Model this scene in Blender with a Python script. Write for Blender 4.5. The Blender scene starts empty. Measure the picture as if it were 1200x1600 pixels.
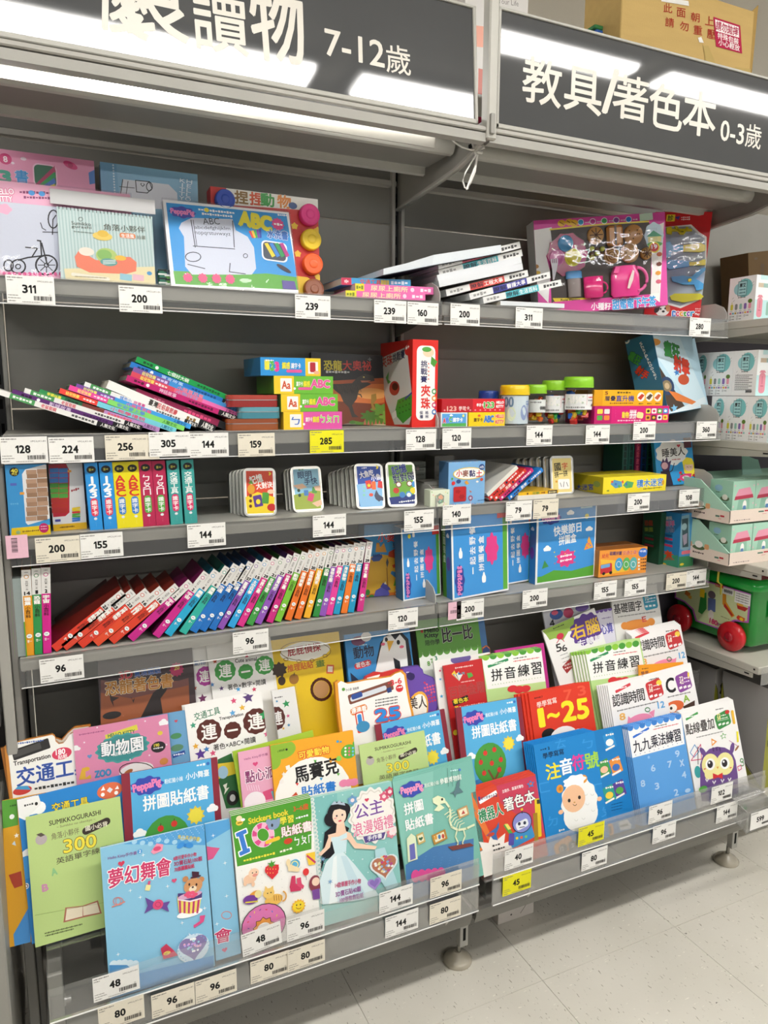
import bpy, math, random
import numpy as np
from mathutils import Matrix, Vector
R = random.Random(7)
SC = bpy.context.scene
COL = SC.collection
# ---------------------------------------------------------------- camera
F = 1148.25
YAW, PITCH, ROLL = 0.4373022, 0.1604966, 0.0031070
CO = Vector((-0.83581, -1.48501, 1.335))
_fw = Vector((math.sin(YAW)*math.cos(PITCH), math.cos(YAW)*math.cos(PITCH), -math.sin(PITCH)))
_r0 = Vector((math.cos(YAW), -math.sin(YAW), 0)); _u0 = _r0.cross(_fw)
_r = _r0*math.cos(ROLL)+_u0*math.sin(ROLL); _u = _r.cross(_fw)
cam = bpy.data.cameras.new('camera'); camo = bpy.data.objects.new('camera', cam); COL.objects.link(camo)
cam.sensor_fit = 'HORIZONTAL'; cam.sensor_width = 36; cam.lens = F*36/1200; cam.clip_start = .05
mw = Matrix((( _r.x,_u.x,-_fw.x,CO.x),(_r.y,_u.y,-_fw.y,CO.y),(_r.z,_u.z,-_fw.z,CO.z),(0,0,0,1)))
camo.matrix_world = mw
SC.camera = camo
SC.cycles.transparent_max_bounces = 40
SC.view_settings.view_transform = 'Standard'; SC.view_settings.look = 'None'
SC.view_settings.gamma = 1; SC.view_settings.use_curve_mapping = False
SC.view_settings.exposure = 0.38
# ---------------------------------------------------------------- world and lights
w = bpy.data.worlds.new('store_ambience'); SC.world = w; w.use_nodes = True
w.node_tree.nodes['Background'].inputs[0].default_value = (.98, .98, 1.0, 1)
w.node_tree.nodes['Background'].inputs[1].default_value = .32
TUBE_POWER = 34.0        # emission of the ceiling fixtures
STRIP_POWER = 14.0       # emission of the canopy light tube
# the fixtures themselves are built with the ceiling below (aisle row and added fill rows at z = 2.56 m)

# ---------------------------------------------------------------- picture <-> world
def ray(x, y):
    return (_fw*F + _r*(x-600) - _u*(y-800)).normalized()
def hit(px, P, n):
    d = ray(*px); t = (P-CO).dot(n)/d.dot(n); return CO + d*t
def onY(px, Y): return hit(px, Vector((0, Y, 0)), Vector((0, 1, 0)))
def onZ(px, Z): return hit(px, Vector((0, 0, Z)), Vector((0, 0, 1)))
def onX(px, X): return hit(px, Vector((X, 0, 0)), Vector((1, 0, 0)))

# ---------------------------------------------------------------- colours and materials
def lin(c): return c/12.92 if c <= .04045 else ((c+.055)/1.055)**2.4
def hx(s):
    s = s.lstrip('#')
    if len(s) == 3: s = ''.join(a*2 for a in s)
    return tuple(lin(int(s[i:i+2], 16)/255) for i in (0, 2, 4))
MATS = {}
def nmat(name, rough=.5, metal=0, spec=.5, coat=0, noise=.0, nscale=40, bump=0, bscale=200, col=None, streak=False):
    if name in MATS: return MATS[name]
    m = bpy.data.materials.new(name); m.use_nodes = True; MATS[name] = m
    nt = m.node_tree; N = nt.nodes; L = nt.links; b = N['Principled BSDF']
    b.inputs['Roughness'].default_value = rough; b.inputs['Metallic'].default_value = metal
    b.inputs['Specular IOR Level'].default_value = spec; b.inputs['Coat Weight'].default_value = coat
    b.inputs['Coat Roughness'].default_value = .12
    if col is None:
        a = N.new('ShaderNodeAttribute'); a.attribute_name = 'Col'; src = a.outputs['Color']
    else:
        a = N.new('ShaderNodeRGB'); a.outputs[0].default_value = (*hx(col), 1); src = a.outputs[0]
    tc = N.new('ShaderNodeTexCoord')
    if noise:
        n = N.new('ShaderNodeTexNoise'); n.inputs['Scale'].default_value = nscale; n.inputs['Detail'].default_value = 4
        if streak:
            mp = N.new('ShaderNodeMapping'); mp.inputs['Scale'].default_value = (.15, 1, 1)
            L.new(tc.outputs['Object'], mp.inputs[0]); L.new(mp.outputs[0], n.inputs['Vector'])
        else: L.new(tc.outputs['Object'], n.inputs['Vector'])
        mr = N.new('ShaderNodeMapRange'); mr.inputs[3].default_value = 1-noise; mr.inputs[4].default_value = 1+noise*.5
        L.new(n.outputs['Fac'], mr.inputs[0])
        mx = N.new('ShaderNodeVectorMath'); mx.operation = 'SCALE'
        L.new(src, mx.inputs[0]); L.new(mr.outputs[0], mx.inputs['Scale']); src = mx.outputs[0]
    L.new(src, b.inputs['Base Color'])
    if bump:
        n2 = N.new('ShaderNodeTexNoise'); n2.inputs['Scale'].default_value = bscale; n2.inputs['Detail'].default_value = 2
        L.new(tc.outputs['Object'], n2.inputs['Vector'])
        bp = N.new('ShaderNodeBump'); bp.inputs['Strength'].default_value = bump; bp.inputs['Distance'].default_value = .002
        L.new(n2.outputs['Fac'], bp.inputs['Height']); L.new(bp.outputs[0], b.inputs['Normal'])
    return m
def clear_mat(name, tint=(.93, .95, .96), gloss=.10, rough=.06, bump=0, bscale=60, haze=0.0, fk=.8):
    if name in MATS: return MATS[name]
    m = bpy.data.materials.new(name); m.use_nodes = True; MATS[name] = m
    nt = m.node_tree; N = nt.nodes; L = nt.links; N.remove(N['Principled BSDF'])
    t = N.new('ShaderNodeBsdfTransparent'); t.inputs[0].default_value = (*tint, 1)
    g = N.new('ShaderNodeBsdfGlossy'); g.inputs['Roughness'].default_value = rough
    fr = N.new('ShaderNodeFresnel'); fr.inputs[0].default_value = 1.45
    ad = N.new('ShaderNodeMath'); ad.operation = 'MULTIPLY_ADD'; ad.inputs[1].default_value = fk; ad.inputs[2].default_value = gloss
    L.new(fr.outputs[0], ad.inputs[0])
    mx = N.new('ShaderNodeMixShader'); L.new(ad.outputs[0], mx.inputs[0]); L.new(t.outputs[0], mx.inputs[1]); L.new(g.outputs[0], mx.inputs[2])
    out = mx.outputs[0]
    if haze:
        df = N.new('ShaderNodeBsdfDiffuse'); df.inputs[0].default_value = (.85, .87, .88, 1)
        m2 = N.new('ShaderNodeMixShader'); m2.inputs[0].default_value = haze
        L.new(out, m2.inputs[1]); L.new(df.outputs[0], m2.inputs[2]); out = m2.outputs[0]
    if bump:
        tc = N.new('ShaderNodeTexCoord'); n2 = N.new('ShaderNodeTexNoise'); n2.inputs['Scale'].default_value = bscale
        L.new(tc.outputs['Object'], n2.inputs['Vector'])
        bp = N.new('ShaderNodeBump'); bp.inputs['Strength'].default_value = bump; bp.inputs['Distance'].default_value = .01
        L.new(n2.outputs['Fac'], bp.inputs['Height']); L.new(bp.outputs[0], g.inputs['Normal']); L.new(bp.outputs[0], fr.inputs['Normal'])
    L.new(out, N['Material Output'].inputs[0])
    return m
def emit_mat(name, col, power):
    m = bpy.data.materials.new(name); m.use_nodes = True; MATS[name] = m
    b = m.node_tree.nodes['Principled BSDF']
    b.inputs['Base Color'].default_value = (.8, .8, .8, 1)
    b.inputs['Emission Color'].default_value = (*col, 1); b.inputs['Emission Strength'].default_value = power
    return m
nmat('printed_paper', rough=.32, spec=.45, noise=.03, nscale=300)
nmat('matte_paper', rough=.8, spec=.2, noise=.06, nscale=200)
nmat('glossy_plastic', rough=.22, spec=.5, coat=.3)
nmat('painted_steel', rough=.42, spec=.4, noise=.10, nscale=14, bump=.05, bscale=900)
nmat('bare_metal', rough=.3, metal=.9, noise=.1)
nmat('cardboard', rough=.85, spec=.2, noise=.12, nscale=60, bump=.15, bscale=300, streak=True)
nmat('sign_acrylic', rough=.045, spec=.5, noise=.08, nscale=9, bump=.02, bscale=7)
clear_mat('clear_acrylic', haze=.05, tint=(.98, .98, .975), gloss=.015, fk=.55)
clear_mat('clear_riser', haze=.008, tint=(.98, .98, .98), gloss=.01, fk=.5)
clear_mat('clear_film', tint=(.97, .97, .98), gloss=.008, rough=.05, bump=.22, bscale=16, haze=.0, fk=.22)
emit_mat('ceiling_lamp_glow', (1, .975, .93), TUBE_POWER)
emit_mat('light_tube_glow', (1, .98, .94), STRIP_POWER)
PAPER, MATTE, PLAS, STEEL, METAL, CARD = 'printed_paper', 'matte_paper', 'glossy_plastic', 'painted_steel', 'bare_metal', 'cardboard'
GREY = '#85837d'; LGREY = '#a5a39c'; DGREY = '#6b6a66'

# ---------------------------------------------------------------- geometry collector
class G:
    def __init__(s): s.v = []; s.f = []; s.c = []; s.m = []; s.mats = []; s.sm = []
    def mi(s, mat):
        if mat not in s.mats: s.mats.append(mat)
        return s.mats.index(mat)
    def add(s, V, Fc, col, mat=PAPER, smooth=False):
        k = len(s.v); s.v.extend(V); c = hx(col) if isinstance(col, str) else col; i = s.mi(mat)
        for f in Fc: s.f.append([a+k for a in f])
        s.c.extend([c]*len(Fc)); s.m.extend([i]*len(Fc)); s.sm.extend([smooth]*len(Fc)); return s
    def box(s, x0, x1, y0, y1, z0, z1, col, mat=PAPER):
        V = [(x, y, z) for z in (z0, z1) for y in (y0, y1) for x in (x0, x1)]
        s.add(V, [(0,2,3,1),(4,5,7,6),(0,1,5,4),(2,6,7,3),(0,4,6,2),(1,3,7,5)], col, mat); return s
    def bbox(s, x0, x1, y0, y1, z0, z1, col, mat=PAPER, b=.002):      # box with cut edges
        pts = []
        for z in (z0, z0+b, z1-b, z1):
            k = b if z in (z0, z1) else 0
            a0, a1, c0, c1 = x0+k, x1-k, y0+k, y1-k
            pts += [(a0+b,c0,z),(a1-b,c0,z),(a1,c0+b,z),(a1,c1-b,z),(a1-b,c1,z),(a0+b,c1,z),(a0,c1-b,z),(a0,c0+b,z)]
        Fc = [tuple(range(7,-1,-1)), tuple(range(24,32))]
        for l in range(3):
            for i in range(8): j = (i+1) % 8; Fc.append((l*8+i, l*8+j, l*8+8+j, l*8+8+i))
        s.add(pts, Fc, col, mat); return s
    def prism(s, poly, a, b, axis, col, mat=PAPER, smooth=False):       # 2D outline pushed along an axis
        def P(p, t): return (t, p[0], p[1]) if axis == 'x' else (p[0], t, p[1]) if axis == 'y' else (p[0], p[1], t)
        n = len(poly); V = [P(p, a) for p in poly]+[P(p, b) for p in poly]
        s.add(V, [tuple(range(n))[::-1], tuple(range(n, 2*n))], col, mat)
        s.add(V, [(i, (i+1) % n, n+(i+1) % n, n+i) for i in range(n)], col, mat, smooth); return s
    def lathe(s, prof, c, col, mat=PLAS, n=24, axis='z', smooth=True):  # prof: (radius, height)
        V = []
        for r_, h in prof:
            for i in range(n):
                a = 2*math.pi*i/n; x, y = r_*math.cos(a), r_*math.sin(a)
                p = (x, y, h) if axis == 'z' else (x, h, y) if axis == 'y' else (h, x, y)
                V.append((p[0]+c[0], p[1]+c[1], p[2]+c[2]))
        Fc = []
        for k in range(len(prof)-1):
            for i in range(n): j = (i+1) % n; Fc.append((k*n+i, k*n+j, k*n+n+j, k*n+n+i))
        s.add(V, Fc, col, mat, smooth)
        s.add(V, [tuple(range(n))[::-1], tuple(range((len(prof)-1)*n, len(prof)*n))], col, mat); return s
    def tube(s, pts, r_, col, mat=PLAS, n=8):
        pts = [Vector(p) for p in pts]; V = []
        for i, p in enumerate(pts):
            d = (pts[min(i+1, len(pts)-1)]-pts[max(i-1, 0)]).normalized()
            a = d.cross(Vector((0, 0, 1)) if abs(d.z) < .9 else Vector((1, 0, 0))).normalized(); b = d.cross(a)
            for k in range(n):
                t = 2*math.pi*k/n; V.append(tuple(p+(a*math.cos(t)+b*math.sin(t))*r_))
        Fc = [(k*n+i, k*n+(i+1) % n, k*n+n+(i+1) % n, k*n+n+i) for k in range(len(pts)-1) for i in range(n)]
        s.add(V, Fc, col, mat, True); s.add(V, [tuple(range(n)), tuple(range((len(pts)-1)*n, len(pts)*n))[::-1]], col, mat); return s
def rrect(w_, h_, r_, n=5, x=0, y=0):
    o = []
    for cx, cy, a0 in ((w_-r_, r_, -90), (w_-r_, h_-r_, 0), (r_, h_-r_, 90), (r_, r_, 180)):
        for i in range(n+1):
            a = math.radians(a0+90*i/n); o.append((x+cx+r_*math.cos(a), y+cy+r_*math.sin(a)))
    return o
def mesh_of(name, g):
    me = bpy.data.meshes.new(name); me.from_pydata(g.v, [], g.f)
    for m in g.mats: me.materials.append(MATS[m])
    me.polygons.foreach_set('material_index', g.m); me.polygons.foreach_set('use_smooth', g.sm)
    at = me.color_attributes.new('Col', 'FLOAT_COLOR', 'CORNER')
    tot = np.array([len(f) for f in g.f]); c = np.array(g.c, dtype=np.float32)
    c = np.hstack([c, np.ones((len(c), 1), np.float32)]); at.data.foreach_set('color', np.repeat(c, tot, axis=0).ravel())
    return me
def obj(name, g, parent=None, M=None):
    o = bpy.data.objects.new(name, mesh_of(name, g)); COL.objects.link(o)
    if parent: o.parent = parent
    if M is not None: o.matrix_local = M
    return o
def tag(o, label, cat=None, group=None):
    o['label'] = label
    if cat: o['category'] = cat
    if group: o['group'] = group
    return o
def thing(name, label, cat, M=None, group=None):
    o = bpy.data.objects.new(name, None); COL.objects.link(o); o.empty_display_size = .03
    if M is not None: o.matrix_world = M
    return tag(o, label, cat, group)
def struct(name, g, label=None):
    o = obj(name, g); o['kind'] = 'structure'
    if label: o['label'] = label
    return o
def dup(root, M, label, group=None):
    r_ = root.copy(); COL.objects.link(r_); r_.matrix_world = M; r_['label'] = label
    if group: r_['group'] = group
    for ch in list(root.children):
        c = ch.copy(); COL.objects.link(c); c.parent = r_
        for g_ in ch.children:
            d = g_.copy(); COL.objects.link(d); d.parent = c
    return r_

# ---------------------------------------------------------------- flat print: lettering and drawn shapes
TXT = {}
def txt(s):
    if s in TXT: return TXT[s]
    cu = bpy.data.curves.new('t', 'FONT'); cu.body = s; cu.size = 1; cu.resolution_u = 3; cu.fill_mode = 'FRONT'
    ob = bpy.data.objects.new('t', cu); me = bpy.data.meshes.new_from_object(ob)
    V = np.array([v.co[:2] for v in me.vertices]) if len(me.vertices) else np.zeros((1, 2))
    Fc = [tuple(p.vertices) for p in me.polygons]
    bpy.data.objects.remove(ob); bpy.data.curves.remove(cu); bpy.data.meshes.remove(me)
    lo, hi = V.min(0), V.max(0); V = (V-(lo+hi)/2)/np.maximum(hi-lo, 1e-6)
    TXT[s] = (V, Fc, float((hi-lo)[0]), float((hi-lo)[1])); return TXT[s]
def clip(P, W_, H_):
    for ax, lim, sg in ((0, 0, 1), (0, W_, -1), (1, 0, 1), (1, H_, -1)):
        o = []; n = len(P)
        for i in range(n):
            a, b = P[i], P[(i+1) % n]; da, db = sg*(a[ax]-lim), sg*(b[ax]-lim)
            if da >= 0: o.append(a)
            if (da >= 0) != (db >= 0):
                t = da/(da-db); o.append((a[0]+(b[0]-a[0])*t, a[1]+(b[1]-a[1])*t))
        P = o
        if len(P) < 3: return []
    return P
class Art:
    """prints on one flat face; positions are read off the photograph (z: zoom frame) and laid on the real face"""
    def __init__(s, g, o, u, v, n, W_, H_, M, mat=PAPER, e=.0002, zf=None):
        s.g, s.o, s.u, s.v, s.n, s.W, s.H, s.M, s.mat = g, Vector(o), Vector(u), Vector(v), Vector(n), W_, H_, M, mat
        s.e = e; s.zf = zf or (0, 0, 1); s.unit = None
        Rm = M.to_3x3(); s.wo = M @ s.o; s.wu = (Rm @ s.u); s.wv = (Rm @ s.v); s.wn = (Rm @ s.n)
    def un(s, w_=100, h_=None):                    # switch to plain face units
        s.unit = (s.W/w_, s.H/h_ if h_ else s.W/w_); return s
    def p(s, x, y):
        if s.unit: return (x*s.unit[0], y*s.unit[1])
        X, Y, k = s.zf; P = hit((X+x/k, Y+y/k), s.wo, s.wn)-s.wo
        return (P.dot(s.wu), P.dot(s.wv))
    def sc(s, x, y):
        a = s.p(x, y); b = s.p(x+1, y); c = s.p(x, y+1)
        return math.hypot(b[0]-a[0], b[1]-a[1]), math.hypot(c[0]-a[0], c[1]-a[1])
    def L(s, pts, faces, col, mat=None):
        V = [tuple(s.o+s.u*a+s.v*b+s.n*s.e) for a, b in pts]
        s.g.add(V, faces, col, mat or s.mat)
    def up(s): s.e += .00002
    def raw(s, P, col, mat=None):
        P = clip(P, s.W, s.H)
        if len(P) > 2:
            ar = sum(P[i-1][0]*P[i][1]-P[i][0]*P[i-1][1] for i in range(len(P)))
            s.L(P[::-1] if ar > 0 else P, [tuple(range(len(P)))], col, mat)
        s.up(); return s
    def bg(s, col, y0=0, y1=1, x0=0, x1=1): return s.raw([(s.W*x0, s.H*y0), (s.W*x1, s.H*y0), (s.W*x1, s.H*y1), (s.W*x0, s.H*y1)], col)
    def P(s, pts, col, mat=None): return s.raw([s.p(*q) for q in pts], col, mat)
    def R(s, cx, cy, w_, h_, col, r=0, rot=0):
        c = s.p(cx, cy); kx, ky = s.sc(cx, cy); w2, h2 = w_*kx, h_*ky
        pts = rrect(w2, h2, min(r*kx, w2/2.01, h2/2.01), 4) if r else [(0, 0), (w2, 0), (w2, h2), (0, h2)]
        a = math.radians(rot); ca, sa = math.cos(a), math.sin(a)
        return s.raw([(c[0]+(x-w2/2)*ca-(y-h2/2)*sa, c[1]+(x-w2/2)*sa+(y-h2/2)*ca) for x, y in pts], col)
    def E(s, cx, cy, rx, ry, col, n=20, rot=0, a0=0, a1=360):
        c = s.p(cx, cy); kx, ky = s.sc(cx, cy); r = math.radians(rot); P = []
        m = n if a1-a0 == 360 else n+1
        for i in range(m):
            t = math.radians(a0+(a1-a0)*i/n); x, y = rx*kx*math.cos(t), ry*ky*math.sin(t)
            P.append((c[0]+x*math.cos(r)-y*math.sin(r), c[1]+x*math.sin(r)+y*math.cos(r)))
        return s.raw(P, col)
    def star(s, cx, cy, r, col, n=5, k=.45, rot=-90):
        c = s.p(cx, cy); kx, ky = s.sc(cx, cy)
        return s.raw([(c[0]+r*kx*(1 if i % 2 == 0 else k)*math.cos(math.radians(rot+180*i/n)), c[1]+r*ky*(1 if i % 2 == 0 else k)*math.sin(math.radians(rot+180*i/n))) for i in range(2*n)], col)
    def heart(s, cx, cy, r, col):
        c = s.p(cx, cy); kx, ky = s.sc(cx, cy); P = []
        for i in range(28):
            t = 2*math.pi*i/28; x = 16*math.sin(t)**3; y = -(13*math.cos(t)-5*math.cos(2*t)-2*math.cos(3*t)-math.cos(4*t))
            P.append((c[0]+x/16*r*kx, c[1]+y/16*r*ky))
        return s.raw(P, col)
    def cloud(s, cx, cy, w_, h_, col='#ffffff'):
        for dx, dy, r in ((-.3, .1, .3), (0, -.1, .42), (.3, .1, .3)): s.E(cx+dx*w_, cy+dy*h_, r*w_*.75, r*h_*1.1, col, 14)
        return s.R(cx, cy+.28*h_, w_*.95, h_*.4, col, r=h_*.2)
    def blob(s, cx, cy, rx, ry, col, n=10, k=.12):
        c = s.p(cx, cy); kx, ky = s.sc(cx, cy); P = []
        for i in range(n*6):
            t = 2*math.pi*i/(n*6); q = 1+k*math.cos(n*t); P.append((c[0]+rx*kx*q*math.cos(t), c[1]+ry*ky*q*math.sin(t)))
        return s.raw(P, col)
    def ln(s, pts, w_, col, close=False):
        k = s.sc(*pts[0])[0]*w_/2; Q = [s.p(*q) for q in pts]
        if close: Q.append(Q[0])
        for i in range(len(Q)-1):
            a, b = Q[i], Q[i+1]; d = math.hypot(b[0]-a[0], b[1]-a[1]) or 1; x, y = (b[1]-a[1])/d*k, -(b[0]-a[0])/d*k
            ex, ey = (b[0]-a[0])/d*k*.6, (b[1]-a[1])/d*k*.6
            s.e -= .00002 if i else 0
            s.raw([(a[0]+x-ex, a[1]+y-ey), (b[0]+x+ex, b[1]+y+ey), (b[0]-x+ex, b[1]-y+ey), (a[0]-x-ex, a[1]-y-ey)], col)
        return s
    def ring(s, cx, cy, rx, ry, w_, col, n=20, a0=0, a1=360):
        pts = [(cx+rx*math.cos(math.radians(a0+(a1-a0)*i/n)), cy+ry*math.sin(math.radians(a0+(a1-a0)*i/n))) for i in range(n+1)]
        return s.ln(pts, w_, col)
    def scal(s, p0, p1, n, ry, cols):                 # awning scallops along an edge
        for i in range(n):
            t = (i+.5)/n; rx = math.hypot(p1[0]-p0[0], p1[1]-p0[1])/n/2
            s.E(p0[0]+(p1[0]-p0[0])*t, p0[1]+(p1[1]-p0[1])*t, rx, ry, cols[i % len(cols)], 16)
        return s
    def grk(s, p0, p1, h, col, n=None):                # rows of print too small to read
        d = math.hypot(p1[0]-p0[0], p1[1]-p0[1]); n = n or max(3, int(d/h/1.1))
        for i in range(n):
            t0, t1 = (i+.1)/n, (i+.86)/n; a = s.p(p0[0]+(p1[0]-p0[0])*t0, p0[1]+(p1[1]-p0[1])*t0); b = s.p(p0[0]+(p1[0]-p0[0])*t1, p0[1]+(p1[1]-p0[1])*t1)
            k = s.sc(*p0)[1]*h/2*(.75+.25*math.sin(i*2.3+d)); s.e -= .00002 if i else 0
            s.raw([(a[0], a[1]-k), (b[0], b[1]-k), (b[0], b[1]+k), (a[0], a[1]+k)], col)
        return s
    def gl(s, t, c, ex, ey, col, b, oc, ow):            # one piece of lettering: centre, right axis, up axis
        V, Fc, w_, h_ = txt(t)
        if ord(t[0]) > 0x2E80 or ord(t[-1]) > 0x2E80: b *= .45; ow *= .62
        if not (-.1*s.W < c[0] < 1.1*s.W and -.1*s.H < c[1] < 1.1*s.H): return
        H_ = math.hypot(*ey)
        base = np.outer(V[:, 0], ex)+np.outer(V[:, 1], ey)+np.array(c)
        base = np.clip(base, (0, 0), (s.W, s.H))
        def put(rad, n, col_):
            offs = [(rad*math.cos(2*math.pi*i/n+.4), rad*math.sin(2*math.pi*i/n+.4)) for i in range(n)] if rad else [(0, 0)]
            for o_ in offs: s.L([(a+o_[0], b_+o_[1]) for a, b_ in base], Fc, col_); s.e += .000005
            s.up()
        if oc: put(ow*H_, 10, oc)
        put(b*H_, 5 if b else 1, col)
    def T(s, t, p0, p1, h, col='#111', b=.03, oc=None, ow=.1):
        a, q = s.p(*p0), s.p(*p1); mx, my = (p0[0]+p1[0])/2, (p0[1]+p1[1])/2
        d = math.hypot(p1[0]-p0[0], p1[1]-p0[1]); nx, ny = -(p1[1]-p0[1])/d*h/2, (p1[0]-p0[0])/d*h/2
        t0, t1 = s.p(mx-nx, my-ny), s.p(mx+nx, my+ny); ex = np.array((q[0]-a[0], q[1]-a[1])); H_ = math.hypot(t0[0]-t1[0], t0[1]-t1[1])
        l = math.hypot(*ex) or 1; ey = np.array((ex[1], -ex[0]))/l*H_
        s.gl(t, ((a[0]+q[0])/2, (a[1]+q[1])/2), ex, ey, col, b, oc, ow); return s
    def V(s, t, p0, p1, w_, col='#111', b=.03, oc=None, ow=.1, k=.88):  # column of characters from p0 (top) to p1
        n = len(t); A, B = np.array(s.p(*p0)), np.array(s.p(*p1)); d = (A-B)/n*k; l = math.hypot(*d) or 1
        mx, my = (p0[0]+p1[0])/2, (p0[1]+p1[1])/2; dd = math.hypot(p1[0]-p0[0], p1[1]-p0[1])
        nx, ny = (p1[1]-p0[1])/dd*w_/2, -(p1[0]-p0[0])/dd*w_/2
        a, q = s.p(mx-nx, my-ny), s.p(mx+nx, my+ny); W_ = math.hypot(q[0]-a[0], q[1]-a[1])
        ex = np.array((-d[1], d[0]))/l*W_
        for i, ch in enumerate(t):
            c = A+(B-A)*(i+.5)/n
            if ch == ' ': continue
            _, _, w0, h0 = txt(ch); cj = ord(ch) > 0x2E80
            s.gl(ch, tuple(c), ex*min(1, w0/(.78 if cj else .5)), d*min(1, h0/(.78 if cj else .6)), col, b, oc, ow)
        return s

def mat_from(P, X, Z=None):
    """item frame: origin lower left front corner, x right, z up along the face, y into the shelf"""
    X = X.normalized(); Z = (Z-X*Z.dot(X)).normalized(); Y = Z.cross(X)
    return Matrix(((X.x, Y.x, Z.x, P.x), (X.y, Y.y, Z.y, P.y), (X.z, Y.z, Z.z, P.z), (0, 0, 0, 1)))
def face(g, M, w_, h_, d, which='front', zf=None, mat=PAPER):
    if which == 'front': return Art(g, (0, 0, h_), (1, 0, 0), (0, 0, -1), (0, -1, 0), w_, h_, M, mat, zf=zf)
    if which == 'left': return Art(g, (0, d, h_), (0, -1, 0), (0, 0, -1), (-1, 0, 0), d, h_, M, mat, zf=zf)
    if which == 'right': return Art(g, (w_, 0, h_), (0, 1, 0), (0, 0, -1), (1, 0, 0), d, h_, M, mat, zf=zf)
    if which == 'top': return Art(g, (0, d, h_), (1, 0, 0), (0, -1, 0), (0, 0, 1), w_, d, M, mat, zf=zf)
def fit(TL, TR, Yl, Yr, deck, theta=0, H=None, zf=(0, 0, 1), level=False):
    """upright or leaning front face seen between two upper corners; base at depth Yl..Yr on the deck"""
    c, s_ = math.cos(theta), math.sin(theta); n = Vector((0, -c, s_)); z = lambda q: (zf[0]+q[0]/zf[2], zf[1]+q[1]/zf[2])
    A = hit(z(TL), Vector((0, Yl, deck)), n); B = hit(z(TR), Vector((0, Yr, deck)), n)
    X = B-A
    if level: X.z = 0
    Xn = X.normalized(); up = Vector((0, s_, c)); up = (up-Xn*up.dot(Xn)).normalized()
    w_ = X.length; h_ = H or (min(A.z, (A+X).z)-deck)/up.z
    return mat_from(A-up*h_, Xn, up), w_, h_
def book(name, label, M, w_, h_, d, bg, draw=None, zf=None, spine='left', cat='book', group=None, pages='#e9e6dd', film=False, mat=PAPER, board=.0007, spc=None):
    t = thing(name, label, cat, M, group); g = G(); b = board
    if spine == 'left':
        g.box(0, w_, 0, b, 0, h_, bg, mat); g.box(0, w_, d-b, d, 0, h_, bg, mat); g.box(0, b, b, d-b, 0, h_, spc or bg, mat)
        pg = (b, w_-.0012, b, d-b, .0008, h_-.0008)
    elif w_ < h_:
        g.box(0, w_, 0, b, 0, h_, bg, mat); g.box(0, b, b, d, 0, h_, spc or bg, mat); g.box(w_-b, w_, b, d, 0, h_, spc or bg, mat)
        pg = (b, w_-b, b, d-.0015, .0008, h_-.0008)
    else:
        g.box(0, w_, 0, b, 0, h_, bg, mat); g.box(0, w_, b, d, 0, b, bg, mat); g.box(0, w_, b, d, h_-b, h_, bg, mat)
        pg = (.0008, w_-.0008, b, d-.0015, b, h_-b)
    co = obj('cover', g, t)
    p = G(); p.box(*pg, pages, MATTE); obj('page_block', p, t)
    if draw:
        ga = G(); a = face(ga, M, w_, h_, d, 'front', zf); draw(a)
        if ga.f: obj('cover_print', ga, co)
    if film:
        gf = G(); gf.box(-.002, w_+.002, -.0045, d+.002, -.0005, h_+.003, '#fff', 'clear_film'); obj('plastic_wrap', gf, t)
    return t
def carton(name, label, M, w_, h_, d, bg, draws=None, zf=None, cat='box', group=None, mat=PAPER, sides=None, film=False, lid=True):
    t = thing(name, label, cat, M, group); g = G(); g.bbox(0, w_, 0, d, 0, h_, bg, mat, b=.0008)
    s_ = sides or {}
    body = obj('carton_body', g, t)
    if draws or s_:
        ga = G()
        for k, c in s_.items(): face(ga, M, w_, h_, d, k).bg(c)
        for k, fn in (draws or {}).items():
            a = face(ga, M, w_, h_, d, k, zf); a.e = .0005; fn(a)
        obj('carton_print', ga, body)
    if lid:
        gl_ = G()
        gl_.box(w_*.02, w_*.98, d*.5-.0004, d*.5+.0004, h_, h_+.0004, '#9a958a', MATTE); obj('lid_seam', gl_, body)
    if film:
        gf = G(); gf.box(-.002, w_+.002, -.004, d+.002, 0, h_+.002, '#fff', 'clear_film'); obj('plastic_wrap', gf, t)
    return t
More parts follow.
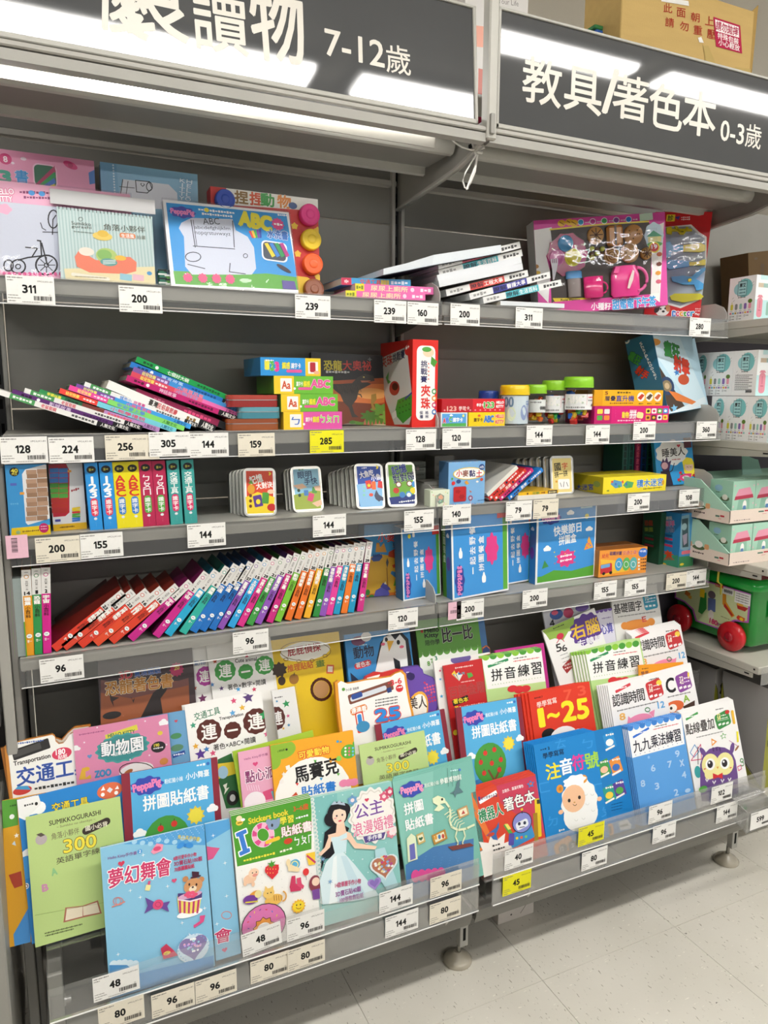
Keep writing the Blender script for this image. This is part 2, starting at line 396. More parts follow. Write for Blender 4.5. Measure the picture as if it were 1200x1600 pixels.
# ================================================================ the setting
def floor_material():
    m = bpy.data.materials.new('speckled_vinyl'); m.use_nodes = True; MATS['speckled_vinyl'] = m
    nt = m.node_tree; N = nt.nodes; L = nt.links; b = N['Principled BSDF']; b.inputs['Roughness'].default_value = .34
    ge = N.new('ShaderNodeNewGeometry')
    def flecks(scale, lo, hi, st, rnd):
        mp = N.new('ShaderNodeMapping'); mp.inputs['Scale'].default_value = st; mp.inputs['Rotation'].default_value = (0, 0, rnd)
        L.new(ge.outputs['Position'], mp.inputs[0])
        v = N.new('ShaderNodeTexNoise'); v.inputs['Scale'].default_value = scale; v.inputs['Detail'].default_value = 2.5
        L.new(mp.outputs[0], v.inputs['Vector'])
        r_ = N.new('ShaderNodeMapRange'); r_.inputs[1].default_value = lo; r_.inputs[2].default_value = hi; r_.clamp = True
        L.new(v.outputs['Fac'], r_.inputs[0]); return r_.outputs[0]
    def mix(fac, a, c):
        mx = N.new('ShaderNodeMix'); mx.data_type = 'RGBA'; L.new(fac, mx.inputs[0])
        if isinstance(a, tuple): mx.inputs[6].default_value = (*a, 1)
        else: L.new(a, mx.inputs[6])
        mx.inputs[7].default_value = (*c, 1); return mx.outputs[2]
    c = mix(flecks(3, .4, .7, (1, 1, 1), 0), hx('#d0ccc2'), hx('#c4c0b5'))
    c = mix(flecks(210, .66, .70, (1, .3, 1), .5), c, hx('#8e897c'))
    c = mix(flecks(190, .68, .72, (.3, 1, 1), .2), c, hx('#dedace'))
    c = mix(flecks(90, .735, .75, (1, 1, 1), 1), c, hx('#57534b'))
    L.new(c, b.inputs['Base Color'])
floor_material()
g = G(); g.box(-3.5, 4.5, -7, 3, -.05, -.003, '#4a463e', MATTE)
floor = struct('floor', g, 'pale speckled vinyl tile floor of the shop aisle')
T_ = .411
tg = G(); tg.bbox(.0004, T_-.0004, .0004, T_-.0004, -.003, 0, '#ccc', 'speckled_vinyl', b=.0004)
tm = mesh_of('floor_tile', tg); k = 0
for i in range(-8, 9):
    for j in range(-9, 7):
        o = bpy.data.objects.new('floor_tile', tm); COL.objects.link(o); o.parent = floor; o.location = (.133+i*T_, -.283+j*T_, 0)
# ceiling, walls far behind
g = G(); g.box(-3.5, 4.5, -7, 3, 2.585, 2.62, '#c9c5bb', MATTE); struct('ceiling', g)
g = G(); g.box(-3.5, 4.5, 2.6, 2.7, 0, 2.58, '#b5ada0', MATTE); struct('wall_back', g)
g = G(); g.box(-3.6, -3.5, -7, 3, 0, 2.58, '#8a857c', MATTE); struct('wall_left', g)
g = G(); g.box(.62, .95, 1.9, 2.6, 2.42, 2.58, '#8f8675', MATTE); struct('trim_1', g, 'brown ceiling beam above the shelving')
g = G(); g.box(.95, 1.6, 1.6, 2.2, 0, 2.58, '#cdc8bd', MATTE); struct('wall_column', g, 'pale square column behind the shelving')
# ceiling lamps: a row above the aisle, plus unseen rows added as fill
n_ = 0
def ceiling_lamp(x0, x1, y):
    t = thing('ceiling_lamp', 'long ceiling lamp number', 'lamp', Matrix.Translation((x0, y, 2.562)), 'long ceiling lamps over the aisle')
    g = G(); g.bbox(-.02, x1-x0+.02, -.075, .075, .0, .02, '#dddddd', PLAS); obj('housing', g, t)
    g = G(); g.prism([(-.062, 0), (.062, 0), (.05, -.016), (-.05, -.016)], 0, x1-x0, 'x', '#fff', 'ceiling_lamp_glow'); obj('diffuser', g, t)
    t['label'] = 'long white ceiling lamp of the aisle row or added fill rows, outside the photograph'
for y in (-1.235, -4.0, 1.3):  # outer rows added: front one for ambient light, rear one to brighten the back wall
    for x0 in (-2.30, -1.04, .217, 1.475, 2.73):
        ceiling_lamp(x0, x0+1.09, y)

# ================================================================ shelving
DECK = {1: 1.535, 2: 1.257, 3: 1.072, 4: .839}
RB = {1: 1.488, 2: 1.208, 3: 1.019, 4: .784}
BACK = .235
def shelf(unit, x0, x1, z, zb, side=None):
    g = G(); g.box(x0+.004, x1-.004, .004, BACK-.004, z-.0015, z, LGREY, STEEL)
    g.prism([(.0, z), (.004, z+.001), (.006, z-.002), (.004, z-.026), (.012, z-.028), (.012, z-.004), (BACK-.004, z-.004), (BACK-.004, z-.0015), (.004, z-.0015)][::1], x0+.004, x1-.004, 'x', LGREY, STEEL)
    g.box(x0+.006, x0+.012, .01, BACK-.004, z-.03, z-.002, GREY, STEEL); g.box(x1-.012, x1-.006, .01, BACK-.004, z-.03, z-.002, GREY, STEEL)
    s_ = obj('shelf', g, unit)
    g = G(); h = z-zb
    g.box(x0+.002, x1-.002, -.006, -.0045, zb, z+.002, '#fff', 'clear_acrylic')
    g.box(x0+.002, x1-.002, -.0075, -.0035, zb-.002, zb+.001, '#fff', 'clear_riser')
    g.box(x0+.002, x1-.002, -.0045, -.0005, z, z+.0015, '#fff', 'clear_riser')
    obj('price_rail', g, s_)
    gb = G(); gb.box(x0+.003, x1-.003, -.0085, -.0070, zb-.0012, zb+.0006, '#e8e8e6', PLAS); obj('rail_edge', gb, s_)
    if side:                                      # low clear divider at the right end of the shelf
        g = G(); P = [(.0, z), (.0, z+.020), (.012, z+.036), (.04, z+.048), (BACK-.03, z+.048), (BACK-.03, z)]
        g.prism(P, x1-.006, x1-.004, 'x', '#b9b8b2', STEEL); obj('end_plate', g, s_)
    return s_
def shelf_bracket(unit, x, z, y0, zr=.06, nm='bracket'):
    g = G(); g.prism([(y0, z-.004), (BACK, z-.004), (BACK, z-zr), (y0, z-.022)], x-.0015, x+.0015, 'x', GREY, STEEL); obj(nm, g, unit)

units = []
for i, (x0, x1, lb) in enumerate(((-.9, 0, 'left grey steel shelving bay under the sign for ages seven to twelve'), (0, .9, 'middle grey steel shelving bay under the sign for colouring books'))):
    u = thing('shelving_unit', lb, 'shelf', None, None); units.append(u)
    # back panels, one above another with seams between
    seams = [.08, .45, .78, 1.09, 1.30, 1.52, 1.745, 1.832]
    for a, b in zip(seams, seams[1:]):
        g = G(); g.bbox(x0+.016, x1-.016, BACK, BACK+.012, a+.0015, b-.0015, GREY, STEEL, b=.0006); obj('back_panel', g, u)
    g = G(); g.bbox(x0+.004, x1-.004, BACK-.008, BACK+.014, 1.834, 1.846, LGREY, STEEL, b=.001); obj('back_rail', g, u)
    g = G(); g.box(x0+.016, x1-.016, BACK+.002, BACK+.012, 1.85, 2.02, DGREY, STEEL); obj('back_panel', g, u)
    for z in (1, 2, 3, 4):
        sh = shelf(u, x0, x1, DECK[z], RB[z], side=True)
        for xb in ((x0+.004, x1-.003) if z > 1 else (x1-.003,)): shelf_bracket(u, xb, DECK[z]-.002, .01)
def upright(u, x):
    g = G()
    for sx in (-1, 1): g.bbox(x+sx*.0125-.0045, x+sx*.0125+.0045, BACK-.012, BACK+.03, .02, 2.05, LGREY, STEEL, b=.0015)
    g.box(x-.008, x+.008, BACK+.006, BACK+.03, .02, 2.05, '#222', STEEL)
    o = obj('upright', g, u)
    s_ = G()
    for k in range(36): s_.box(x-.003, x+.003, BACK+.0045, BACK+.0062, .2+k*.05, .22+k*.05, '#050505', MATTE)
    obj('slot_column', s_, o)['kind'] = 'stuff'
upright(units[0], 0); upright(units[0], -.903); upright(units[1], .905)
# side post at the far left
g = G(); g.bbox(-.931, -.912, -.002, .24, .02, 1.20, LGREY, STEEL, b=.002); g.bbox(-.911, -.899, .006, .24, .02, 1.20, '#7c7a75', STEEL, b=.002)
obj('side_panel', g, units[0])
# canopy
def canopy(u, x0, x1, tag_):
    g = G(); z = 1.875
    P = [(-.055, z)]+[(-.055-.006*math.sin(a*math.pi/8), z-.012-.028*a/8) for a in range(9)]+[(-.050, z-.043), (-.04, z-.044), (-.038, z-.036), (.072, z-.038), (.074, z-.052), (.082, z-.054), (.086, z-.012), (.086, z)]
    g.prism(P, x0+.008, x1-.008, 'x', '#b4b3ac', STEEL); c = obj('canopy_shelf', g, u)
    g = G(); g.bbox(x0+.008, x1-.008, -.035, .06, z-.0405, z-.0375, GREY, STEEL, b=.001); obj('canopy_underside', g, c)
    g = G(); g.prism([(-.175, 1.822), (-.158, 1.820), (-.150, 1.826), (-.150, 1.838), (-.175, 1.838)], x0+.003, x1-.006, 'x', '#9c9a93', STEEL)
    g.bbox(x0+.003, x1-.006, -.178, -.150, 1.8405, 1.8495, '#a5a29b', STEEL, b=.002); obj('sign_ledge', g, c)
    g = G(); g.box(x0+.01, x1-.01, -.151, -.057, 1.868, 1.872, '#96948d', STEEL); obj('canopy_top_plate', g, c)
canopy(units[0], -.9, 0, 0); canopy(units[1], 0, .9, 1)
def big_bracket(u, x):
    g = G(); g.prism([(-.165, 1.868), (-.168, 1.835), (-.15, 1.822), (-.05, 1.80), (BACK, 1.79-.012), (BACK, 1.868)], x-.002, x+.002, 'x', '#9b9992', STEEL)
    g.prism([(-.15, 1.822), (-.05, 1.80), (BACK, 1.778), (BACK, 1.783), (-.05, 1.806), (-.148, 1.828)], x-.008, x+.004, 'x', '#b3b1aa', STEEL)
    b_ = obj('canopy_bracket', g, u)
    g = G(); g.box(x-.0035, x-.0018, -.115, -.10, 1.83, 1.838, '#111', MATTE); obj('slot', g, b_)
big_bracket(units[0], .004); big_bracket(units[1], .904)
g = G(); g.bbox(-.006, .016, -.181, -.155, 1.826, 2.085, '#b0aea6', STEEL, b=.003); g.bbox(-.002, .008, -.187, -.178, 1.835, 1.872, '#8f8d87', STEEL, b=.001); obj('sign_post', g, units[0])
g = G(); g.bbox(.896, .916, -.181, -.155, 1.826, 2.085, '#b0aea6', STEEL, b=.003); obj('sign_post', g, units[1])

def sign(u, x0, x1, draw, label, tilt=0, zf=None):
    M = Matrix.Translation((x0, -.170, 1.852)) @ Matrix.Rotation(tilt, 4, 'X'); w_ = x1-x0; h = .2175
    t = thing('hanging_sign', label, 'sign', M)
    g = G(); g.box(.006, w_-.006, 0, .004, .006, h-.004, '#4a4b4c', 'sign_acrylic'); s_ = obj('sign_panel', g, t); tag(s_, 'dark grey glossy panel with white lettering')
    g = G(); e = .009
    g.bbox(0, w_, -.004, .010, 0, e, '#a9a79f', STEEL, b=.0015); g.bbox(0, w_, -.004, .010, h-.004, h+.001, '#a9a79f', STEEL, b=.001)
    g.bbox(0, .007, -.004, .010, 0, h, '#a9a79f', STEEL, b=.0015); g.bbox(w_-.007, w_, -.004, .010, 0, h, '#a9a79f', STEEL, b=.0015); obj('sign_frame', g, t)
    ga = G(); a = face(ga, M, w_, h, .004, 'front', zf); a.e = .0002; draw(a); obj('sign_lettering', ga, s_)
def sgnL(a):
    a.T('優', (150, -22), (232, 2), 118, '#cbc6bb', b=.035); a.T('良', (192, -14), (292, 8), 118, '#cbc6bb', b=.035)
    a.T('讀', (300, 16), (385, 32), 110, '#cbc6bb', b=.022); a.T('物', (392, 28), (474, 43), 116, '#cbc6bb', b=.035)
    a.T('7-12', (508, 65), (600, 86), 38, '#cbc6bb', b=.02); a.T('歲', (603, 90), (641, 97), 42, '#cbc6bb', b=.012)
def sgnR(a):
    for ch, x0, y0, x1, y1, h in (('教', 817, 121, 877, 135, 68), ('具', 882, 135, 940, 148, 66), ('/', 943, 140, 965, 145, 66), ('著', 958, 147, 1012, 159, 66), ('色', 1015, 161, 1066, 173, 66), ('本', 1068, 172, 1118, 183, 66)):
        a.T(ch, (x0, y0), (x1, y1), h, '#cbc6bb', b=.035 if ch not in '教著' else .028)
    a.T('0-3', (1126, 203), (1162, 211), 30, '#cbc6bb', b=.02); a.T('歲', (1165, 210), (1189, 216), 36, '#cbc6bb', b=.01)
sign(units[0], -.895, -.022, sgnL, 'dark grey glossy shop sign for reading books ages 7-12, above left bay', tilt=-.085)
sign(units[1], .018, .890, sgnR, 'dark grey glossy shop sign for teaching aids and colouring books ages 0-3')
# canopy light tube with its white lead
A, B = onY((-60, 104), -.135), onY((683, 198), -.135)
t = thing('light_tube', 'glowing white light tube under the left sign with a looped white lead', 'lamp', Matrix.Translation(A))
g = G(); g.tube([(0, 0, 0), tuple(B-A)], .0052, '#fff', 'light_tube_glow', n=12); obj('tube', g, t)
g = G(); d = (B-A); g.tube([tuple(d), tuple(d*1.012)], .0056, '#dcdad4', PLAS, n=12); g.box(0, d.x, .008, .012, -.004, .020, '#aaa79f', STEEL); obj('tube_holder', g, t)
def onp(px, Y=-.13): return tuple(onY(px, Y)-A)
g = G()
g.tube([onp(q) for q in ((690, 201), (700, 211), (710, 222), (722, 230), (735, 234), (748, 234), (757, 231))], .0018, '#e8e6e0')
g.tube([onp(q, -.128) for q in ((743, 243), (735, 256), (727, 270), (723, 283), (726, 293), (731, 295))], .0016, '#e8e6e0')
g.tube([onp(q, -.126) for q in ((737, 220), (741, 234), (745, 248), (742, 268), (735, 286), (731, 295))], .0022, '#e8e6e0')
g.tube([onp(q, -.128) for q in ((746, 242), (742, 262), (734, 282), (729, 296))], .0022, '#e8e6e0')
obj('power_lead', g, t)
g = G(); c = Vector(onp((748, 238), -.13)); g.bbox(c.x-.006, c.x+.010, c.y-.003, c.y+.003, c.z-.003, c.z+.003, '#eeece6', PLAS); obj('cable_tie', g, t)

# base of the two bays
for i, (x0, x1) in enumerate(((-.9, 0), (0, .9))):
    u = units[i]
    g = G(); g.box(x0+.006, x1-.006, -.19, BACK, .158, .162, GREY, STEEL)
    g.prism([(-.19, .162), (-.196, .158), (-.194, .142), (-.186, .120), (-.186, .1605)], x0+.006, x1-.006, 'x', '#77756f', STEEL); obj('base_shelf', g, u)
    g = G(); g.bbox(x0+.03, x1-.02, -.150, -.138, .093, .103, '#b0aea6', STEEL, b=.001); g.box(x0+.03, x1-.02, -.14, -.137, .10, .158, '#4e4c48', STEEL); obj('front_beam', g, u)
    g = G(); x = x1-.008
    g.bbox(x-.014, x+.012, -.165, BACK, .098, .118, GREY, STEEL, b=.001)
    g.bbox(x-.012, x+.010, -.168, -.150, .05, .118, LGREY, STEEL, b=.001); g.box(x-.004, x+.003, -.1685, -.1675, .066, .098, '#111', MATTE)
    lg = obj('leg', g, u)
    g = G(); g.lathe([(.005, .012), (.005, .05)], (x-.004, -.150, 0), '#8d8b84', METAL, 12)
    g.lathe([(.034, 0), (.035, .005), (.028, .013), (.014, .021), (.009, .026)], (x-.006, -.148, .0005), '#a39c8c', PLAS, 24); obj('levelling_foot', g, lg)
    g = G(); g.box(x0+.02, x1-.02, BACK+.0, BACK+.008, .02, .09, '#3c3a36', STEEL); obj('kick_plate', g, u)
# left end arm with bolt, seen under the books
g = G(); g.bbox(-.888, -.862, -.155, .15, .16, .285, '#8b8a84', STEEL, b=.002); g.box(-.8625, -.8615, -.15, -.11, .165, .20, '#1a1a1a', MATTE); a_ = obj('base_arm', g, units[0])
g = G(); g.lathe([(.006, 0), (.006, .012)], (-.862, -.14, .215), '#c9c9c9', METAL, 6, axis='x'); g.lathe([(.010, 0), (.010, .003)], (-.862, -.14, .215), '#c9c9c9', METAL, 12, axis='x'); obj('bolt', g, a_)
# acrylic stepped stands that hold the rows of leaning books
TH = math.radians(17)
ROW = {'A': (-.205, .245), 'B': (-.135, .335), 'C': (-.065, .430), 'D': (.005, .525)}
for i, (x0, x1) in enumerate(((-.885, -.025), (.012, .885))):
    t = thing('book_display_stand', ('left', 'right')[i]+' clear acrylic stepped stand holding rows of leaning activity books', 'stand', Matrix.Translation((x0, 0, 0)))
    w_ = x1-x0
    for r_, (Y, Z) in ROW.items():
        g = G(); g.box(0, w_, Y-.012, Y+.058, Z-.004, Z-.001, '#fff', 'clear_riser')
        if r_ != 'A': g.box(0, w_, Y-.014, Y-.012, Z-.03, Z+.006, '#fff', 'clear_riser')
        if r_ != 'D':
            g.box(0, w_, Y+.056, Y+.058, Z-.004, Z+.06, '#fff', 'clear_riser')
        obj('step', g, t)
    g = G(); g.box(.0, .003, -.218, .07, .2, .243, '#fff', 'clear_riser'); obj('side_wall', g, t); g = G(); g.box(w_-.003, w_, -.218, .07, .2, .243, '#fff', 'clear_riser'); obj('side_wall', g, t)
    for xs in (.10, w_/2, w_-.16): g = G(); g.box(xs, xs+.07, .07, .074, .165, .52, '#8d8b84', STEEL); g.box(xs, xs+.07, -.2, .07, .163, .167, '#8d8b84', STEEL); obj('support_bracket', g, t)
    # two price rails one under the other
    for k, (za, zb) in enumerate(((.272, .331), (.208, .270))):
        g = G(); g.box(0, w_, -.2465, -.245, za, zb, '#fff', 'clear_acrylic'); g.box(0, w_, -.250, -.243, za-.003, za-.0005, '#fff', 'clear_acrylic'); g.box(0, w_, -.2500, -.2490, za, zb-.012, '#fff', 'clear_riser')
        rl = obj('price_rail', g, t); g = G(); g.box(0, w_, -.2515, -.2500, za-.002, za, '#f0f0ee', PLAS); obj('rail_edge', g, rl)
    for xs in (.1, w_-.08): g = G(); g.tube([(xs, -.243, .212), (xs, -.243, .196), (xs+.03, -.225, .196), (xs+.03, -.192, .170)], .0035, '#c4c2bc', METAL, 6); obj('rail_hook', g, t)

g = G(); g.bbox(-1.5, -.945, -.20, .235, .0, .56, '#98968f', STEEL, b=.003); struct('trim_2', g, 'pale grey base of the neighbouring shelving at the far left')
g = G(); g.box(-1.5, -.936, .14, .235, .56, 2.05, '#2b2a2a', STEEL); g.box(-1.5, -.936, -.02, .14, .72, .735, '#4a4946', STEEL); g.box(-1.5, -.936, -.02, .14, 1.02, 1.035, '#4a4946', STEEL); struct('trim_3', g, 'dark back of the neighbouring shelving at the far left')
# ================================================================ third bay, deeper shelves, far right
U3 = thing('shelving_unit', 'deeper grey steel shelving bay at the right edge of the photo', 'shelf')
D3 = [1.535, 1.205, .867, .585, .20]
for z in D3:
    g = G(); f0 = -.165
    g.bbox(.932, 1.83, f0, BACK, z-.022, z, '#b7b4a9', STEEL, b=.002); g.prism([(f0+.02, z-.022), (BACK, z-.022), (BACK, z-.055), (f0+.02, z-.036)], .932, .936, 'x', '#a9a69c', STEEL)
    s_ = obj('shelf', g, U3)
    g = G(); g.box(.9312, .9322, f0+.03, f0+.045, z-.030, z-.026, '#222', MATTE); g.box(.9312, .9322, f0+.012, f0+.017, z-.012, z-.007, '#222', MATTE); obj('slot', g, s_)
    if z > .3:
        g = G(); g.box(.935, 1.83, f0-.008, f0-.006, z-.05, z+.001, '#fff', 'clear_acrylic'); obj('price_rail', g, s_)
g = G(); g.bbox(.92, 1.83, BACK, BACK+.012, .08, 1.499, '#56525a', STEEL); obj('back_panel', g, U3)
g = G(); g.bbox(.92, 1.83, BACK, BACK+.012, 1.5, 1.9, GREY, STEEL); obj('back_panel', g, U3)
# ================================================================ price tags
TAGW, TAGH = .077, .0475
def digits(a, s_, cx, cy, h, col='#1c1c1c'):
    ws = {'1': .42}; tot = sum(ws.get(c, .60) for c in s_)*h*1.12; x = cx-tot/2
    for c in s_:
        w_ = ws.get(c, .60)*h*1.12
        if c == '1':
            X = x+w_*.56; a.P([(X-h*.01, cy-h/2), (X+h*.19, cy-h/2), (X+h*.19, cy+h/2), (X-h*.01, cy+h/2), (X-h*.01, cy-h*.22), (X-h*.20, cy-h*.14), (X-h*.20, cy-h*.30)], col)
        else: a.T(c, (x+w_*.1, cy), (x+w_*.92, cy), h*.95, col, b=.055)
        x += w_
def price_tag(px, num, Y, label, col='#ecebe7', rot=0, kind=None, g_=None):
    P = onY(px, Y); n = Vector((0, 0, 0))
    M = Matrix.Translation(P) @ Matrix.Rotation(math.radians(rot), 4, 'Y') @ Matrix.Translation((-TAGW/2, 0, -TAGH/2))
    w_, h_ = (TAGW, TAGH) if kind != 'pink' else (.036, .043)
    g = G(); g.box(0, w_, 0, .0004, 0, h_, col, MATTE)
    a = face(g, M, w_, h_, .001, 'front', mat=MATTE); a.e = .00008; a.un(77, 47.5) if kind != 'pink' else a.un(36, 43)
    if kind == 'pink':
        if num == 'v':
            for k in range(11): a.R(14+.0*k, 6+k*2.5, 10, (1.7, .9, 1.4)[k % 3], '#4a3d42')
            a.grk((24, 10), (24.5, 26), 2.4, '#8a6a74', 6)
        else:
            for k in range(16): a.R(6+k*1.6, 24, (.9, .5, 1.1)[k % 3], 8, '#4a3d42')
            a.grk((13, 14), (24, 14), 2.6, '#b08a95')
    else:
        grey = '#77746f'
        a.grk((2, 4), (27, 4), 2.4, grey); a.grk((2, 8.5), (12, 8.5), 2.2, grey)
        a.T('1PC:LX1-01', (50, 8.5), (74, 8.5), 2.6, '#55524e', b=.02)
        digits(a, num, 36, 22.5, 14)
        a.grk((2, 34), (18, 34), 1.6, grey); a.grk((2, 38.5), (22, 38.5), 1.6, grey); a.grk((2, 43.5), (14, 43.5), 1.8, grey); a.grk((24, 44.5), (52, 44.5), 1.3, grey)
        rr = random.Random(int(num)); x = 43
        while x < 72: w2 = rr.choice((.5, .8, 1.2)); a.R(x, 37.5, w2, 7.5, '#3c3a38'); x += w2+rr.choice((.5, .8))
        a.ring(69, 31.5, 1.3, 1.3, .3, grey, 8)
    o = obj('price_tag', g, None, M); o.matrix_world = M
    return tag(o, label, 'price tag', g_ or 'price tags on the shelf rails')
W_, C_, Y_ = '#ecebe7', '#e3dccb', '#e6e02a'
F1 = -.0095
tags = [
 (48, 453, '311', F1, W_, 'white price tag reading 311 at the left end of the top shelf'),
 (220, 468, '200', F1, W_, 'white price tag reading 200 under the striped calendar pad on the top shelf'),
 (489, 480, '239', F1, W_, 'white price tag reading 239 under the red dough set on the top shelf'),
 (610, 487, '239', F1, W_, 'white price tag reading 239 under the pink books on the top shelf'),
 (661, 490, '160', F1, W_, 'white price tag reading 160 at the right end of the top left rail'),
 (727, 492, '200', F1, W_, 'white price tag reading 200 under the toppled white books on the top shelf'),
 (827, 497, '311', F1, W_, 'white price tag reading 311 in the middle of the top right rail'),
 (1094, 511, '280', F1, W_, 'white price tag reading 280 under the doctor toy set'),
 (38, 703, '128', F1, W_, 'white price tag reading 128 at the left end of the second shelf'),
 (112, 703, '224', F1, W_, 'cream price tag reading 224 on the second shelf rail'),
 (198, 699, '256', F1-.0008, C_, 'cream price tag reading 256 overlapping another tag on the second shelf rail'),
 (216, 699, '100', F1, C_, 'cream price tag reading 100 mostly covered by the 256 tag'),
 (265, 694, '305', F1-.0012, W_, 'white price tag reading 305 on the second shelf rail'),
 (327, 695, '144', F1, W_, 'white price tag reading 144 under the pile of slim books on the second shelf'),
 (401, 695, '159', F1, C_, 'cream price tag reading 159 under the stacked tins'),
 (511, 690, '285', F1, Y_, 'bright yellow price tag reading 285 on the second shelf'),
 (658, 687, '128', F1, W_, 'white price tag reading 128 under the red bead game box'),
 (714, 685, '120', F1, W_, 'white price tag reading 120 at the left end of the second right rail'),
 (843, 680, '144', F1, W_, 'white price tag reading 144 under the yellow lidded jar'),
 (934, 679, '144', F1, W_, 'white price tag reading 144 under the stacked yellow and pink boxes'),
 (1007, 673, '200', F1-.001, W_, 'white price tag reading 200 set higher on the second right rail'),
 (1104, 672, '360', F1, W_, 'white price tag reading 360 at the right end of the second shelf'),
 (91, 858, '200', F1, C_, 'cream price tag reading 200 beside the pink label on the third shelf'),
 (159, 852, '155', F1, W_, 'white price tag reading 155 under the blue card boxes on the third shelf'),
 (323, 836, '144', F1, W_, 'white price tag reading 144 under the teal card boxes on the third shelf'),
 (515, 821, '144', F1, W_, 'white price tag reading 144 between the game tins on the third shelf'),
 (655, 813, '155', F1, W_, 'white price tag reading 155 at the right end of the third left rail'),
 (714, 804, '140', F1, W_, 'white price tag reading 140 under the blue clay box'),
 (811, 798, '79', F1, W_, 'white price tag reading 79 under the leaning red and blue books'),
 (853, 795, '79', F1-.0008, C_, 'cream price tag reading 79 under the yellow flat book'),
 (998, 785, '200', F1, W_, 'white price tag reading 200 under the long yellow maze box'),
 (1077, 778, '108', F1, W_, 'white price tag reading 108 at the right end of the third shelf'),
 (97, 1045, '96', F1, W_, 'white price tag reading 96 at the left end of the fourth shelf'),
 (392, 1002, '96', F1, W_, 'white price tag reading 96 in the middle of the fourth shelf'),
 (630, 967, '120', F1, W_, 'white price tag reading 120 at the right end of the fourth left rail'),
 (735, 952, '200', F1, W_, 'white price tag reading 200 with a folded corner beside the pink label'),
 (836, 935, '200', F1, W_, 'white price tag reading 200 under the blue puzzle box with the party picture'),
 (946, 922, '155', F1, W_, 'white price tag reading 155, left of two, under the orange bus box'),
 (993, 917, '155', F1, W_, 'white price tag reading 155, right of two, under the orange bus box'),
 (1057, 908, '200', F1, C_, 'cream price tag reading 200 near the right end of the fourth shelf'),
 (1088, 903, '144', F1-.0008, W_, 'white price tag reading 144 at the right end of the fourth shelf'),
 (182, 1537, '48', -.2520, W_, 'white price tag reading 48 at the left end of the upper display rail'),
 (409, 1467, '48', -.2530, W_, 'white price tag reading 48, slightly crooked, under the sticker book with fruit'),
 (478, 1446, '96', -.2520, W_, 'white price tag reading 96 under the princess book'),
 (619, 1404, '144', -.2520, W_, 'white price tag reading 144 on the upper display rail under the museum book'),
 (697, 1381, '96', -.2520, C_, 'cream price tag reading 96 at the right end of the upper left display rail'),
 (811, 1339, '40', -.2520, W_, 'white price tag reading 40 under the red robot colouring book'),
 (924, 1303, '45', -.2530, Y_, 'bright yellow price tag reading 45 under the sheep book'),
 (1032, 1269, '96', -.2520, W_, 'white price tag reading 96 on the upper display rail under the multiplication book'),
 (1128, 1239, '102', -.2520, W_, 'white price tag reading 102 under the owl book'),
 (190, 1583, '80', -.2545, C_, 'cream price tag reading 80 at the left end of the lower display rail'),
 (271, 1563, '96', -.2520, C_, 'cream price tag reading 96, left of two, on the lower left display rail'),
 (338, 1541, '96', -.2520, C_, 'cream price tag reading 96, right of two, on the lower left display rail'),
 (422, 1511, '80', -.2520, C_, 'cream price tag reading 80 below the crooked 48 tag'),
 (479, 1493, '80', -.2540, C_, 'cream price tag reading 80 directly below a white 96 tag'),
 (628, 1442, '144', -.2520, W_, 'off-white price tag reading 144 on the lower left display rail'),
 (696, 1422, '80', -.2520, C_, 'cream price tag reading 80 at the right end of the lower left display rail'),
 (808, 1379, '45', -.2520, Y_, 'bright yellow price tag reading 45 on the lower display rail'),
 (929, 1341, '80', -.2520, W_, 'white price tag reading 80 below the yellow 45 tag'),
 (1038, 1300, '96', -.2520, W_, 'white price tag reading 96 on the lower right display rail'),
 (1136, 1269, '144', -.2520, W_, 'off-white price tag reading 144 at the right end of the lower display rail')]
for x, y, n, Y, c, lb in tags: price_tag((x, y), n, Y, lb, c, rot={'48': -4 if x > 300 else 0}.get(n, 0))
price_tag((46, 851), 'v', F1, 'pink barcode label at the left end of the third shelf', '#e6b9c9', kind='pink')
price_tag((722, 951), 'h', F1, 'pink barcode label at the left end of the fourth right rail', '#e6bccb', kind='pink')
# far right: slanted holder with its tag
P = onY((1187, 1280), -.30)
t = thing('tag_holder', 'slanted clear holder with a white 599 price tag at right edge', 'price tag', Matrix.Translation(P))
g = G(); g.box(-.045, .06, .002, .0035, -.03, .03, '#fff', 'clear_acrylic'); g.prism([(.002, .03), (.06, .045), (.06, .043), (.0035, .028)], -.045, .06, 'x', '#fff', 'clear_acrylic')
g.prism([(.002, -.03), (.075, .0), (.075, .003), (.0035, -.027)], -.045, .06, 'x', '#fff', 'clear_acrylic'); obj('holder', g, t)
g = G(); M_ = Matrix.Translation(P) @ Matrix.Translation((-.034, 0, -.024)); g.box(-.034, .043, 0, .0005, -.024, .0235, W_, MATTE); o = obj('label_card', g, t)
ga = G(); a = Art(ga, (-.034, 0, .0235), (1, 0, 0), (0, 0, -1), (0, -1, 0), .077, .0475, Matrix.Translation(P), MATTE); a.un(77, 47.5); digits(a, '599', 36, 22.5, 14); a.grk((2, 4), (27, 4), 2.4, '#77746f'); a.grk((43, 37), (72, 37), 7, '#3c3a38', 14); obj('tag_print', ga, o)

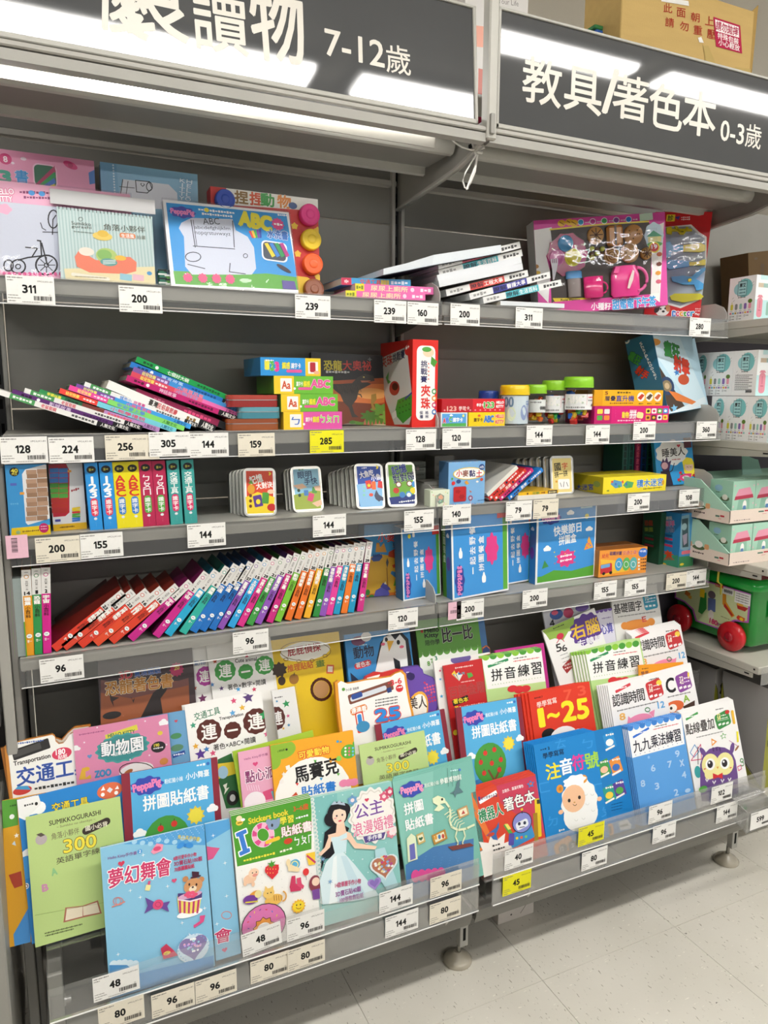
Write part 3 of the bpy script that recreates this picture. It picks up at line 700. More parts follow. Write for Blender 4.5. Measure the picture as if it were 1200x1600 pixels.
# ================================================================ leaning rows of activity books
ZA, ZB, ZC, ZD, ZE, ZF_, ZG, ZI, ZK, ZL = (0,1220,3.3333), (340,1150,3), (700,1080,4), (960,1100,5), (0,1100,3), (350,950,3.4286), (640,920,3.75), (880,900,3.75), (330,800,3.4286), (0,820,3.4286)
def cover(row, zf, TL, TR, bg, draw, label, th=.004, off=0, group=None, name='activity_book', H=None, n=0, gap=None, spc=None, nlabel=None, pages='#e9e6dd', film=False, step=(.0, 0)):
    Y, Z = ROW[row]; Y += off
    M, w_, h_ = fit(TL, TR, Y, Y, Z+.0006, TH, H=None, zf=zf); h0 = h_
    if H and H < h_: M, w_, h_ = fit(TL, TR, Y, Y, Z+.0006, TH, H=H, zf=zf)
    c = max(1e-6, 0); low = min((M @ Vector((0, 0, 0))).z, (M @ Vector((w_, 0, 0))).z)
    if H is None and low < Z: M = Matrix.Translation((0, 0, 0)) @ M
    t = book(name, label, M, w_, h_, th, bg, draw, zf, group=group, spc=spc, pages=pages, film=film)
    for k in range(n):
        q = M @ Matrix.Translation((-(step[0])*(k+1), (th+.0006)*(k+1), step[1]*(k+1)))
        dup(t, q, nlabel or ('copy behind the '+label)[:90], group or label.split(' ')[0]+' book copies')
    return t
# ---- row A, left
def d_dream(a):
    a.P([(640, 330), (1075, 215), (1085, 335)], '#5aa5dd')
    for i in range(9): a.E(700+i*42, 318-i*3+(i % 3)*8, 14, 12, '#a9d6ef')
    for i in range(40): a.E(760+(i % 10)*32+(i//10)*7, 300-(i % 10)*7+(i//10)*9, 2.2, 2.2, '#bfe0f5', 6)
    a.T('Hello Kitty手作書', (562, 404), (712, 375), 20, '#8a5a9a'); a.E(728, 367, 12, 12, '#4d9fe0'); a.T('2', (724, 367), (733, 366), 14, '#fff')
    a.T('免工具手作書', (925, 290), (1040, 303), 22, '#e0d25a', b=.04, oc='#5aa5dd', ow=.06)
    for s_ in (-1, 1): a.E(963+s_*22, 335, 22, 14, '#3f93dd', rot=s_*20)
    a.E(963, 335, 8, 9, '#2f7fd0')
    a.T('夢幻舞會', (565, 512), (890, 440), 92, '#d13a6a', b=.05, oc='#ffffff', ow=.11)
    a.T('8款可愛手作小物', (903, 405), (1022, 380), 20, '#c8345f', b=.05); a.T('3D寶石貼100顆', (906, 432), (1052, 403), 24, '#b03260', b=.05); a.T('70張圖圖貼紙', (908, 462), (1012, 440), 22, '#c8345f', b=.05)
    a.P([(785, 370), (815, 325), (850, 330), (845, 362), (800, 382)], '#f39bb5'); a.E(818, 352, 20, 12, '#e0507a')
    a.heart(632, 430, 17, '#d8405f'); a.heart(907, 518, 13, '#e0557f')
    for x, y in ((678, 570), (872, 548), (1065, 662), (948, 738), (615, 902), (745, 385), (985, 800), (730, 605)): a.star(x, y, 12, '#ffffff', n=4, k=.2)
    a.ring(615, 625, 26, 20, 4, '#d98a8a', 14); a.ring(615, 625, 12, 18, 3, '#d98a8a', 10); a.ln([(583, 655), (650, 628)], 6, '#e08a7a')
    a.R(770, 555, 26, 30, '#e9e2a0', r=4, rot=20); a.R(776, 530, 12, 20, '#d8527f', rot=20)
    # bear rising out of a striped present
    a.E(988, 688, 66, 20, '#ffffff')
    a.P([(922, 600), (1048, 596), (1036, 676), (985, 692), (930, 682)], '#f0d96a')
    for i in range(5): a.P([(930+i*25, 603), (941+i*25, 604), (943+i*22, 688), (933+i*22, 688)], '#c23a72')
    a.P([(925, 585), (1052, 580), (1050, 612), (988, 628), (925, 618)], '#4d3b78'); a.P([(925, 612), (988, 622), (1050, 606), (1050, 613), (988, 630), (925, 620)], '#efe3ee')
    a.E(988, 594, 62, 16, '#d9a9c9')
    a.E(965, 510, 15, 15, '#c98a5a'); a.E(1048, 512, 15, 15, '#c98a5a'); a.E(1005, 545, 48, 40, '#d49a68'); a.E(1003, 560, 20, 15, '#f2e0c4'); a.E(1003, 552, 6, 5, '#4a2a2a')
    a.E(985, 538, 5, 7, '#3a2020'); a.E(1022, 538, 5, 7, '#3a2020'); a.P([(998, 470), (1036, 472), (1034, 498), (1000, 496)], '#4a2436'); a.E(1018, 498, 28, 6, '#4a2436')
    for k in range(6): a.E(993+22*math.cos(k), 590+10*math.sin(k), 14, 9, '#e8567e')
    # purple ribbon bow
    a.P([(755, 605), (805, 630), (800, 660), (750, 690), (768, 648)], '#6a4a9a'); a.P([(885, 625), (840, 635), (835, 660), (880, 680), (870, 650)], '#6a4a9a'); a.E(822, 642, 27, 26, '#df4f7e'); a.ring(822, 642, 14, 13, 3, '#b22f5e', 12)
    a.P([(1040, 700), (1068, 697), (1060, 730), (1010, 765), (1006, 750), (1040, 728)], '#df4f8a')
    a.E(1006, 868, 82, 74, '#d8ebf7'); a.heart(1006, 862, 72, '#8d7fb0')
    for k in range(26): a.E(1006+50*math.cos(k*2.4)*((k % 5)/5+.15), 852+34*math.sin(k*2.4)*((k % 4)/4+.2), 6, 6, ('#f2b8d0', '#c9a9e8', '#a9d8e8', '#fff')[k % 4], 8)
    for k in range(30): a.E(1006+80*math.cos(k/30*6.283), 868+72*math.sin(k/30*6.283), 3, 3, '#7fb8df', 6)
    for i in range(5): a.E(590+i*28, 945+abs(i-2)*3, 20, 20, '#d9ecf6')
    a.P([(570, 955), (660, 955), (720, 1000), (1110, 905), (1110, 1120), (580, 1200)], '#5a9fd8')
    a.P([(835, 870), (865, 845), (905, 880), (925, 905), (850, 925)], '#c93a5a'); a.E(868, 893, 18, 10, '#f0d96a')
    a.T('PARTY', (855, 900), (882, 888), 12, '#8a2a3a', b=0)
t_dream = cover('A', ZA, (522, 352), (1062, 228), '#8cc6e4', d_dream, 'light blue craft book with magenta title, gift-box bear and heart window', th=.007, H=.27, film=False, off=-.006)
def d_dream2(a):
    a.bg('#8cc6e4'); a.P([(1062, 228), (1190, 200), (1200, 250), (1065, 330)], '#5aa5dd')
    a.P([(1070, 340), (1100, 345), (1145, 350), (1110, 405), (1070, 420)], '#d85a8c'); a.ring(1180, 700, 26, 20, 4, '#d98a8a', 14)
    a.T('會', (1118, 815), (1205, 795), 70, '#d13a6a', b=.05, oc='#ffffff', ow=.1)
    for x, y in ((1110, 285), (1172, 428), (1130, 745), (1180, 600)): a.star(x, y, 12, '#fff', n=4, k=.2)
    a.heart(1170, 880, 14, '#e0557f')
cover('A', ZA, (1066, 226), (1195, 196), '#8cc6e4', d_dream2, 'light blue craft book copy showing its edge beside the front one', th=.008, off=.006, H=.27)
def d_iq(a):
    a.bg('#f6f5f0'); a.P([(60, 370), (440, 285), (440, 530), (92, 612)], '#4f9e2f')
    a.T('Stickers book', (145, 400), (330, 355), 26, '#e9d23a', b=.05); a.T('3~6歲', (355, 342), (425, 328), 28, '#e0452a', b=.04)
    [[a.R(119+x, 499+y, w_+e, h_+e, c, r=5, rot=-10) for x, y, w_, h_ in ((0, 0, 22, 88), (-8, -44, 50, 20), (8, 44, 50, 20))] for e, c in ((10, '#ffffff'), (0, '#3f7fd6'))]
    a.ring(213, 463, 40, 44, 26, '#f4f0f0', 22)
    for k in range(12): a.ring(213, 463, 40, 44, 22, ('#e0508f', '#f7b8d2')[k % 2], 3, k*30, k*30+30)
    a.R(258, 488, 70, 18, '#f2c63a', r=8, rot=-6)
    a.E(262, 415, 28, 24, '#8aa0c0'); a.E(238, 402, 12, 14, '#8aa0c0'); a.E(285, 398, 12, 14, '#8aa0c0'); a.E(255, 418, 5, 8, '#333')
    a.T('學習', (292, 400), (355, 385), 34, '#f5e94a', b=.05, oc='#2f7a1a', ow=.08); a.T('貼紙書', (298, 452), (440, 418), 46, '#f7f7f2', b=.05, oc='#c94a8a', ow=.09)
    a.T('ㄅㄆㄇ', (360, 495), (450, 475), 40, '#fff', b=.04); a.grk((120, 585), (270, 548), 12, '#f0e64a'); a.grk((290, 543), (350, 525), 12, '#f5f5e0'); a.grk((365, 386), (425, 370), 10, '#fff'); a.E(330, 492, 20, 14, '#d0442a')
    a.E(102, 405, 17, 14, '#f0cf4a'); a.E(100, 386, 14, 13, '#f6e6b8'); a.ln([(94, 408), (112, 404)], 4, '#5a4420'); a.E(118, 392, 10, 7, '#fff')
    for i in range(9):
        for j in range(8): a.E(112+j*46+i*2, 630+i*38-j*9, 1.8, 1.8, '#c9c9c4', 5)
    # pig, strawberry, snail, gift
    a.E(148, 665, 32, 26, '#f8f4ee'); a.E(150, 668, 30, 22, '#f3c9a8'); a.E(168, 640, 24, 22, '#f6d3b4'); a.E(174, 650, 12, 8, '#e89a8a'); a.E(162, 640, 3, 3, '#333'); a.E(180, 636, 3, 3, '#333')
    a.E(128, 690, 8, 12, '#f3c9a8'); a.E(165, 692, 8, 12, '#f3c9a8')
    a.P([(222, 612), (285, 600), (282, 640), (255, 670), (230, 648)], '#dd2f3a'); a.E(238, 625, 18, 20, '#dd2f3a'); a.E(268, 620, 18, 20, '#dd2f3a'); a.star(252, 600, 22, '#4a9a2f', n=6, k=.4)
    for k in range(7): a.E(232+(k % 4)*13, 622+(k//4)*18, 2, 3, '#f6d36a', 6)
    a.E(360, 600, 24, 24, '#5ab0d6'); a.ring(360, 600, 15, 15, 4, '#f3e68a', 14); a.P([(325, 590), (340, 600), (385, 618), (380, 634), (330, 632)], '#f2ddb0'); a.E(330, 592, 10, 18, '#f2ddb0')
    a.P([(412, 550), (455, 540), (455, 600), (425, 604)], '#f3c83a'); a.ln([(418, 560), (455, 590)], 8, '#c9356a')
    a.P([(345, 655), (362, 652), (364, 690), (392, 700), (388, 722), (340, 728), (336, 705)], '#cf3a62'); a.P([(368, 665), (388, 660), (392, 690), (404, 700), (398, 715), (372, 700)], '#dd4f74')
    a.E(412, 635, 14, 17, '#e03a3a'); a.ln([(412, 652), (414, 672)], 2, '#888')
    a.E(455, 690, 28, 40, '#8a3a4a'); a.E(458, 680, 18, 20, '#f5d3bc'); a.P([(440, 720), (475, 712), (478, 760), (446, 765)], '#7a4a9a')
    # parrot, cat, sun, ring cake
    a.E(168, 748, 32, 20, '#e9a03a', rot=-25); a.E(152, 765, 34, 22, '#7a3f9a', rot=10); a.E(188, 738, 16, 18, '#f2e3a0'); a.ln([(130, 778), (185, 772)], 6, '#e0d23a')
    a.E(262, 765, 42, 26, '#f0c060'); a.E(238, 735, 26, 24, '#f4cc70'); a.P([(218, 722), (222, 700), (235, 715)], '#f4cc70'); a.P([(242, 713), (258, 698), (260, 722)], '#f4cc70')
    for k in range(4): a.ln([(262+k*11, 745), (264+k*11, 768)], 3, '#a06a2a')
    a.ring(303, 748, 16, 22, 6, '#e0a850', 12, -80, 90); a.E(232, 735, 3, 3, '#333'); a.E(248, 731, 3, 3, '#333')
    a.star(377, 795, 34, '#f2b93a', n=14, k=.8); a.E(377, 795, 25, 23, '#f6d93a'); a.E(368, 790, 3, 4, '#333'); a.E(386, 787, 3, 4, '#333'); a.ring(377, 798, 12, 9, 2.5, '#a0522a', 8, 20, 160)
    a.E(215, 880, 104, 98, '#2a2a2a'); a.E(215, 880, 100, 94, '#dc7ab2'); a.star(215, 895, 52, '#3a2a1a', n=9, k=.78); a.star(215, 895, 48, '#efa04a', n=9, k=.78); a.E(215, 897, 30, 26, '#f6f5f0')
    for k in range(16): a.R(215+75*math.cos(k*.39+3.3), 880+70*math.sin(k*.39+3.3), 9, 4, ('#e0403a', '#3a7fd6', '#f2e04a', '#7a3f9a')[k % 4], rot=k*50)
cover('A', ZB, (62, 375), (437, 288), '#ece9e2', d_iq, 'sticker book with green top, big IQ letters and cartoon food and animals', th=.004, n=3, step=(.0, .002), H=.268, nlabel='sticker book copy with green top tucked behind the front one')
def d_princess(a):
    a.bg('#8fc9c4'); a.P([(437, 293), (560, 268), (560, 480), (600, 760), (490, 790)], '#7fbfbd')
    for k in range(26): a.E(440+k*2.1, 300+k*19, 13, 11, '#dfe6e2')
    for k in range(26): a.E(441+k*2.1, 300+k*19, 6, 5, '#a9cfca')
    for k in range(60): a.E(460+(k*61 % 350), 250+(k*97 % 480), 2+(k % 3), 2+(k % 3), '#d7ecec', 6)
    a.blob(725, 370, 108, 128, '#f1efe9', n=16, k=.06); a.blob(725, 370, 98, 116, '#dcd6cd', n=16, k=.06); a.blob(725, 370, 92, 110, '#f4f0ea', n=16, k=.05)
    for x, y, c in ((778, 282, '#d8607f'), (805, 260, '#c94a6a'), (812, 455, '#e08a9a'), (630, 300, '#6f9fc9'), (822, 440, '#f3e6e6')):
        a.star(x, y, 26, c, n=6, k=.7); a.E(x, y, 9, 9, '#f6dfe0')
    a.T('公主', (640, 358), (772, 322), 66, '#7d4f9e', b=.035, oc='#fff', ow=.07); a.T('浪漫婚禮', (632, 442), (820, 394), 62, '#e07a9c', b=.03, oc='#fff', ow=.06)
    a.heart(697, 298, 10, '#d8405f'); a.P([(680, 470), (785, 448), (775, 478), (690, 500)], '#5b4b8c'); a.T('手作書', (700, 480), (768, 464), 22, '#fff', b=.04)
    # ball gown and dark hair
    a.P([(500, 450), (560, 400), (615, 430), (560, 560), (500, 575), (480, 640)], '#15131a'); a.E(562, 362, 50, 56, '#1b171e'); a.E(528, 388, 30, 34, '#1b171e'); a.E(590, 345, 30, 32, '#1b171e')
    a.P([(548, 545), (580, 535), (640, 600), (720, 700), (755, 745), (640, 770), (490, 788), (476, 680), (505, 590)], '#d9ecf1'); a.P([(575, 560), (600, 560), (700, 760), (640, 770)], '#c6e0e9'); a.P([(540, 570), (556, 556), (560, 780), (520, 785)], '#eef7f8')
    a.P([(528, 470), (606, 450), (600, 540), (548, 552)], '#cfe8ee'); a.P([(556, 410), (590, 400), (600, 445), (625, 455), (612, 482), (520, 495), (515, 462), (552, 452)], '#f4cfb4')
    a.P([(530, 473), (565, 470), (604, 450), (604, 475), (560, 492), (530, 492)], '#cfe8ee'); a.P([(620, 455), (650, 500), (745, 515), (735, 530), (640, 525), (605, 480)], '#f4cfb4'); a.P([(520, 465), (500, 520), (470, 552), (482, 560), (525, 520), (530, 485)], '#f4cfb4')
    a.E(568, 372, 32, 40, '#f8d9c2'); a.P([(530, 350), (548, 315), (598, 318), (606, 352), (570, 340)], '#1b171e')
    a.E(556, 373, 4, 5, '#3a2a3a'); a.E(582, 368, 4, 5, '#3a2a3a'); a.E(571, 396, 8, 4, '#d8425a'); a.E(549, 384, 6, 4, '#f0a8a0'); a.P([(530, 322), (545, 302), (556, 314), (568, 298), (578, 312), (590, 308), (596, 324), (560, 318)], '#b8c7d8')
    a.P([(735, 530), (780, 520), (845, 700), (790, 720), (740, 640)], '#b5dbe2')
    a.heart(778, 608, 66, '#dfe8ea'); a.heart(778, 606, 57, '#b8765a')
    for k in range(30): a.E(778+42*math.cos(k*2.4)*((k % 5)/5+.2), 598+36*math.sin(k*2.4)*((k % 4)/4+.25), 7, 6, ('#d9564a', '#8fb0d9', '#e9d9a0', '#b9508a', '#f2f0ee')[k % 5], 8)
    a.heart(732, 688, 32, '#a98fd0'); a.heart(732, 686, 22, '#8f74c0'); a.star(525, 680, 14, '#7fa8d0', n=6, k=.3); a.star(492, 575, 14, '#7fa8d0', n=6, k=.3)
    a.T('14款華麗手作小物', (548, 698), (668, 676), 24, '#c9507a', b=.04); a.T('3D寶石貼40顆', (550, 740), (668, 712), 26, '#9a5a9a', b=.04); a.T('100張裝飾貼紙', (570, 768), (680, 742), 24, '#9a5a9a', b=.04)
cover('A', ZB, (435, 292), (815, 212), '#93cbc6', d_princess, 'teal craft book with a dark-haired princess in a pale ball gown', th=.006, H=.268, n=1, nlabel='teal princess craft book copy behind the front one')
def d_museum(a):
    a.bg('#7dbcae'); a.P([(818, 215), (1010, 165), (1010, 520), (880, 600)], '#8ac6b8'); a.P([(880, 605), (1010, 520), (1200, 480), (1200, 760), (890, 800)], '#4b7fb6')
    for k in range(90): a.E(900+(k*67 % 300), 560+(k*43 % 200), 5, 1.5, '#5c90c4', 5)
    a.blob(908, 248, 56, 36, '#3c4fb0', n=8, k=.08); a.T('PeppaPig', (858, 262), (960, 236), 40, '#f09ac0', b=.05)
    a.T('粉紅豬小妹', (968, 232), (1035, 216), 20, '#e6f2ea'); a.T('參觀博物館', (1040, 214), (1140, 190), 26, '#f4fbf4', b=.04)
    a.T('拼圖', (872, 345), (960, 318), 52, '#fff', b=.05); a.T('貼紙書', (878, 420), (1008, 382), 50, '#fff', b=.05); a.grk((1088, 163), (1135, 156), 8, '#dff'); a.E(1132, 158, 6, 6, '#4d7fd0')
    for x in (1075, 1095, 1128): a.ln([(x, 150), (x+5, 235)], 2, '#5a8a80')
    a.P([(1085, 268), (1110, 255), (1120, 215), (1135, 200), (1130, 240), (1150, 262), (1118, 270), (1112, 290), (1105, 268)], '#5e7f86')
    # dinosaur skeleton on its plinth
    a.P([(1005, 292), (1030, 278), (1062, 290), (1070, 312), (1040, 318), (1062, 335), (1035, 352), (1012, 348), (1030, 325), (1008, 312)], '#e9efc9'); a.E(1050, 296, 5, 6, '#333')
    sp = [(1068, 310), (1085, 335), (1090, 365), (1085, 395), (1095, 425), (1125, 440), (1165, 432), (1200, 415)]
    a.ln(sp, 9, '#e9efc9')
    for k in range(7): a.ln([(1080+k*9, 355+k*10), (1062+k*11, 368+k*12)], 4, '#e9efc9'); a.ln([(1080+k*9, 355+k*10), (1100+k*9, 345+k*10)], 3, '#e9efc9')
    a.ln([(1120, 440), (1112, 470), (1125, 500), (1118, 520)], 6, '#e9efc9'); a.ln([(1150, 436), (1158, 468), (1145, 498), (1150, 515)], 6, '#e9efc9')
    a.P([(1075, 518), (1180, 500), (1200, 512), (1100, 535)], '#7d3f3a')
    for x, y, w2, h2, c in ((1148, 355, 50, 46, '#c9a06a'), (1038, 472, 66, 48, '#b98a3a'), (950, 478, 34, 50, '#c9b06a')): a.R(x, y, w2, h2, c, rot=-7); a.R(x, y, w2*.72, h2*.66, '#eee8c9', rot=-7)
    for k, c in enumerate(('#e0a03a', '#4a7fb0', '#c94a3a')): a.E(1020+k*17, 474-k*3, 6, 11, c)
    a.P([(1140, 366), (1148, 345), (1158, 362)], '#c0504a'); a.heart(950, 480, 10, '#3a6a4a')
    a.P([(890, 590), (884, 480), (905, 455), (925, 470), (935, 575)], '#e3ecc9'); a.P([(900, 582), (896, 510), (920, 500), (926, 572)], '#6d6fb8')
    for k in range(5): a.E(925+k*30, 655-k*3, 20, 30, '#e0549a')
cover('A', ZB, (818, 213), (1187, 112), '#7dbcae', d_museum, 'green and blue puzzle sticker book with a dinosaur skeleton in a museum', th=.004, n=2, step=(-.004, .003), H=.275, nlabel='green puzzle sticker book copy fanned out behind the museum one')
# ---- row A, right
def d_robot(a):
    a.bg('#d9472f'); a.P([(300, 590), (545, 525), (620, 905), (330, 700)], '#c9405a')
    for x0, y0, x1, y1, w2 in ((155, 680, 250, 890, 22), (165, 760, 300, 1000, 16), (200, 990, 345, 905, 14), (150, 640, 170, 900, 10)): a.ln([(x0, y0), (x1, y1)], w2, '#e87a3a')
    a.star(290, 1010, 130, '#f4efe9', n=9, k=.6); a.P([(200, 1010), (400, 930), (420, 1200), (220, 1250)], '#f4efe9')
    a.T('主題多．滿滿可著色', (338, 628), (470, 590), 20, '#fff', b=.02); a.R(250, 662, 118, 26, '#fff', r=5, rot=-13); a.R(195, 672, 12, 26, '#2f3f9a'); a.T('超可愛著色', (205, 672), (280, 653), 17, '#24346a'); a.T('12', (284, 652), (306, 646), 20, '#24346a', b=.05)
    a.T('機器人', (192, 785), (340, 730), 78, '#2f8a5a', b=.05, oc='#ffffff', ow=.09); a.T('著色本', (348, 715), (540, 650), 78, '#f8f6f2', b=.05, oc='#2a2340', ow=.10)
    a.R(562, 790, 34, 240, '#e8c92a', r=6, rot=8); a.R(565, 690, 22, 26, '#3a3a2a', rot=8); a.R(548, 850, 26, 180, '#a8821f', rot=8); a.P([(345, 838), (362, 825), (408, 892), (385, 898)], '#5aa84a'); a.P([(352, 830), (372, 828), (395, 860), (375, 866)], '#f0e06a')
    # plain toy robot of simple blocks
    a.R(460, 905, 150, 90, '#3a8fc9', r=10, rot=-8); a.E(462, 820, 62, 66, '#26233a'); a.E(462, 820, 57, 61, '#8a8fd0'); a.R(462, 832, 78, 50, '#e9ecf2', r=14, rot=-8); a.E(444, 828, 9, 11, '#24304a'); a.E(478, 822, 9, 11, '#24304a'); a.ln([(446, 852), (476, 846)], 4, '#24304a')
    a.ln([(462, 762), (460, 740)], 5, '#26233a'); a.E(460, 738, 8, 8, '#e8c92a'); a.R(395, 925, 34, 76, '#5a4fa8', r=8, rot=15)
    for k in range(3): a.R(430+k*28, 918-k*5, 16, 16, ('#e8c92a', '#e05a3a', '#7ac46a')[k], r=3)
    a.P([(235, 905), (262, 880), (300, 850), (316, 815), (318, 850), (300, 890), (310, 930), (280, 925), (262, 900)], '#3a6fb0'); a.E(268, 895, 22, 12, '#c94a3a')
    a.grk((275, 968), (325, 953), 12, '#3a3a3a'); a.grk((280, 995), (355, 972), 12, '#3a3a3a')
    a.star(515, 580, 26, '#3a7fc0', n=5, k=.5); a.E(515, 578, 9, 9, '#e05a3a')
    a.P([(560, 960), (640, 935), (650, 1020), (580, 1060)], '#d0484a')
cover('A', ZC, (145, 634), (545, 517), '#d3502f', d_robot, 'red robot colouring book with white and green title letters', th=.0035, n=3, step=(.002, .003), H=.262, nlabel='red robot colouring book copy standing behind the front one')
def d_zhu(a):
    a.bg('#1f86cf')
    for t_, x, y in (('ㄊ', 700, 325), ('ㄅ', 870, 325), ('ㄈ', 600, 600), ('ㄇ', 945, 605), ('ㄉ', 650, 810), ('ㄆ', 985, 750)): a.T(t_, (x-30, y+8), (x+35, y-6), 60, '#3a97dc', b=.04)
    a.T('學學寫寫', (592, 408), (722, 375), 36, '#15324f', b=.03); a.T('2', (623, 357), (634, 354), 16, '#122', b=.05); a.grk((575, 368), (615, 358), 10, '#14456f')
    for ch, x0, x1, y0, y1, c in (('注', 612, 700, 508, 488, '#f4e23a'), ('音', 700, 775, 478, 458, '#ffffff'), ('符', 775, 850, 452, 435, '#e0409a'), ('號', 855, 945, 440, 420, '#a9d84a')): a.T(ch, (x0, y0), (x1, y1), 96, c, b=.06)
    # woolly sheep
    a.blob(822, 690, 112, 150, '#f6f6f4', n=12, k=.04); a.E(830, 770, 108, 105, '#f6f6f4'); a.E(698, 610, 22, 26, '#e39a3a'); a.E(845, 548, 24, 26, '#e39a3a'); a.E(700, 610, 10, 13, '#c97a2a')
    a.blob(790, 560, 70, 36, '#ffffff', n=7, k=.1); a.E(785, 670, 72, 86, '#f3c39c'); a.E(756, 683, 9, 12, '#2a1a14'); a.E(820, 663, 9, 12, '#2a1a14'); a.E(789, 694, 6, 4, '#c9903a'); a.ring(791, 700, 12, 14, 3, '#5a3a22', 8, 20, 160)
    a.E(704, 755, 16, 14, '#f3c39c'); a.E(945, 672, 15, 14, '#f3c39c')
    for x, y in ((870, 700), (905, 740), (800, 800), (860, 640), (845, 790), (900, 640)): a.ring(x, y, 10, 10, 2.5, '#d9d9d4', 8, 0, 180)
    a.R(722, 968, 118, 88, '#e2953a', r=22, rot=-14); a.E(718, 985, 28, 32, '#51504a'); a.E(778, 965, 28, 32, '#51504a'); a.T('12', (700, 988), (722, 982), 24, '#e9e6df', b=.04); a.T('3', (770, 965), (786, 961), 24, '#e9e6df', b=.04)
    a.grk((690, 872), (728, 862), 14, '#e9eef2', 3)
cover('A', ZC, (533, 338), (912, 247), '#1f86cf', d_zhu, 'blue phonics book with a white woolly sheep and four coloured title letters', th=.003, n=5, step=(.003, .0015), H=.272, nlabel='blue phonics book copy fanned out to the left behind the sheep cover')
def d_zhub(a):
    a.bg('#1b7dc4')
    for x, y, c, c2 in ((1010, 310, '#2f8fd0', '#f4f4f2'), (1050, 465, '#e8913a', '#3a6fc0'), (1072, 610, '#5b3f96', '#58a84a'), (976, 480, '#4a9a4a', '#f0c0a0'), (1008, 640, '#2f9f8f', '#f2d24a')):
        a.R(x, y, 66, 100, c, rot=-12); a.E(x, y+10, 24, 22, c2); a.R(x+3, y+44, 60, 12, '#f2efe9', rot=-12); a.grk((x-26, y-34), (x+26, y-44), 14, '#f2efe9', 4)
    for k in range(3): a.grk((1020, 710+k*18), (1090, 693+k*18), 6, '#0f4a7a')
    a.R(1000, 870, 70, 80, '#e2953a', r=20); a.R(1000, 870, 40, 48, '#3c3c3c'); a.P([(1065, 820), (1120, 800), (1150, 840), (1140, 860), (1075, 870)], '#dfe3e6'); a.grk((1075, 845), (1125, 832), 20, '#444', 12)
cover('A', ZC, (912, 249), (1083, 212), '#1b7dc4', d_zhub, 'back cover of a blue phonics book with small pictured books', th=.003, off=.003, H=.272)
def awning(a, p0, p1, n, ry, cols): a.scal(p0, p1, n, ry, cols)
def d_nine(a):
    a.bg('#5b9fe0'); a.P([(100, 180), (520, 75), (548, 312), (140, 422)], '#f4f4f6'); a.scal((100, 190), (520, 88), 9, 28, ('#3b7fd0', '#5a9de6'))
    a.R(207, 224, 138, 18, '#2f6fd0', r=4, rot=-13); a.grk((145, 237), (262, 209), 9, '#fff'); a.grk((312, 178), (408, 156), 10, '#555'); a.grk((300, 200), (500, 153), 9, '#d84a4a')
    for ch, x0, x1, y0, y1 in (('九', 146, 212, 338, 322), ('九', 216, 282, 318, 302), ('乘', 286, 338, 298, 284), ('法', 342, 398, 280, 268), ('練', 402, 460, 266, 252), ('習', 464, 516, 252, 238)): a.T(ch, (x0, y0), (x1, y1), 92, '#1a1c30', b=.035)
    for k in range(11): a.star(165+k*36, 398-k*10, 6, '#8a8fb0', n=4, k=.4)
    for t_, x, y in (('9', 490, 388), ('x', 525, 460), ('4', 541, 552), ('6', 300, 500), ('8', 220, 620), ('7', 430, 470), ('3', 330, 640), ('2', 480, 690)): a.T(t_, (x-16, y+4), (x+16, y-4), 48, '#b4d4f4', b=.05)
    a.E(570, 675, 22, 16, '#b4d4f4'); a.E(265, 415, 9, 12, '#8fc0ee')
cover('A', ZD, (100, 182), (520, 78), '#5b9fe0', d_nine, 'blue and white multiplication practice book with scalloped blue top', th=.003, n=4, step=(.0025, .001), H=.268, nlabel='multiplication practice book copy behind the front one, scalloped blue top')
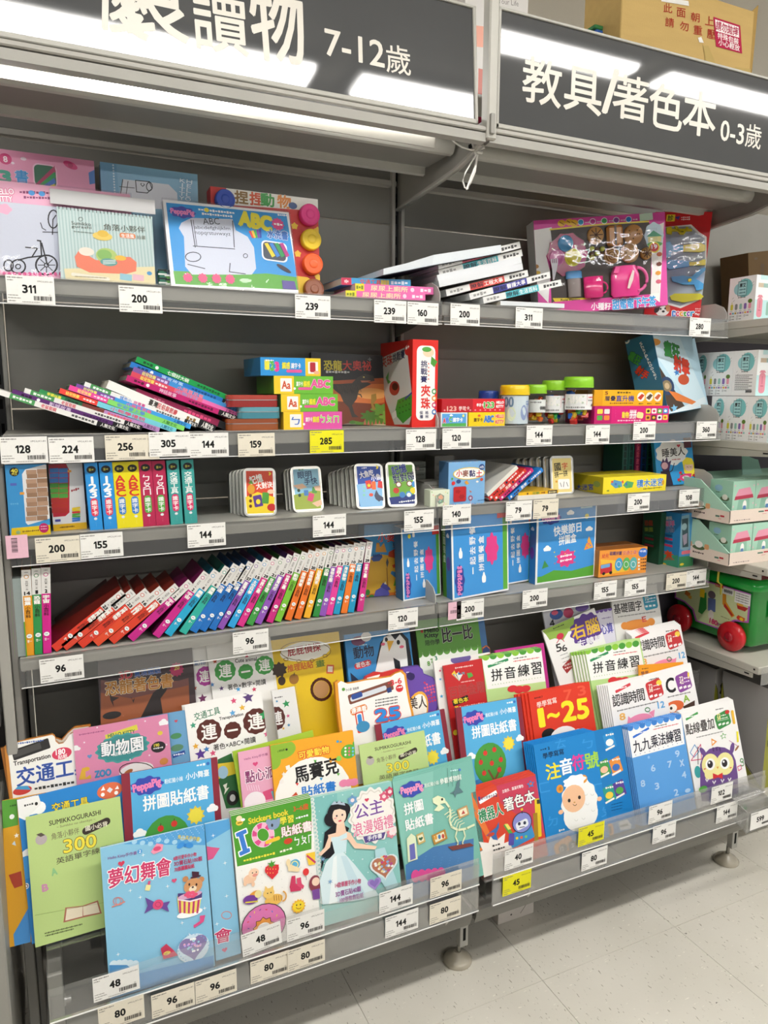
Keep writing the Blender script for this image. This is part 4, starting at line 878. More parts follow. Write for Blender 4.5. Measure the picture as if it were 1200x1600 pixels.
def d_owl(a):
    a.bg('#f0efee'); a.R(605, 95, 104, 18, '#3f9a4a', r=4, rot=-11); a.grk((560, 105), (645, 87), 9, '#fff')
    for ch, x0, x1, y0, y1 in (('點', 556, 612, 202, 192), ('線', 614, 668, 188, 178), ('疊', 672, 722, 172, 162), ('加', 726, 776, 158, 148)): a.T(ch, (x0, y0), (x1, y1), 84, '#2b2320', b=.035)
    a.R(846, 122, 116, 118, '#3a8a45', r=18, rot=-9); a.T('72', (800, 92), (826, 86), 24, '#f6e7a0', b=.05); a.T('38', (802, 116), (828, 110), 22, '#f6e7a0', b=.05); a.grk((830, 92), (872, 82), 10, '#e9f2e9'); a.grk((830, 115), (884, 102), 9, '#e9f2e9')
    a.ln([(805, 134), (890, 114)], 2.5, '#cfe3cf'); a.E(880, 62, 18, 16, '#c9352f')
    for k in range(3): a.R(822+k*30, 160-k*6, 22, 16, '#eef4ee', rot=-10)
    a.grk((788, 45), (850, 32), 9, '#444'); a.grk((640, 262), (850, 212), 8, '#6a6a6a')
    a.P([(755, 268), (800, 292), (760, 330)], '#e8983a'); a.P([(762, 284), (784, 294), (764, 313)], '#f0efee'); a.star(850, 250, 28, '#5aa84a'); a.star(850, 251, 18, '#f0efee')
    a.ln([(590, 380), (625, 318), (660, 372), (620, 415), (590, 380)], 5, '#5a97cc'); a.ln([(598, 442), (672, 315), (680, 430), (598, 442)], 5, '#d8537a'); a.ln([(895, 285), (965, 330)], 3, '#b05a9a'); a.E(955, 345, 22, 9, '#9a6a4a', rot=-30)
    a.ring(993, 440, 12, 14, 5, '#4a9a4a', 10); a.ring(996, 468, 13, 15, 5, '#4a9a4a', 10, -90, 150); a.ln([(960, 490), (985, 478), (992, 505), (968, 520), (960, 490)], 5, '#d8608a'); a.E(650, 530, 26, 48, '#3a9fa0'); a.ln([(650, 335), (652, 470)], 5, '#333')
    # owl
    a.P([(668, 640), (668, 470), (690, 400), (740, 350), (800, 333), (860, 340), (915, 370), (945, 440), (962, 560), (970, 760), (680, 760)], '#6b4a8c')
    for s_ in ((690, 375, -35), (918, 345, 30)): a.E(s_[0], s_[1], 16, 46, '#6b4a8c', rot=s_[2])
    for x in (770, 797, 822): a.R(x, 355, 12, 34, '#4a3168', r=4)
    a.E(748, 475, 68, 88, '#efe7a0'); a.E(862, 465, 68, 88, '#efe7a0'); a.R(805, 520, 210, 86, '#efe7a0', r=40, rot=-2); a.P([(790, 365), (822, 362), (806, 410)], '#6b4a8c')
    for x, y in ((747, 470), (860, 462)): a.E(x, y, 38, 46, '#f8f8f4'); a.E(x-2, y, 22, 30, '#2a2226'); a.E(x-9, y-12, 7, 9, '#fff')
    a.P([(794, 490), (812, 488), (804, 508)], '#e0a04a'); a.E(703, 507, 9, 5, '#e06a6a'); a.E(905, 497, 9, 5, '#e06a6a')
    a.P([(765, 540), (805, 555), (842, 535), (842, 582), (805, 572), (768, 588)], '#d8343a')
    for x, y in ((720, 595), (775, 612), (840, 600), (895, 590)): a.ln([(x-10, y-10), (x, y+10), (x+12, y-12)], 7, '#f4f0f4')
    a.E(690, 665, 34, 26, '#58a84a'); a.R(925, 102, 20, 110, '#e9b83a', r=8, rot=2); a.P([(950, 212), (965, 215), (968, 295), (955, 300)], '#f0e02a')
cover('A', ZD, (523, 75), (925, -35), '#f0efee', d_owl, 'white line-tracing book with a purple owl in a red bow tie', th=.003, n=4, step=(.0, .0015), H=.262, nlabel='line-tracing book copy standing behind the owl cover')
# ---- row B
def d_bluetr(a):
    a.bg('#2a86d2'); a.cloud(160, 130, 150, 100); a.P([(88, 100), (200, 75), (215, 120), (130, 205), (95, 190)], '#f6f6f4'); a.grk((125, 130), (175, 118), 10, '#333'); a.E(189, 119, 8, 9, '#222')
    a.T('交通工具', (270, 143), (460, 103), 46, '#f2dc3a', b=.05, oc='#1f2c5a', ow=.1); a.E(572, 50, 66, 42, '#e0704a'); a.P([(525, 52), (538, 28), (548, 48)], '#fff'); a.R(572, 48, 22, 22, '#dfe8f4', rot=45); a.P([(598, 44), (612, 24), (620, 42)], '#fff'); a.E(535, 72, 10, 10, '#fff'); a.E(605, 62, 10, 10, '#fff')
    a.E(150, 385, 40, 34, '#f4f4f4'); a.E(137, 548, 14, 16, '#fff'); a.ring(137, 548, 8, 9, 4, '#8a5a7a', 10); a.E(140, 450, 60, 60, '#3f97dc')
cover('B', ZA, (88, 100), (632, -30), '#2a86d2', d_bluetr, 'blue transport sticker book with a white cloud in its corner', th=.004, off=.012, H=.268)
def d_green0(a):
    a.bg('#e0a42a'); a.P([(5, 100), (90, 95), (95, 230), (10, 250)], '#5a9e3a'); a.E(62, 187, 13, 13, '#f2f4ee'); a.star(86, 285, 14, '#f4efe6'); a.P([(62, 330), (76, 312), (84, 338)], '#cfe0ee'); a.P([(45, 490), (110, 470), (118, 545), (75, 560), (60, 530)], '#b0432f')
    a.P([(70, 800), (160, 640), (160, 900), (80, 900)], '#4a93d6'); a.grk((50, 132), (85, 125), 9, '#2f5a1f')
cover('B', ZA, (10, 104), (240, 62), '#e0a42a', d_green0, 'orange and green sticker book, edge showing at the far left', th=.004, off=.018, H=.265)
def d_300(a):
    a.bg('#bcd488'); a.T('SUMIKKOGURASHI', (256, 222), (524, 163), 24, '#3a3228', b=.02); a.T('~ Sumikko no obenkyo ~', (295, 243), (497, 200), 15, '#6a6248', b=0)
    a.T('角落小夥伴', (268, 292), (412, 258), 34, '#6a5c4a', b=.0); a.R(502, 236, 150, 40, '#3a3028', r=20, rot=-13); a.T('國小必背', (445, 250), (560, 222), 26, '#f0ecd8', b=.04)
    a.T('300', (332, 343), (500, 308), 66, '#f4e24a', b=.03, oc='#5a4a2a', ow=.07); a.T('英語單字練習', (293, 420), (560, 350), 32, '#5a5240', b=.01)
    a.E(215, 305, 30, 28, '#b9aeb0'); a.P([(188, 280), (215, 270), (235, 282), (212, 292)], '#5a5048'); a.T('A', (268, 478), (296, 468), 34, '#8fc48a', b=.06); a.T('B', (220, 560), (250, 552), 34, '#c98ab0', b=.06)
    a.P([(340, 660), (430, 650), (510, 622), (530, 690), (430, 712), (330, 738)], '#b0705a'); a.P([(348, 665), (430, 655), (430, 705), (340, 728)], '#e9ddc4'); a.P([(432, 655), (505, 632), (520, 685), (434, 702)], '#e9ddc4')
    a.ln([(182, 700), (560, 630)], 1.5, '#7f9a55'); a.grk((232, 795), (430, 745), 8, '#55603a'); a.grk((234, 808), (385, 770), 8, '#55603a')
t300 = cover('B', ZA, (133, 192), (625, 82), '#bcd488', d_300, 'pale green English word book marked 300, left end of the display', th=.004, H=.245)
def d_puz(a, x0, y0, x1, y1):
    """face drawn in its own units, 100 wide"""
    a.bg('#58b0e2'); a.un(100); H = a.H/a.unit[1]
    a.bg('#8c2c3c', x1=.085); a.bg('#8c2c3c', x0=.93)
    a.blob(25, 16, 16, 9, '#3b4bb0', n=9, k=.09); a.T('PeppaPig', (11, 18), (39, 15), 10, '#ee86b8', b=.05)
    a.T('粉紅豬小妹', (43, 15.5), (62, 15.5), 5, '#eef8ff'); a.T('小小舞臺', (65, 14.5), (90, 14.5), 7, '#f6fbff', b=.04); a.grk((77, 5), (87, 5), 2.6, '#e9f4ff'); a.E(89.5, 5, 1.8, 1.8, '#3b6fc0')
    a.T('拼圖貼紙書', (20, 34), (88, 34), 15, '#ffffff', b=.05); a.star(73, 56, 10, '#e9cf4a', n=10, k=.72); a.E(73, 56, 7, 7, '#f3e04a'); a.cloud(15, 62, 13, 8); a.cloud(91, 52, 12, 8)
    a.E(22, 122, 40, 30, '#3f7fc0'); a.E(72, 128, 40, 28, '#4a8f4a'); a.bg('#3f8f45', y0=1-14/H if H > 20 else .9, y1=1, x0=.085, x1=.93)
    a.P([(42, 78), (49, 78), (49, 95), (55, 120), (36, 120), (43, 97)], '#7d5238'); a.E(42, 76, 24, 26, '#4a9c42'); a.ln([(45, 98), (38, 84)], 3, '#7d5238'); a.ln([(47, 96), (56, 84)], 3, '#7d5238')
    for x, y in ((36, 62), (50, 60), (28, 72), (58, 74), (44, 76), (31, 86), (54, 86)): a.E(x, y, 3.2, 3.2, '#d83a32'); a.ln([(x, y-3), (x+.5, y-5)], .8, '#5a3a22')
    a.E(56, 119, 13, 9, '#3d4aa0'); a.ring(56, 112, 12, 12, 2, '#b07a3a', 14, 180, 360)
    for k in range(6): a.R(47+k*3.8, 119, 1.4, 14, '#e9ecf6')
for TL, TR, zf, row, off, lb in (((568, 330), (1018, 249), ZE, 'B', .004, 'blue puzzle sticker book with dark red edges and apple tree, left one'),
                                 ((808, 628), (1180, 540), ZF_, 'B', .022, 'blue puzzle sticker book with dark red edges, half hidden behind the pale green book'),
                                 ((268, 700), (650, 632), ZG, 'B', .0, 'blue puzzle sticker book with dark red edges and apple tree, right one')):
    cover(row, zf, TL, TR, '#8c2c3c', lambda a: d_puz(a, 0, 0, 0, 0), lb, th=.005, off=off, H=.255)
def d_snack(a):
    a.bg('#e8a9c4'); a.T('Hello Kitty手作書', (125, 110), (235, 85), 14, '#a0507a'); a.heart(177, 131, 12, '#d84a7f'); a.T('點心派對', (130, 195), (310, 155), 56, '#8a2f6a', b=.05, oc='#fff', ow=.1)
    for k in range(6): a.ln([(135+k*11, 230), (142+k*11, 255)], 3, '#f6d6e4')
    a.P([(210, 262), (255, 245), (275, 290), (225, 300)], '#d8527f'); a.E(175, 310, 50, 50, '#f6eef2'); a.P([(250, 260), (300, 245), (300, 300), (262, 300)], '#6fb6c9')
cover('B', ZB, (95, 78), (440, 8), '#e8a9c4', d_snack, 'pink snack craft book partly hidden behind the mosaic book', th=.004, off=.008, H=.255)
cover('B', ZF_, (46, 770), (475, 655), '#a6c83a', lambda a: a.bg('#a6c83a'), 'lime green book edge showing behind the pink snack book', th=.005, off=.016, H=.268)
def d_mosaic(a):
    a.bg('#f0a92a'); a.E(310, 760, 75, 50, '#8fb83a'); a.E(265, 820, 40, 46, '#8fb83a'); a.T('小學貼紙', (285, 770), (325, 758), 12, '#3a5a1a'); a.E(335, 758, 6, 6, '#222')
    a.E(482, 1010, 205, 215, '#f8f6f0'); a.T('可愛動物', (400, 792), (562, 756), 40, '#f6e04a', b=.06, oc='#e0582a', ow=.22)
    a.T('馬賽克', (378, 898), (610, 838), 88, '#1d1b1b', b=.06); a.T('貼紙書', (415, 985), (598, 950), 52, '#2f7fd6', b=.07)
    for x, y, c in ((488, 820, '#5ab04a'), (572, 822, '#e8a03a'), (392, 943, '#e0403a'), (520, 915, '#3a9fd6'), (612, 890, '#6ab84a')): a.P([(x-9, y-6), (x+9, y-6), (x, y+10)], c)
    a.E(668, 768, 42, 38, '#5fae3a'); a.E(615, 806, 14, 14, '#8fcf5a'); a.E(700, 725, 12, 12, '#5fae3a')
    for k in range(9): a.E(650+(k % 3)*20, 750+(k//3)*18, 6, 6, ('#f4f4e8', '#e86a8a', '#6ab8e0')[k % 3])
    a.E(608, 715, 7, 7, '#3a9fd6'); a.E(625, 716, 5, 5, '#3a9fd6'); a.star(320, 890, 14, '#f4efe9'); a.R(342, 854, 22, 22, '#f4efe9', rot=-8); a.E(308, 930, 12, 12, '#f4efe9')
    for k in range(3): a.E(640+k*28, 938-k*3, 24, 20, '#f08ab0')
    a.P([(360, 1010), (385, 985), (402, 1012), (395, 1040)], '#d0502a')
cover('B', ZF_, (248, 737), (690, 655), '#f0a92a', d_mosaic, 'orange mosaic sticker book with a turtle and big black title', th=.004, H=.262, n=1, nlabel='orange mosaic sticker book copy behind the front one')
def d_300b(a):
    a.bg('#bfd68e'); a.T('SUMIKKOGURASHI', (808, 757), (1000, 718), 17, '#3a3228', b=.02); a.T('~ Sumikko no obenkyo ~', (842, 775), (975, 745), 10, '#6a6248', b=0)
    a.T('角落小夥伴', (818, 818), (922, 792), 26, '#6a5c4a', b=0); a.R(985, 780, 106, 28, '#3a3028', r=14, rot=-12); a.T('國小必背', (945, 790), (1028, 770), 18, '#f0ecd8', b=.03)
    a.T('300', (872, 860), (990, 836), 46, '#f4e24a', b=.03, oc='#5a4a2a', ow=.07); a.E(783, 820, 22, 22, '#b9b2ae'); a.P([(765, 800), (783, 792), (800, 800), (783, 808)], '#5a5048')
    a.T('英語單字練習', (830, 910), (1040, 870), 24, '#5a5240', b=0)
cover('B', ZF_, (722, 737), (1072, 656), '#bfd68e', d_300b, 'pale green English word book marked 300, behind the princess book', th=.004, H=.245, off=.0)
def d_125(a):
    a.bg('#dc3a24'); a.T('7', (905, 625), (950, 618), 58, '#e85a3f', b=.04); a.T('3', (985, 600), (1030, 592), 55, '#e85a3f', b=.04); a.T('7', (772, 634), (779, 633), 11, '#401010', b=.05); a.grk((730, 642), (768, 634), 8, '#5a1a14')
    a.T('學學寫寫', (745, 683), (860, 650), 34, '#f6ded6', b=.03); a.T('1', (758, 758), (785, 752), 100, '#f8e62a', b=.07); a.T('~', (808, 748), (876, 735), 26, '#f8e62a', b=.16); a.T('25', (895, 722), (1045, 695), 112, '#f8e62a', b=.06)
    a.E(815, 852, 42, 34, '#1c1a1a'); a.E(905, 870, 82, 66, '#f3ece9'); a.E(985, 835, 22, 16, '#f0c8cc')
cover('B', ZG, (695, 614), (1052, 543), '#dc3a24', d_125, 'red number-writing book reading 1 to 25 in yellow', th=.003, n=4, step=(.008, .0003), H=.25, nlabel='red number-writing book copy fanned out to the left')
def d_time(a):
    a.bg('#f1efef'); a.R(350, 656, 96, 17, '#d8404a', r=4, rot=-12); a.grk((305, 665), (372, 648), 8, '#fff'); a.grk((500, 610), (560, 596), 9, '#555')
    for ch, x0, x1, y0, y1 in (('認', 288, 334, 733, 724), ('識', 336, 384, 722, 714), ('時', 386, 430, 712, 703), ('間', 433, 475, 701, 692)): a.T(ch, (x0, y0), (x1, y1), 70, '#221c1e', b=.035)
    a.R(535, 663, 92, 108, '#c9363a', r=14, rot=-8); a.E(560, 625, 16, 16, '#f2d24a'); a.T('72', (500, 648), (522, 643), 22, '#f8efe0', b=.04); a.T('38', (502, 672), (524, 667), 20, '#f8efe0', b=.04); a.grk((526, 645), (560, 637), 9, '#f4e0e0'); a.grk((528, 668), (568, 658), 8, '#f4e0e0')
    for k in range(3): a.R(515+k*27, 705-k*5, 19, 14, '#f6eef0', rot=-9)
    a.grk((315, 792), (555, 735), 8, '#666'); a.T('12', (553, 758), (592, 750), 36, '#5fa8dc', b=.05); a.T('8', (330, 828), (362, 820), 38, '#efb45a', b=.05)
    a.E(450, 850, 76, 42, '#ef8fb0'); a.P([(380, 820), (375, 862), (412, 850)], '#ef8fb0'); a.P([(500, 800), (535, 782), (530, 830)], '#ef8fb0'); a.ring(493, 783, 14, 12, 4, '#2f7a3a', 10); a.E(430, 865, 6, 7, '#222')
cover('B', ZI, (258, 642), (585, 566), '#f1efef', d_time, 'white clock-reading practice book with a pink pig, front row of two', th=.003, n=5, step=(.004, .0004), H=.235, off=-.0, nlabel='white clock-reading book copy fanned out to the left of the front one')
def d_cbook(a):
    a.bg('#f1efef'); a.T('C', (603, 648), (652, 634), 82, '#1c1a1c', b=.04); a.T('AB', (540, 660), (598, 646), 80, '#1c1a1c', b=.04); a.R(705, 620, 84, 104, '#8a4a9a', r=14, rot=-8); a.R(733, 583, 10, 36, '#f2d24a', rot=12)
    a.T('72', (680, 603), (702, 598), 22, '#f8efe0', b=.04); a.T('42', (682, 625), (704, 620), 20, '#f8efe0', b=.04); a.grk((706, 600), (738, 592), 9, '#f0e0f4'); a.grk((706, 622), (740, 613), 8, '#f0e0f4')
    for k in range(3): a.R(688+k*25, 655-k*5, 18, 14, '#f6eef0', rot=-9)
    a.grk((605, 712), (745, 680), 8, '#666'); a.T('A', (703, 722), (737, 712), 38, '#8ab83a', b=.05); a.E(650, 765, 58, 34, '#dd6a3a'); a.E(640, 775, 26, 24, '#f6efe6'); a.P([(700, 765), (770, 728), (770, 790), (715, 790)], '#4a342c'); a.E(632, 775, 8, 9, '#222')
cover('B', ZI, (470, 582), (746, 508), '#f1efef', d_cbook, 'white alphabet practice book with a purple badge', th=.003, n=1, H=.245, off=.009, nlabel='white alphabet practice book copy behind the purple badge one')
cover('B', ZI, (440, 522), (703, 503), '#eb9a1f', lambda a: (a.bg('#eb9a1f'), a.T('學學', (455, 572), (500, 565), 22, '#5a1a3a'), a.grk((460, 545), (500, 540), 7, '#6a3a0a')), 'orange writing book peeking out behind the clock-reading book', th=.003, H=.262, off=.022)
# small yellow robot-like spine gap book and green ones
cover('B', ZG, (672, 770), (715, 762), '#c9503a', lambda a: (a.bg('#d0583a'), a.P([(700, 915), (720, 905), (722, 1010), (706, 1025)], '#f0d82a')), 'narrow orange and yellow book edge beside the red number book', th=.004, off=.016, H=.2)
# ---- row C
# die-cut handle book
def board_book(row, zf, TL, TR, label, outline, bg, edge, draw, off=0, th=.016, H=.25, hole=None, name='board_book'):
    Y, Z = ROW[row]; M, w_, h_ = fit(TL, TR, Y+off, Y+off, Z+.0006, TH, H=H, zf=zf); t = thing(name, label, 'book', M)
    g0 = G(); a0 = face(g0, M, w_, h_, th, 'front', zf); P = [a0.p(*q) for q in outline]; bot = [(P[-1][0], h_), (P[0][0], h_)]; P = P+bot
    P = [(min(max(x, -.02), w_+.03), min(y, h_)) for x, y in P]
    g = G(); poly = [(x, h_-y) for x, y in P]; g.prism(poly, .0005, th, 'y', edge, PAPER); c = obj('board_pages', g, t)
    cx = sum(x for x, y in P)/len(P); cy = sum(y for x, y in P)/len(P); In = [(cx+(x-cx)*.93, cy+(y-cy)*.955) for x, y in P]
    gp = G(); a = face(gp, M, w_, h_, th, 'front', zf); a.e = 0; a.W = w_+.03
    s_ = [(x, y) for x, y in In]; ar = sum(s_[i-1][0]*s_[i][1]-s_[i][0]*s_[i-1][1] for i in range(len(s_))); s_ = s_[::-1] if ar > 0 else s_
    a.L(s_, [tuple(range(len(s_)))], bg); a.up(); draw(a); obj('cover_print', gp, c)
    return t
def d_tr(a):
    a.R(146, 212, 176, 50, '#2c2b2a', r=6, rot=-8); a.R(128, 216, 130, 30, '#4b4a48', rot=-8); a.grk((72, 187), (205, 170), 9, '#4a6ab0'); a.T('Transportation', (64, 284), (236, 244), 26, '#2a2522', b=.03); a.E(290, 232, 46, 28, '#d8405f'); a.T('180', (262, 228), (305, 220), 24, '#fff', b=.04); a.T('貼紙', (272, 250), (316, 242), 20, '#fff', b=.03)
    a.T('交通工具', (78, 345), (430, 278), 82, '#2f4f9f', b=.05, oc='#dfe6f4', ow=.06); a.E(105, 405, 44, 20, '#c9403a'); a.P([(70, 400), (85, 385), (130, 383), (145, 402)], '#4a9fd0'); a.grk((160, 398), (350, 366), 16, '#3a3a36')
scl = [(20, 200), (40, 185), (65, 180), (95, 172), (130, 165), (170, 156), (210, 148), (246, 140), (258, 150), (262, 172), (278, 186), (300, 182), (318, 162), (332, 140), (352, 128), (420, 112), (455, 300)]
board_book('C', ZE, (22, 195), (420, 112), 'orange-edged transport board book with a window slot, far left', scl, '#f0efea', '#c98436', d_tr, off=-.005, H=.25)
board_book('C', ZE, (6, 205), (420, 95), 'second orange-edged transport board book behind the first', [(2, 205), (240, 150), (290, 165), (320, 130), (350, 105), (425, 95), (440, 300)], '#ddd8cc', '#b9762c', lambda a: None, off=.015, H=.25, th=.012)
def d_zoo(a):
    a.bg('#e591b4'); a.R(570, 133, 152, 26, '#e8e04a', rot=-9); a.T('HELLO KITTY', (506, 150), (632, 127), 16, '#2f6a5a', b=.04); a.blob(575, 205, 122, 66, '#4aa3a0', n=14, k=.05); a.blob(575, 205, 112, 58, '#3f9494', n=14, k=.05)
    a.T('動物園', (475, 215), (670, 182), 68, '#ffffff', b=.05, oc='#2c5f66', ow=.1); a.T('貼紙著色本', (530, 236), (632, 218), 18, '#fff', b=.03); a.grk((370, 145), (490, 125), 7, '#b05a86')
    a.cloud(767, 85, 44, 28); a.cloud(355, 207, 44, 24); a.E(742, 201, 34, 26, '#2a2426'); a.T('190', (722, 195), (746, 191), 14, '#f2e24a', b=.05); a.grk((718, 210), (765, 202), 8, '#f4f4f4')
    a.P([(370, 355), (385, 300), (400, 298), (402, 345), (425, 330), (428, 350)], '#e9b83a'); a.E(405, 305, 16, 10, '#e9b83a'); a.T('ZOO', (445, 330), (520, 318), 30, '#3f8fc0', b=.08, oc='#6a3a2a', ow=.06)
    a.E(640, 310, 80, 36, '#f8f4f2'); a.ring(640, 310, 80, 36, 4, '#3a2a2a', 20); a.E(602, 318, 22, 10, '#b06a3a', rot=-20); a.E(750, 136, 12, 10, '#f0d84a'); a.E(768, 268, 20, 16, '#d8904a'); a.heart(420, 245, 11, '#6f9fd0')
    for x, y in ((455, 110), (680, 80), (700, 240), (610, 260), (395, 180), (780, 190)): a.E(x, y, 4, 4, '#f8e6ee')
cover('C', ZE, (342, 123), (785, 46), '#e591b4', d_zoo, 'pink zoo sticker colouring book with teal title cloud, in plastic', th=.004, H=.25, film=True, off=-.008)
cover('C', ZE, (600, 75), (872, 28), '#5f97c4', lambda a: (a.bg('#6ba0c9'), a.E(825, 150, 26, 14, '#4a8a5a'), a.E(830, 205, 30, 16, '#5a8a6a'), a.R(838, 235, 60, 18, '#2a4a9a', rot=-9), a.grk((812, 240), (865, 231), 9, '#e9eef6'), a.heart(825, 80, 8, '#c94a5a')), 'grey-blue sticker book edge beside the pink zoo book', th=.004, H=.262, off=.002)
def d_link(a, c='#5a2a22', tt='交通工具', et='Transportation', gc='#2f7a5a', sub='著色×ABC×閱讀', x=0, y=0, k=1.0):
    a.bg('#f3f2ef'); q = lambda X, Y: (x+(X-860)*k, y+(Y-430)*k)
    a.T(tt, q(910, 482), q(1030, 448), 36*k, gc, b=.03); a.T(et, q(1028, 492), q(1140, 468), 18*k, '#2a2522', b=.03)
    for cx, cy, r1, ch in ((980, 550, 58, '連'), (1090, 543, 40, '一'), (1200, 500, 60, '連')):
        p_ = q(cx, cy); a.blob(p_[0], p_[1], r1*k, r1*k, c, n=11, k=.03); a.T(ch, q(cx-r1*.62, cy+r1*.1), q(cx+r1*.62, cy-r1*.1), (r1*1.25 if ch != '一' else r1*.22)*k, '#f6f4f0', b=.05)
    a.T(sub, q(1000, 625), q(1198, 585), 28*k, '#2a2522', b=.03)
    for X, Y, cc in ((905, 520, '#3f9a7a'), (1135, 437, '#e9b83a'), (1090, 462, '#5fa8dc'), (917, 618, '#e9b03a'), (968, 632, '#3f7fc0'), (940, 655, '#5b3f96'), (1163, 390, '#5b3f7a'), (998, 650, '#d8507a'), (1095, 405, '#d8507a'), (1240, 470, '#2f9a5a'), (1250, 560, '#d85a8a'), (1235, 620, '#e9b03a')): p_ = q(X, Y); a.star(p_[0], p_[1], (16 if X not in (940, 1163, 1240) else 28)*k, cc)
def d_linkf(a):
    d_link(a, x=860, y=430)
    a.P([(1020, 680), (1085, 650), (1095, 690), (1118, 690), (1150, 900), (1060, 910), (1020, 770)], '#2f6a3a'); a.P([(1020, 700), (1100, 690), (1110, 745), (1025, 770)], '#e9cf3a'); a.E(1090, 860, 28, 36, '#222'); a.E(1090, 860, 13, 17, '#ccc'); a.E(1045, 740, 24, 30, '#a9d0e9'); a.P([(1045, 800), (1065, 790), (1060, 815), (1075, 810), (1050, 845), (1055, 820)], '#f0efe0')
cover('C', ZJ := (0, 960, 3), (865, 432), (1225, 362), '#f3f2ef', d_linkf, 'white connect-the-dots book with dark brown title circles and coloured stars', th=.004, n=2, step=(.002, .001), H=.25, nlabel='white connect-the-dots book copy behind the brown-circled one')
cover('C', ZF_, (255, 447), (378, 420), '#f3f2ef', lambda a: (a.bg('#f3f2ef'), a.blob(285, 590, 42, 62, '#5a2a22', n=11, k=.03), a.T('連', (262, 595), (312, 585), 72, '#f6f4f0', b=.05), a.star(333, 513, 22, '#2f9a5a'), a.star(343, 578, 11, '#d85a8a'), a.star(347, 627, 10, '#3f8fc0'), a.star(318, 645, 9, '#e9b03a'), a.star(283, 500, 8, '#3f8fc0'), a.grk((270, 482), (315, 474), 7, '#555')), 'white connect-the-dots book in plastic, its right half showing', th=.006, off=.006, H=.26, film=True)
# yellow-bordered writing board book shaped with two ears
def d_cat(a):
    a.R(788, 452, 246, 52, '#7c4a3a', r=8, rot=-9); a.R(775, 458, 200, 26, '#d5dbe3', r=10, rot=-9); a.R(712, 470, 60, 28, '#2f4f9a', r=8, rot=-9); a.R(885, 440, 24, 26, '#26407a', rot=-9); a.T('小小孩  貼貼學', (652, 440), (722, 428), 14, '#333'); a.E(640, 436, 9, 9, '#5a9a3a')
    a.T('3-6', (893, 402), (950, 388), 28, '#d8343a', b=.05); a.grk((878, 405), (892, 400), 8, '#d8343a', 2); a.E(940, 430, 20, 20, '#d8343a'); a.grk((926, 428), (955, 422), 8, '#fff', 3)
    a.R(722, 545, 92, 40, '#e08a4a', r=16, rot=-9); a.T('連連看', (682, 553), (762, 536), 30, '#fff', b=.05)
    [a.R(730, 612, w_, h_, c, r=8, rot=-4) for w_, h_, c in ((44, 112, '#d8402a'), (32, 100, '#f6f2ea'), (22, 88, '#2f8ad8'))]; a.T('25', (812, 580), (940, 558), 60, '#2f8ad8', b=.09, oc='#d8402a', ow=.18)
    for k in range(3): a.grk((810, 495+k*16), (930, 474+k*16), 7, '#3a3a3a')
    a.E(745, 635, 36, 30, '#3f8fc0')
cat = [(628, 720), (612, 600), (600, 480), (594, 400), (612, 386), (650, 402), (690, 396), (760, 382), (840, 372), (900, 362), (925, 345), (955, 335), (975, 352), (985, 420), (1000, 500), (1015, 560), (1040, 720)]
board_book('C', ZF_, (594, 400), (985, 340), 'eared orange-bordered wipe-clean board book with a blue marker pen', cat, '#f3f2ef', '#e29a2f', d_cat, off=-.008, H=.24, th=.012)
board_book('C', ZF_, (750, 378), (930, 330), 'red board book edge standing behind the eared one', [(745, 395), (760, 365), (810, 340), (850, 345), (925, 325), (960, 330), (985, 560)], '#c9302c', '#c9302c', lambda a: (a.E(800, 365, 36, 18, '#f2efe9')), off=.006, H=.255, th=.01)
def d_purple(a):
    for k in range(24): a.E(1085+(k*37 % 60)-10, 400+(k*53 % 110), 6, 6, ('#c9355a', '#e05a7a')[k % 2], 8)
    a.E(1030, 560, 60, 118, '#f0b03a'); a.E(1030, 565, 52, 108, '#f6f3ea'); a.T('美人', (990, 512), (1085, 500), 66, '#3a2a26', b=.03); a.grk((975, 345), (1030, 335), 8, '#e9dff4'); a.E(1000, 365, 22, 22, '#2f1f5a')
board_book('C', ZF_, (940, 325), (1140, 395), 'purple berry-patterned carry book behind the eared board book', [(940, 340), (960, 315), (1040, 305), (1065, 330), (1070, 350), (1120, 370), (1140, 400), (1150, 520)], '#6a4aa8', '#553a90', d_purple, off=.012, H=.235, th=.01)
def d_red(a):
    a.bg('#c42a2c'); a.T('百變金剛', (232, 610), (440, 570), 66, '#b23a38', b=.06, oc='#8f8a88', ow=.05); a.R(298, 655, 96, 34, '#2a2422', r=3, rot=-8); a.T('著色本', (256, 662), (342, 645), 28, '#f2dc3a', b=.06); a.grk((265, 465), (372, 448), 9, '#f2d0c8'); a.grk((300, 548), (380, 535), 7, '#f0c8c0'); a.T('22', (266, 700), (286, 696), 20, '#f2dc3a', b=.06); a.grk((290, 695), (440, 668), 12, '#f0c8c0')
    for k in range(12): a.P([(245+k*6, 500), (262+(k*29 % 30), 478+(k*17 % 40)), (290, 540)], ('#f0c83a', '#2f6fb0', '#e9e4da')[k % 3])
    a.P([(335, 495), (360, 490), (372, 510), (345, 525)], '#5aa84a'); a.P([(300, 492), (320, 486), (322, 503)], '#7a8a9a'); a.E(268, 842, 14, 16, '#f2dc3a')
cover('C', ZG, (195, 452), (470, 400), '#c42a2c', d_red, 'dark red colouring book with a cut corner, left of the spelling book', th=.004, H=.262, off=-.004)
cover('C', ZG, (140, 425), (470, 372), '#efedea', lambda a: (a.bg('#efedea'), a.star(187, 630, 12, '#3f9fd0'), a.star(178, 480, 9, '#d8507a'), a.E(300, 410, 60, 30, '#6b5a9a'), a.P([(430, 390), (500, 372), (505, 395), (390, 460)], '#cc2f38'), a.star(180, 530, 9, '#3f9fd0')), 'white book with small stars behind the dark red colouring book', th=.006, H=.275, off=.006)
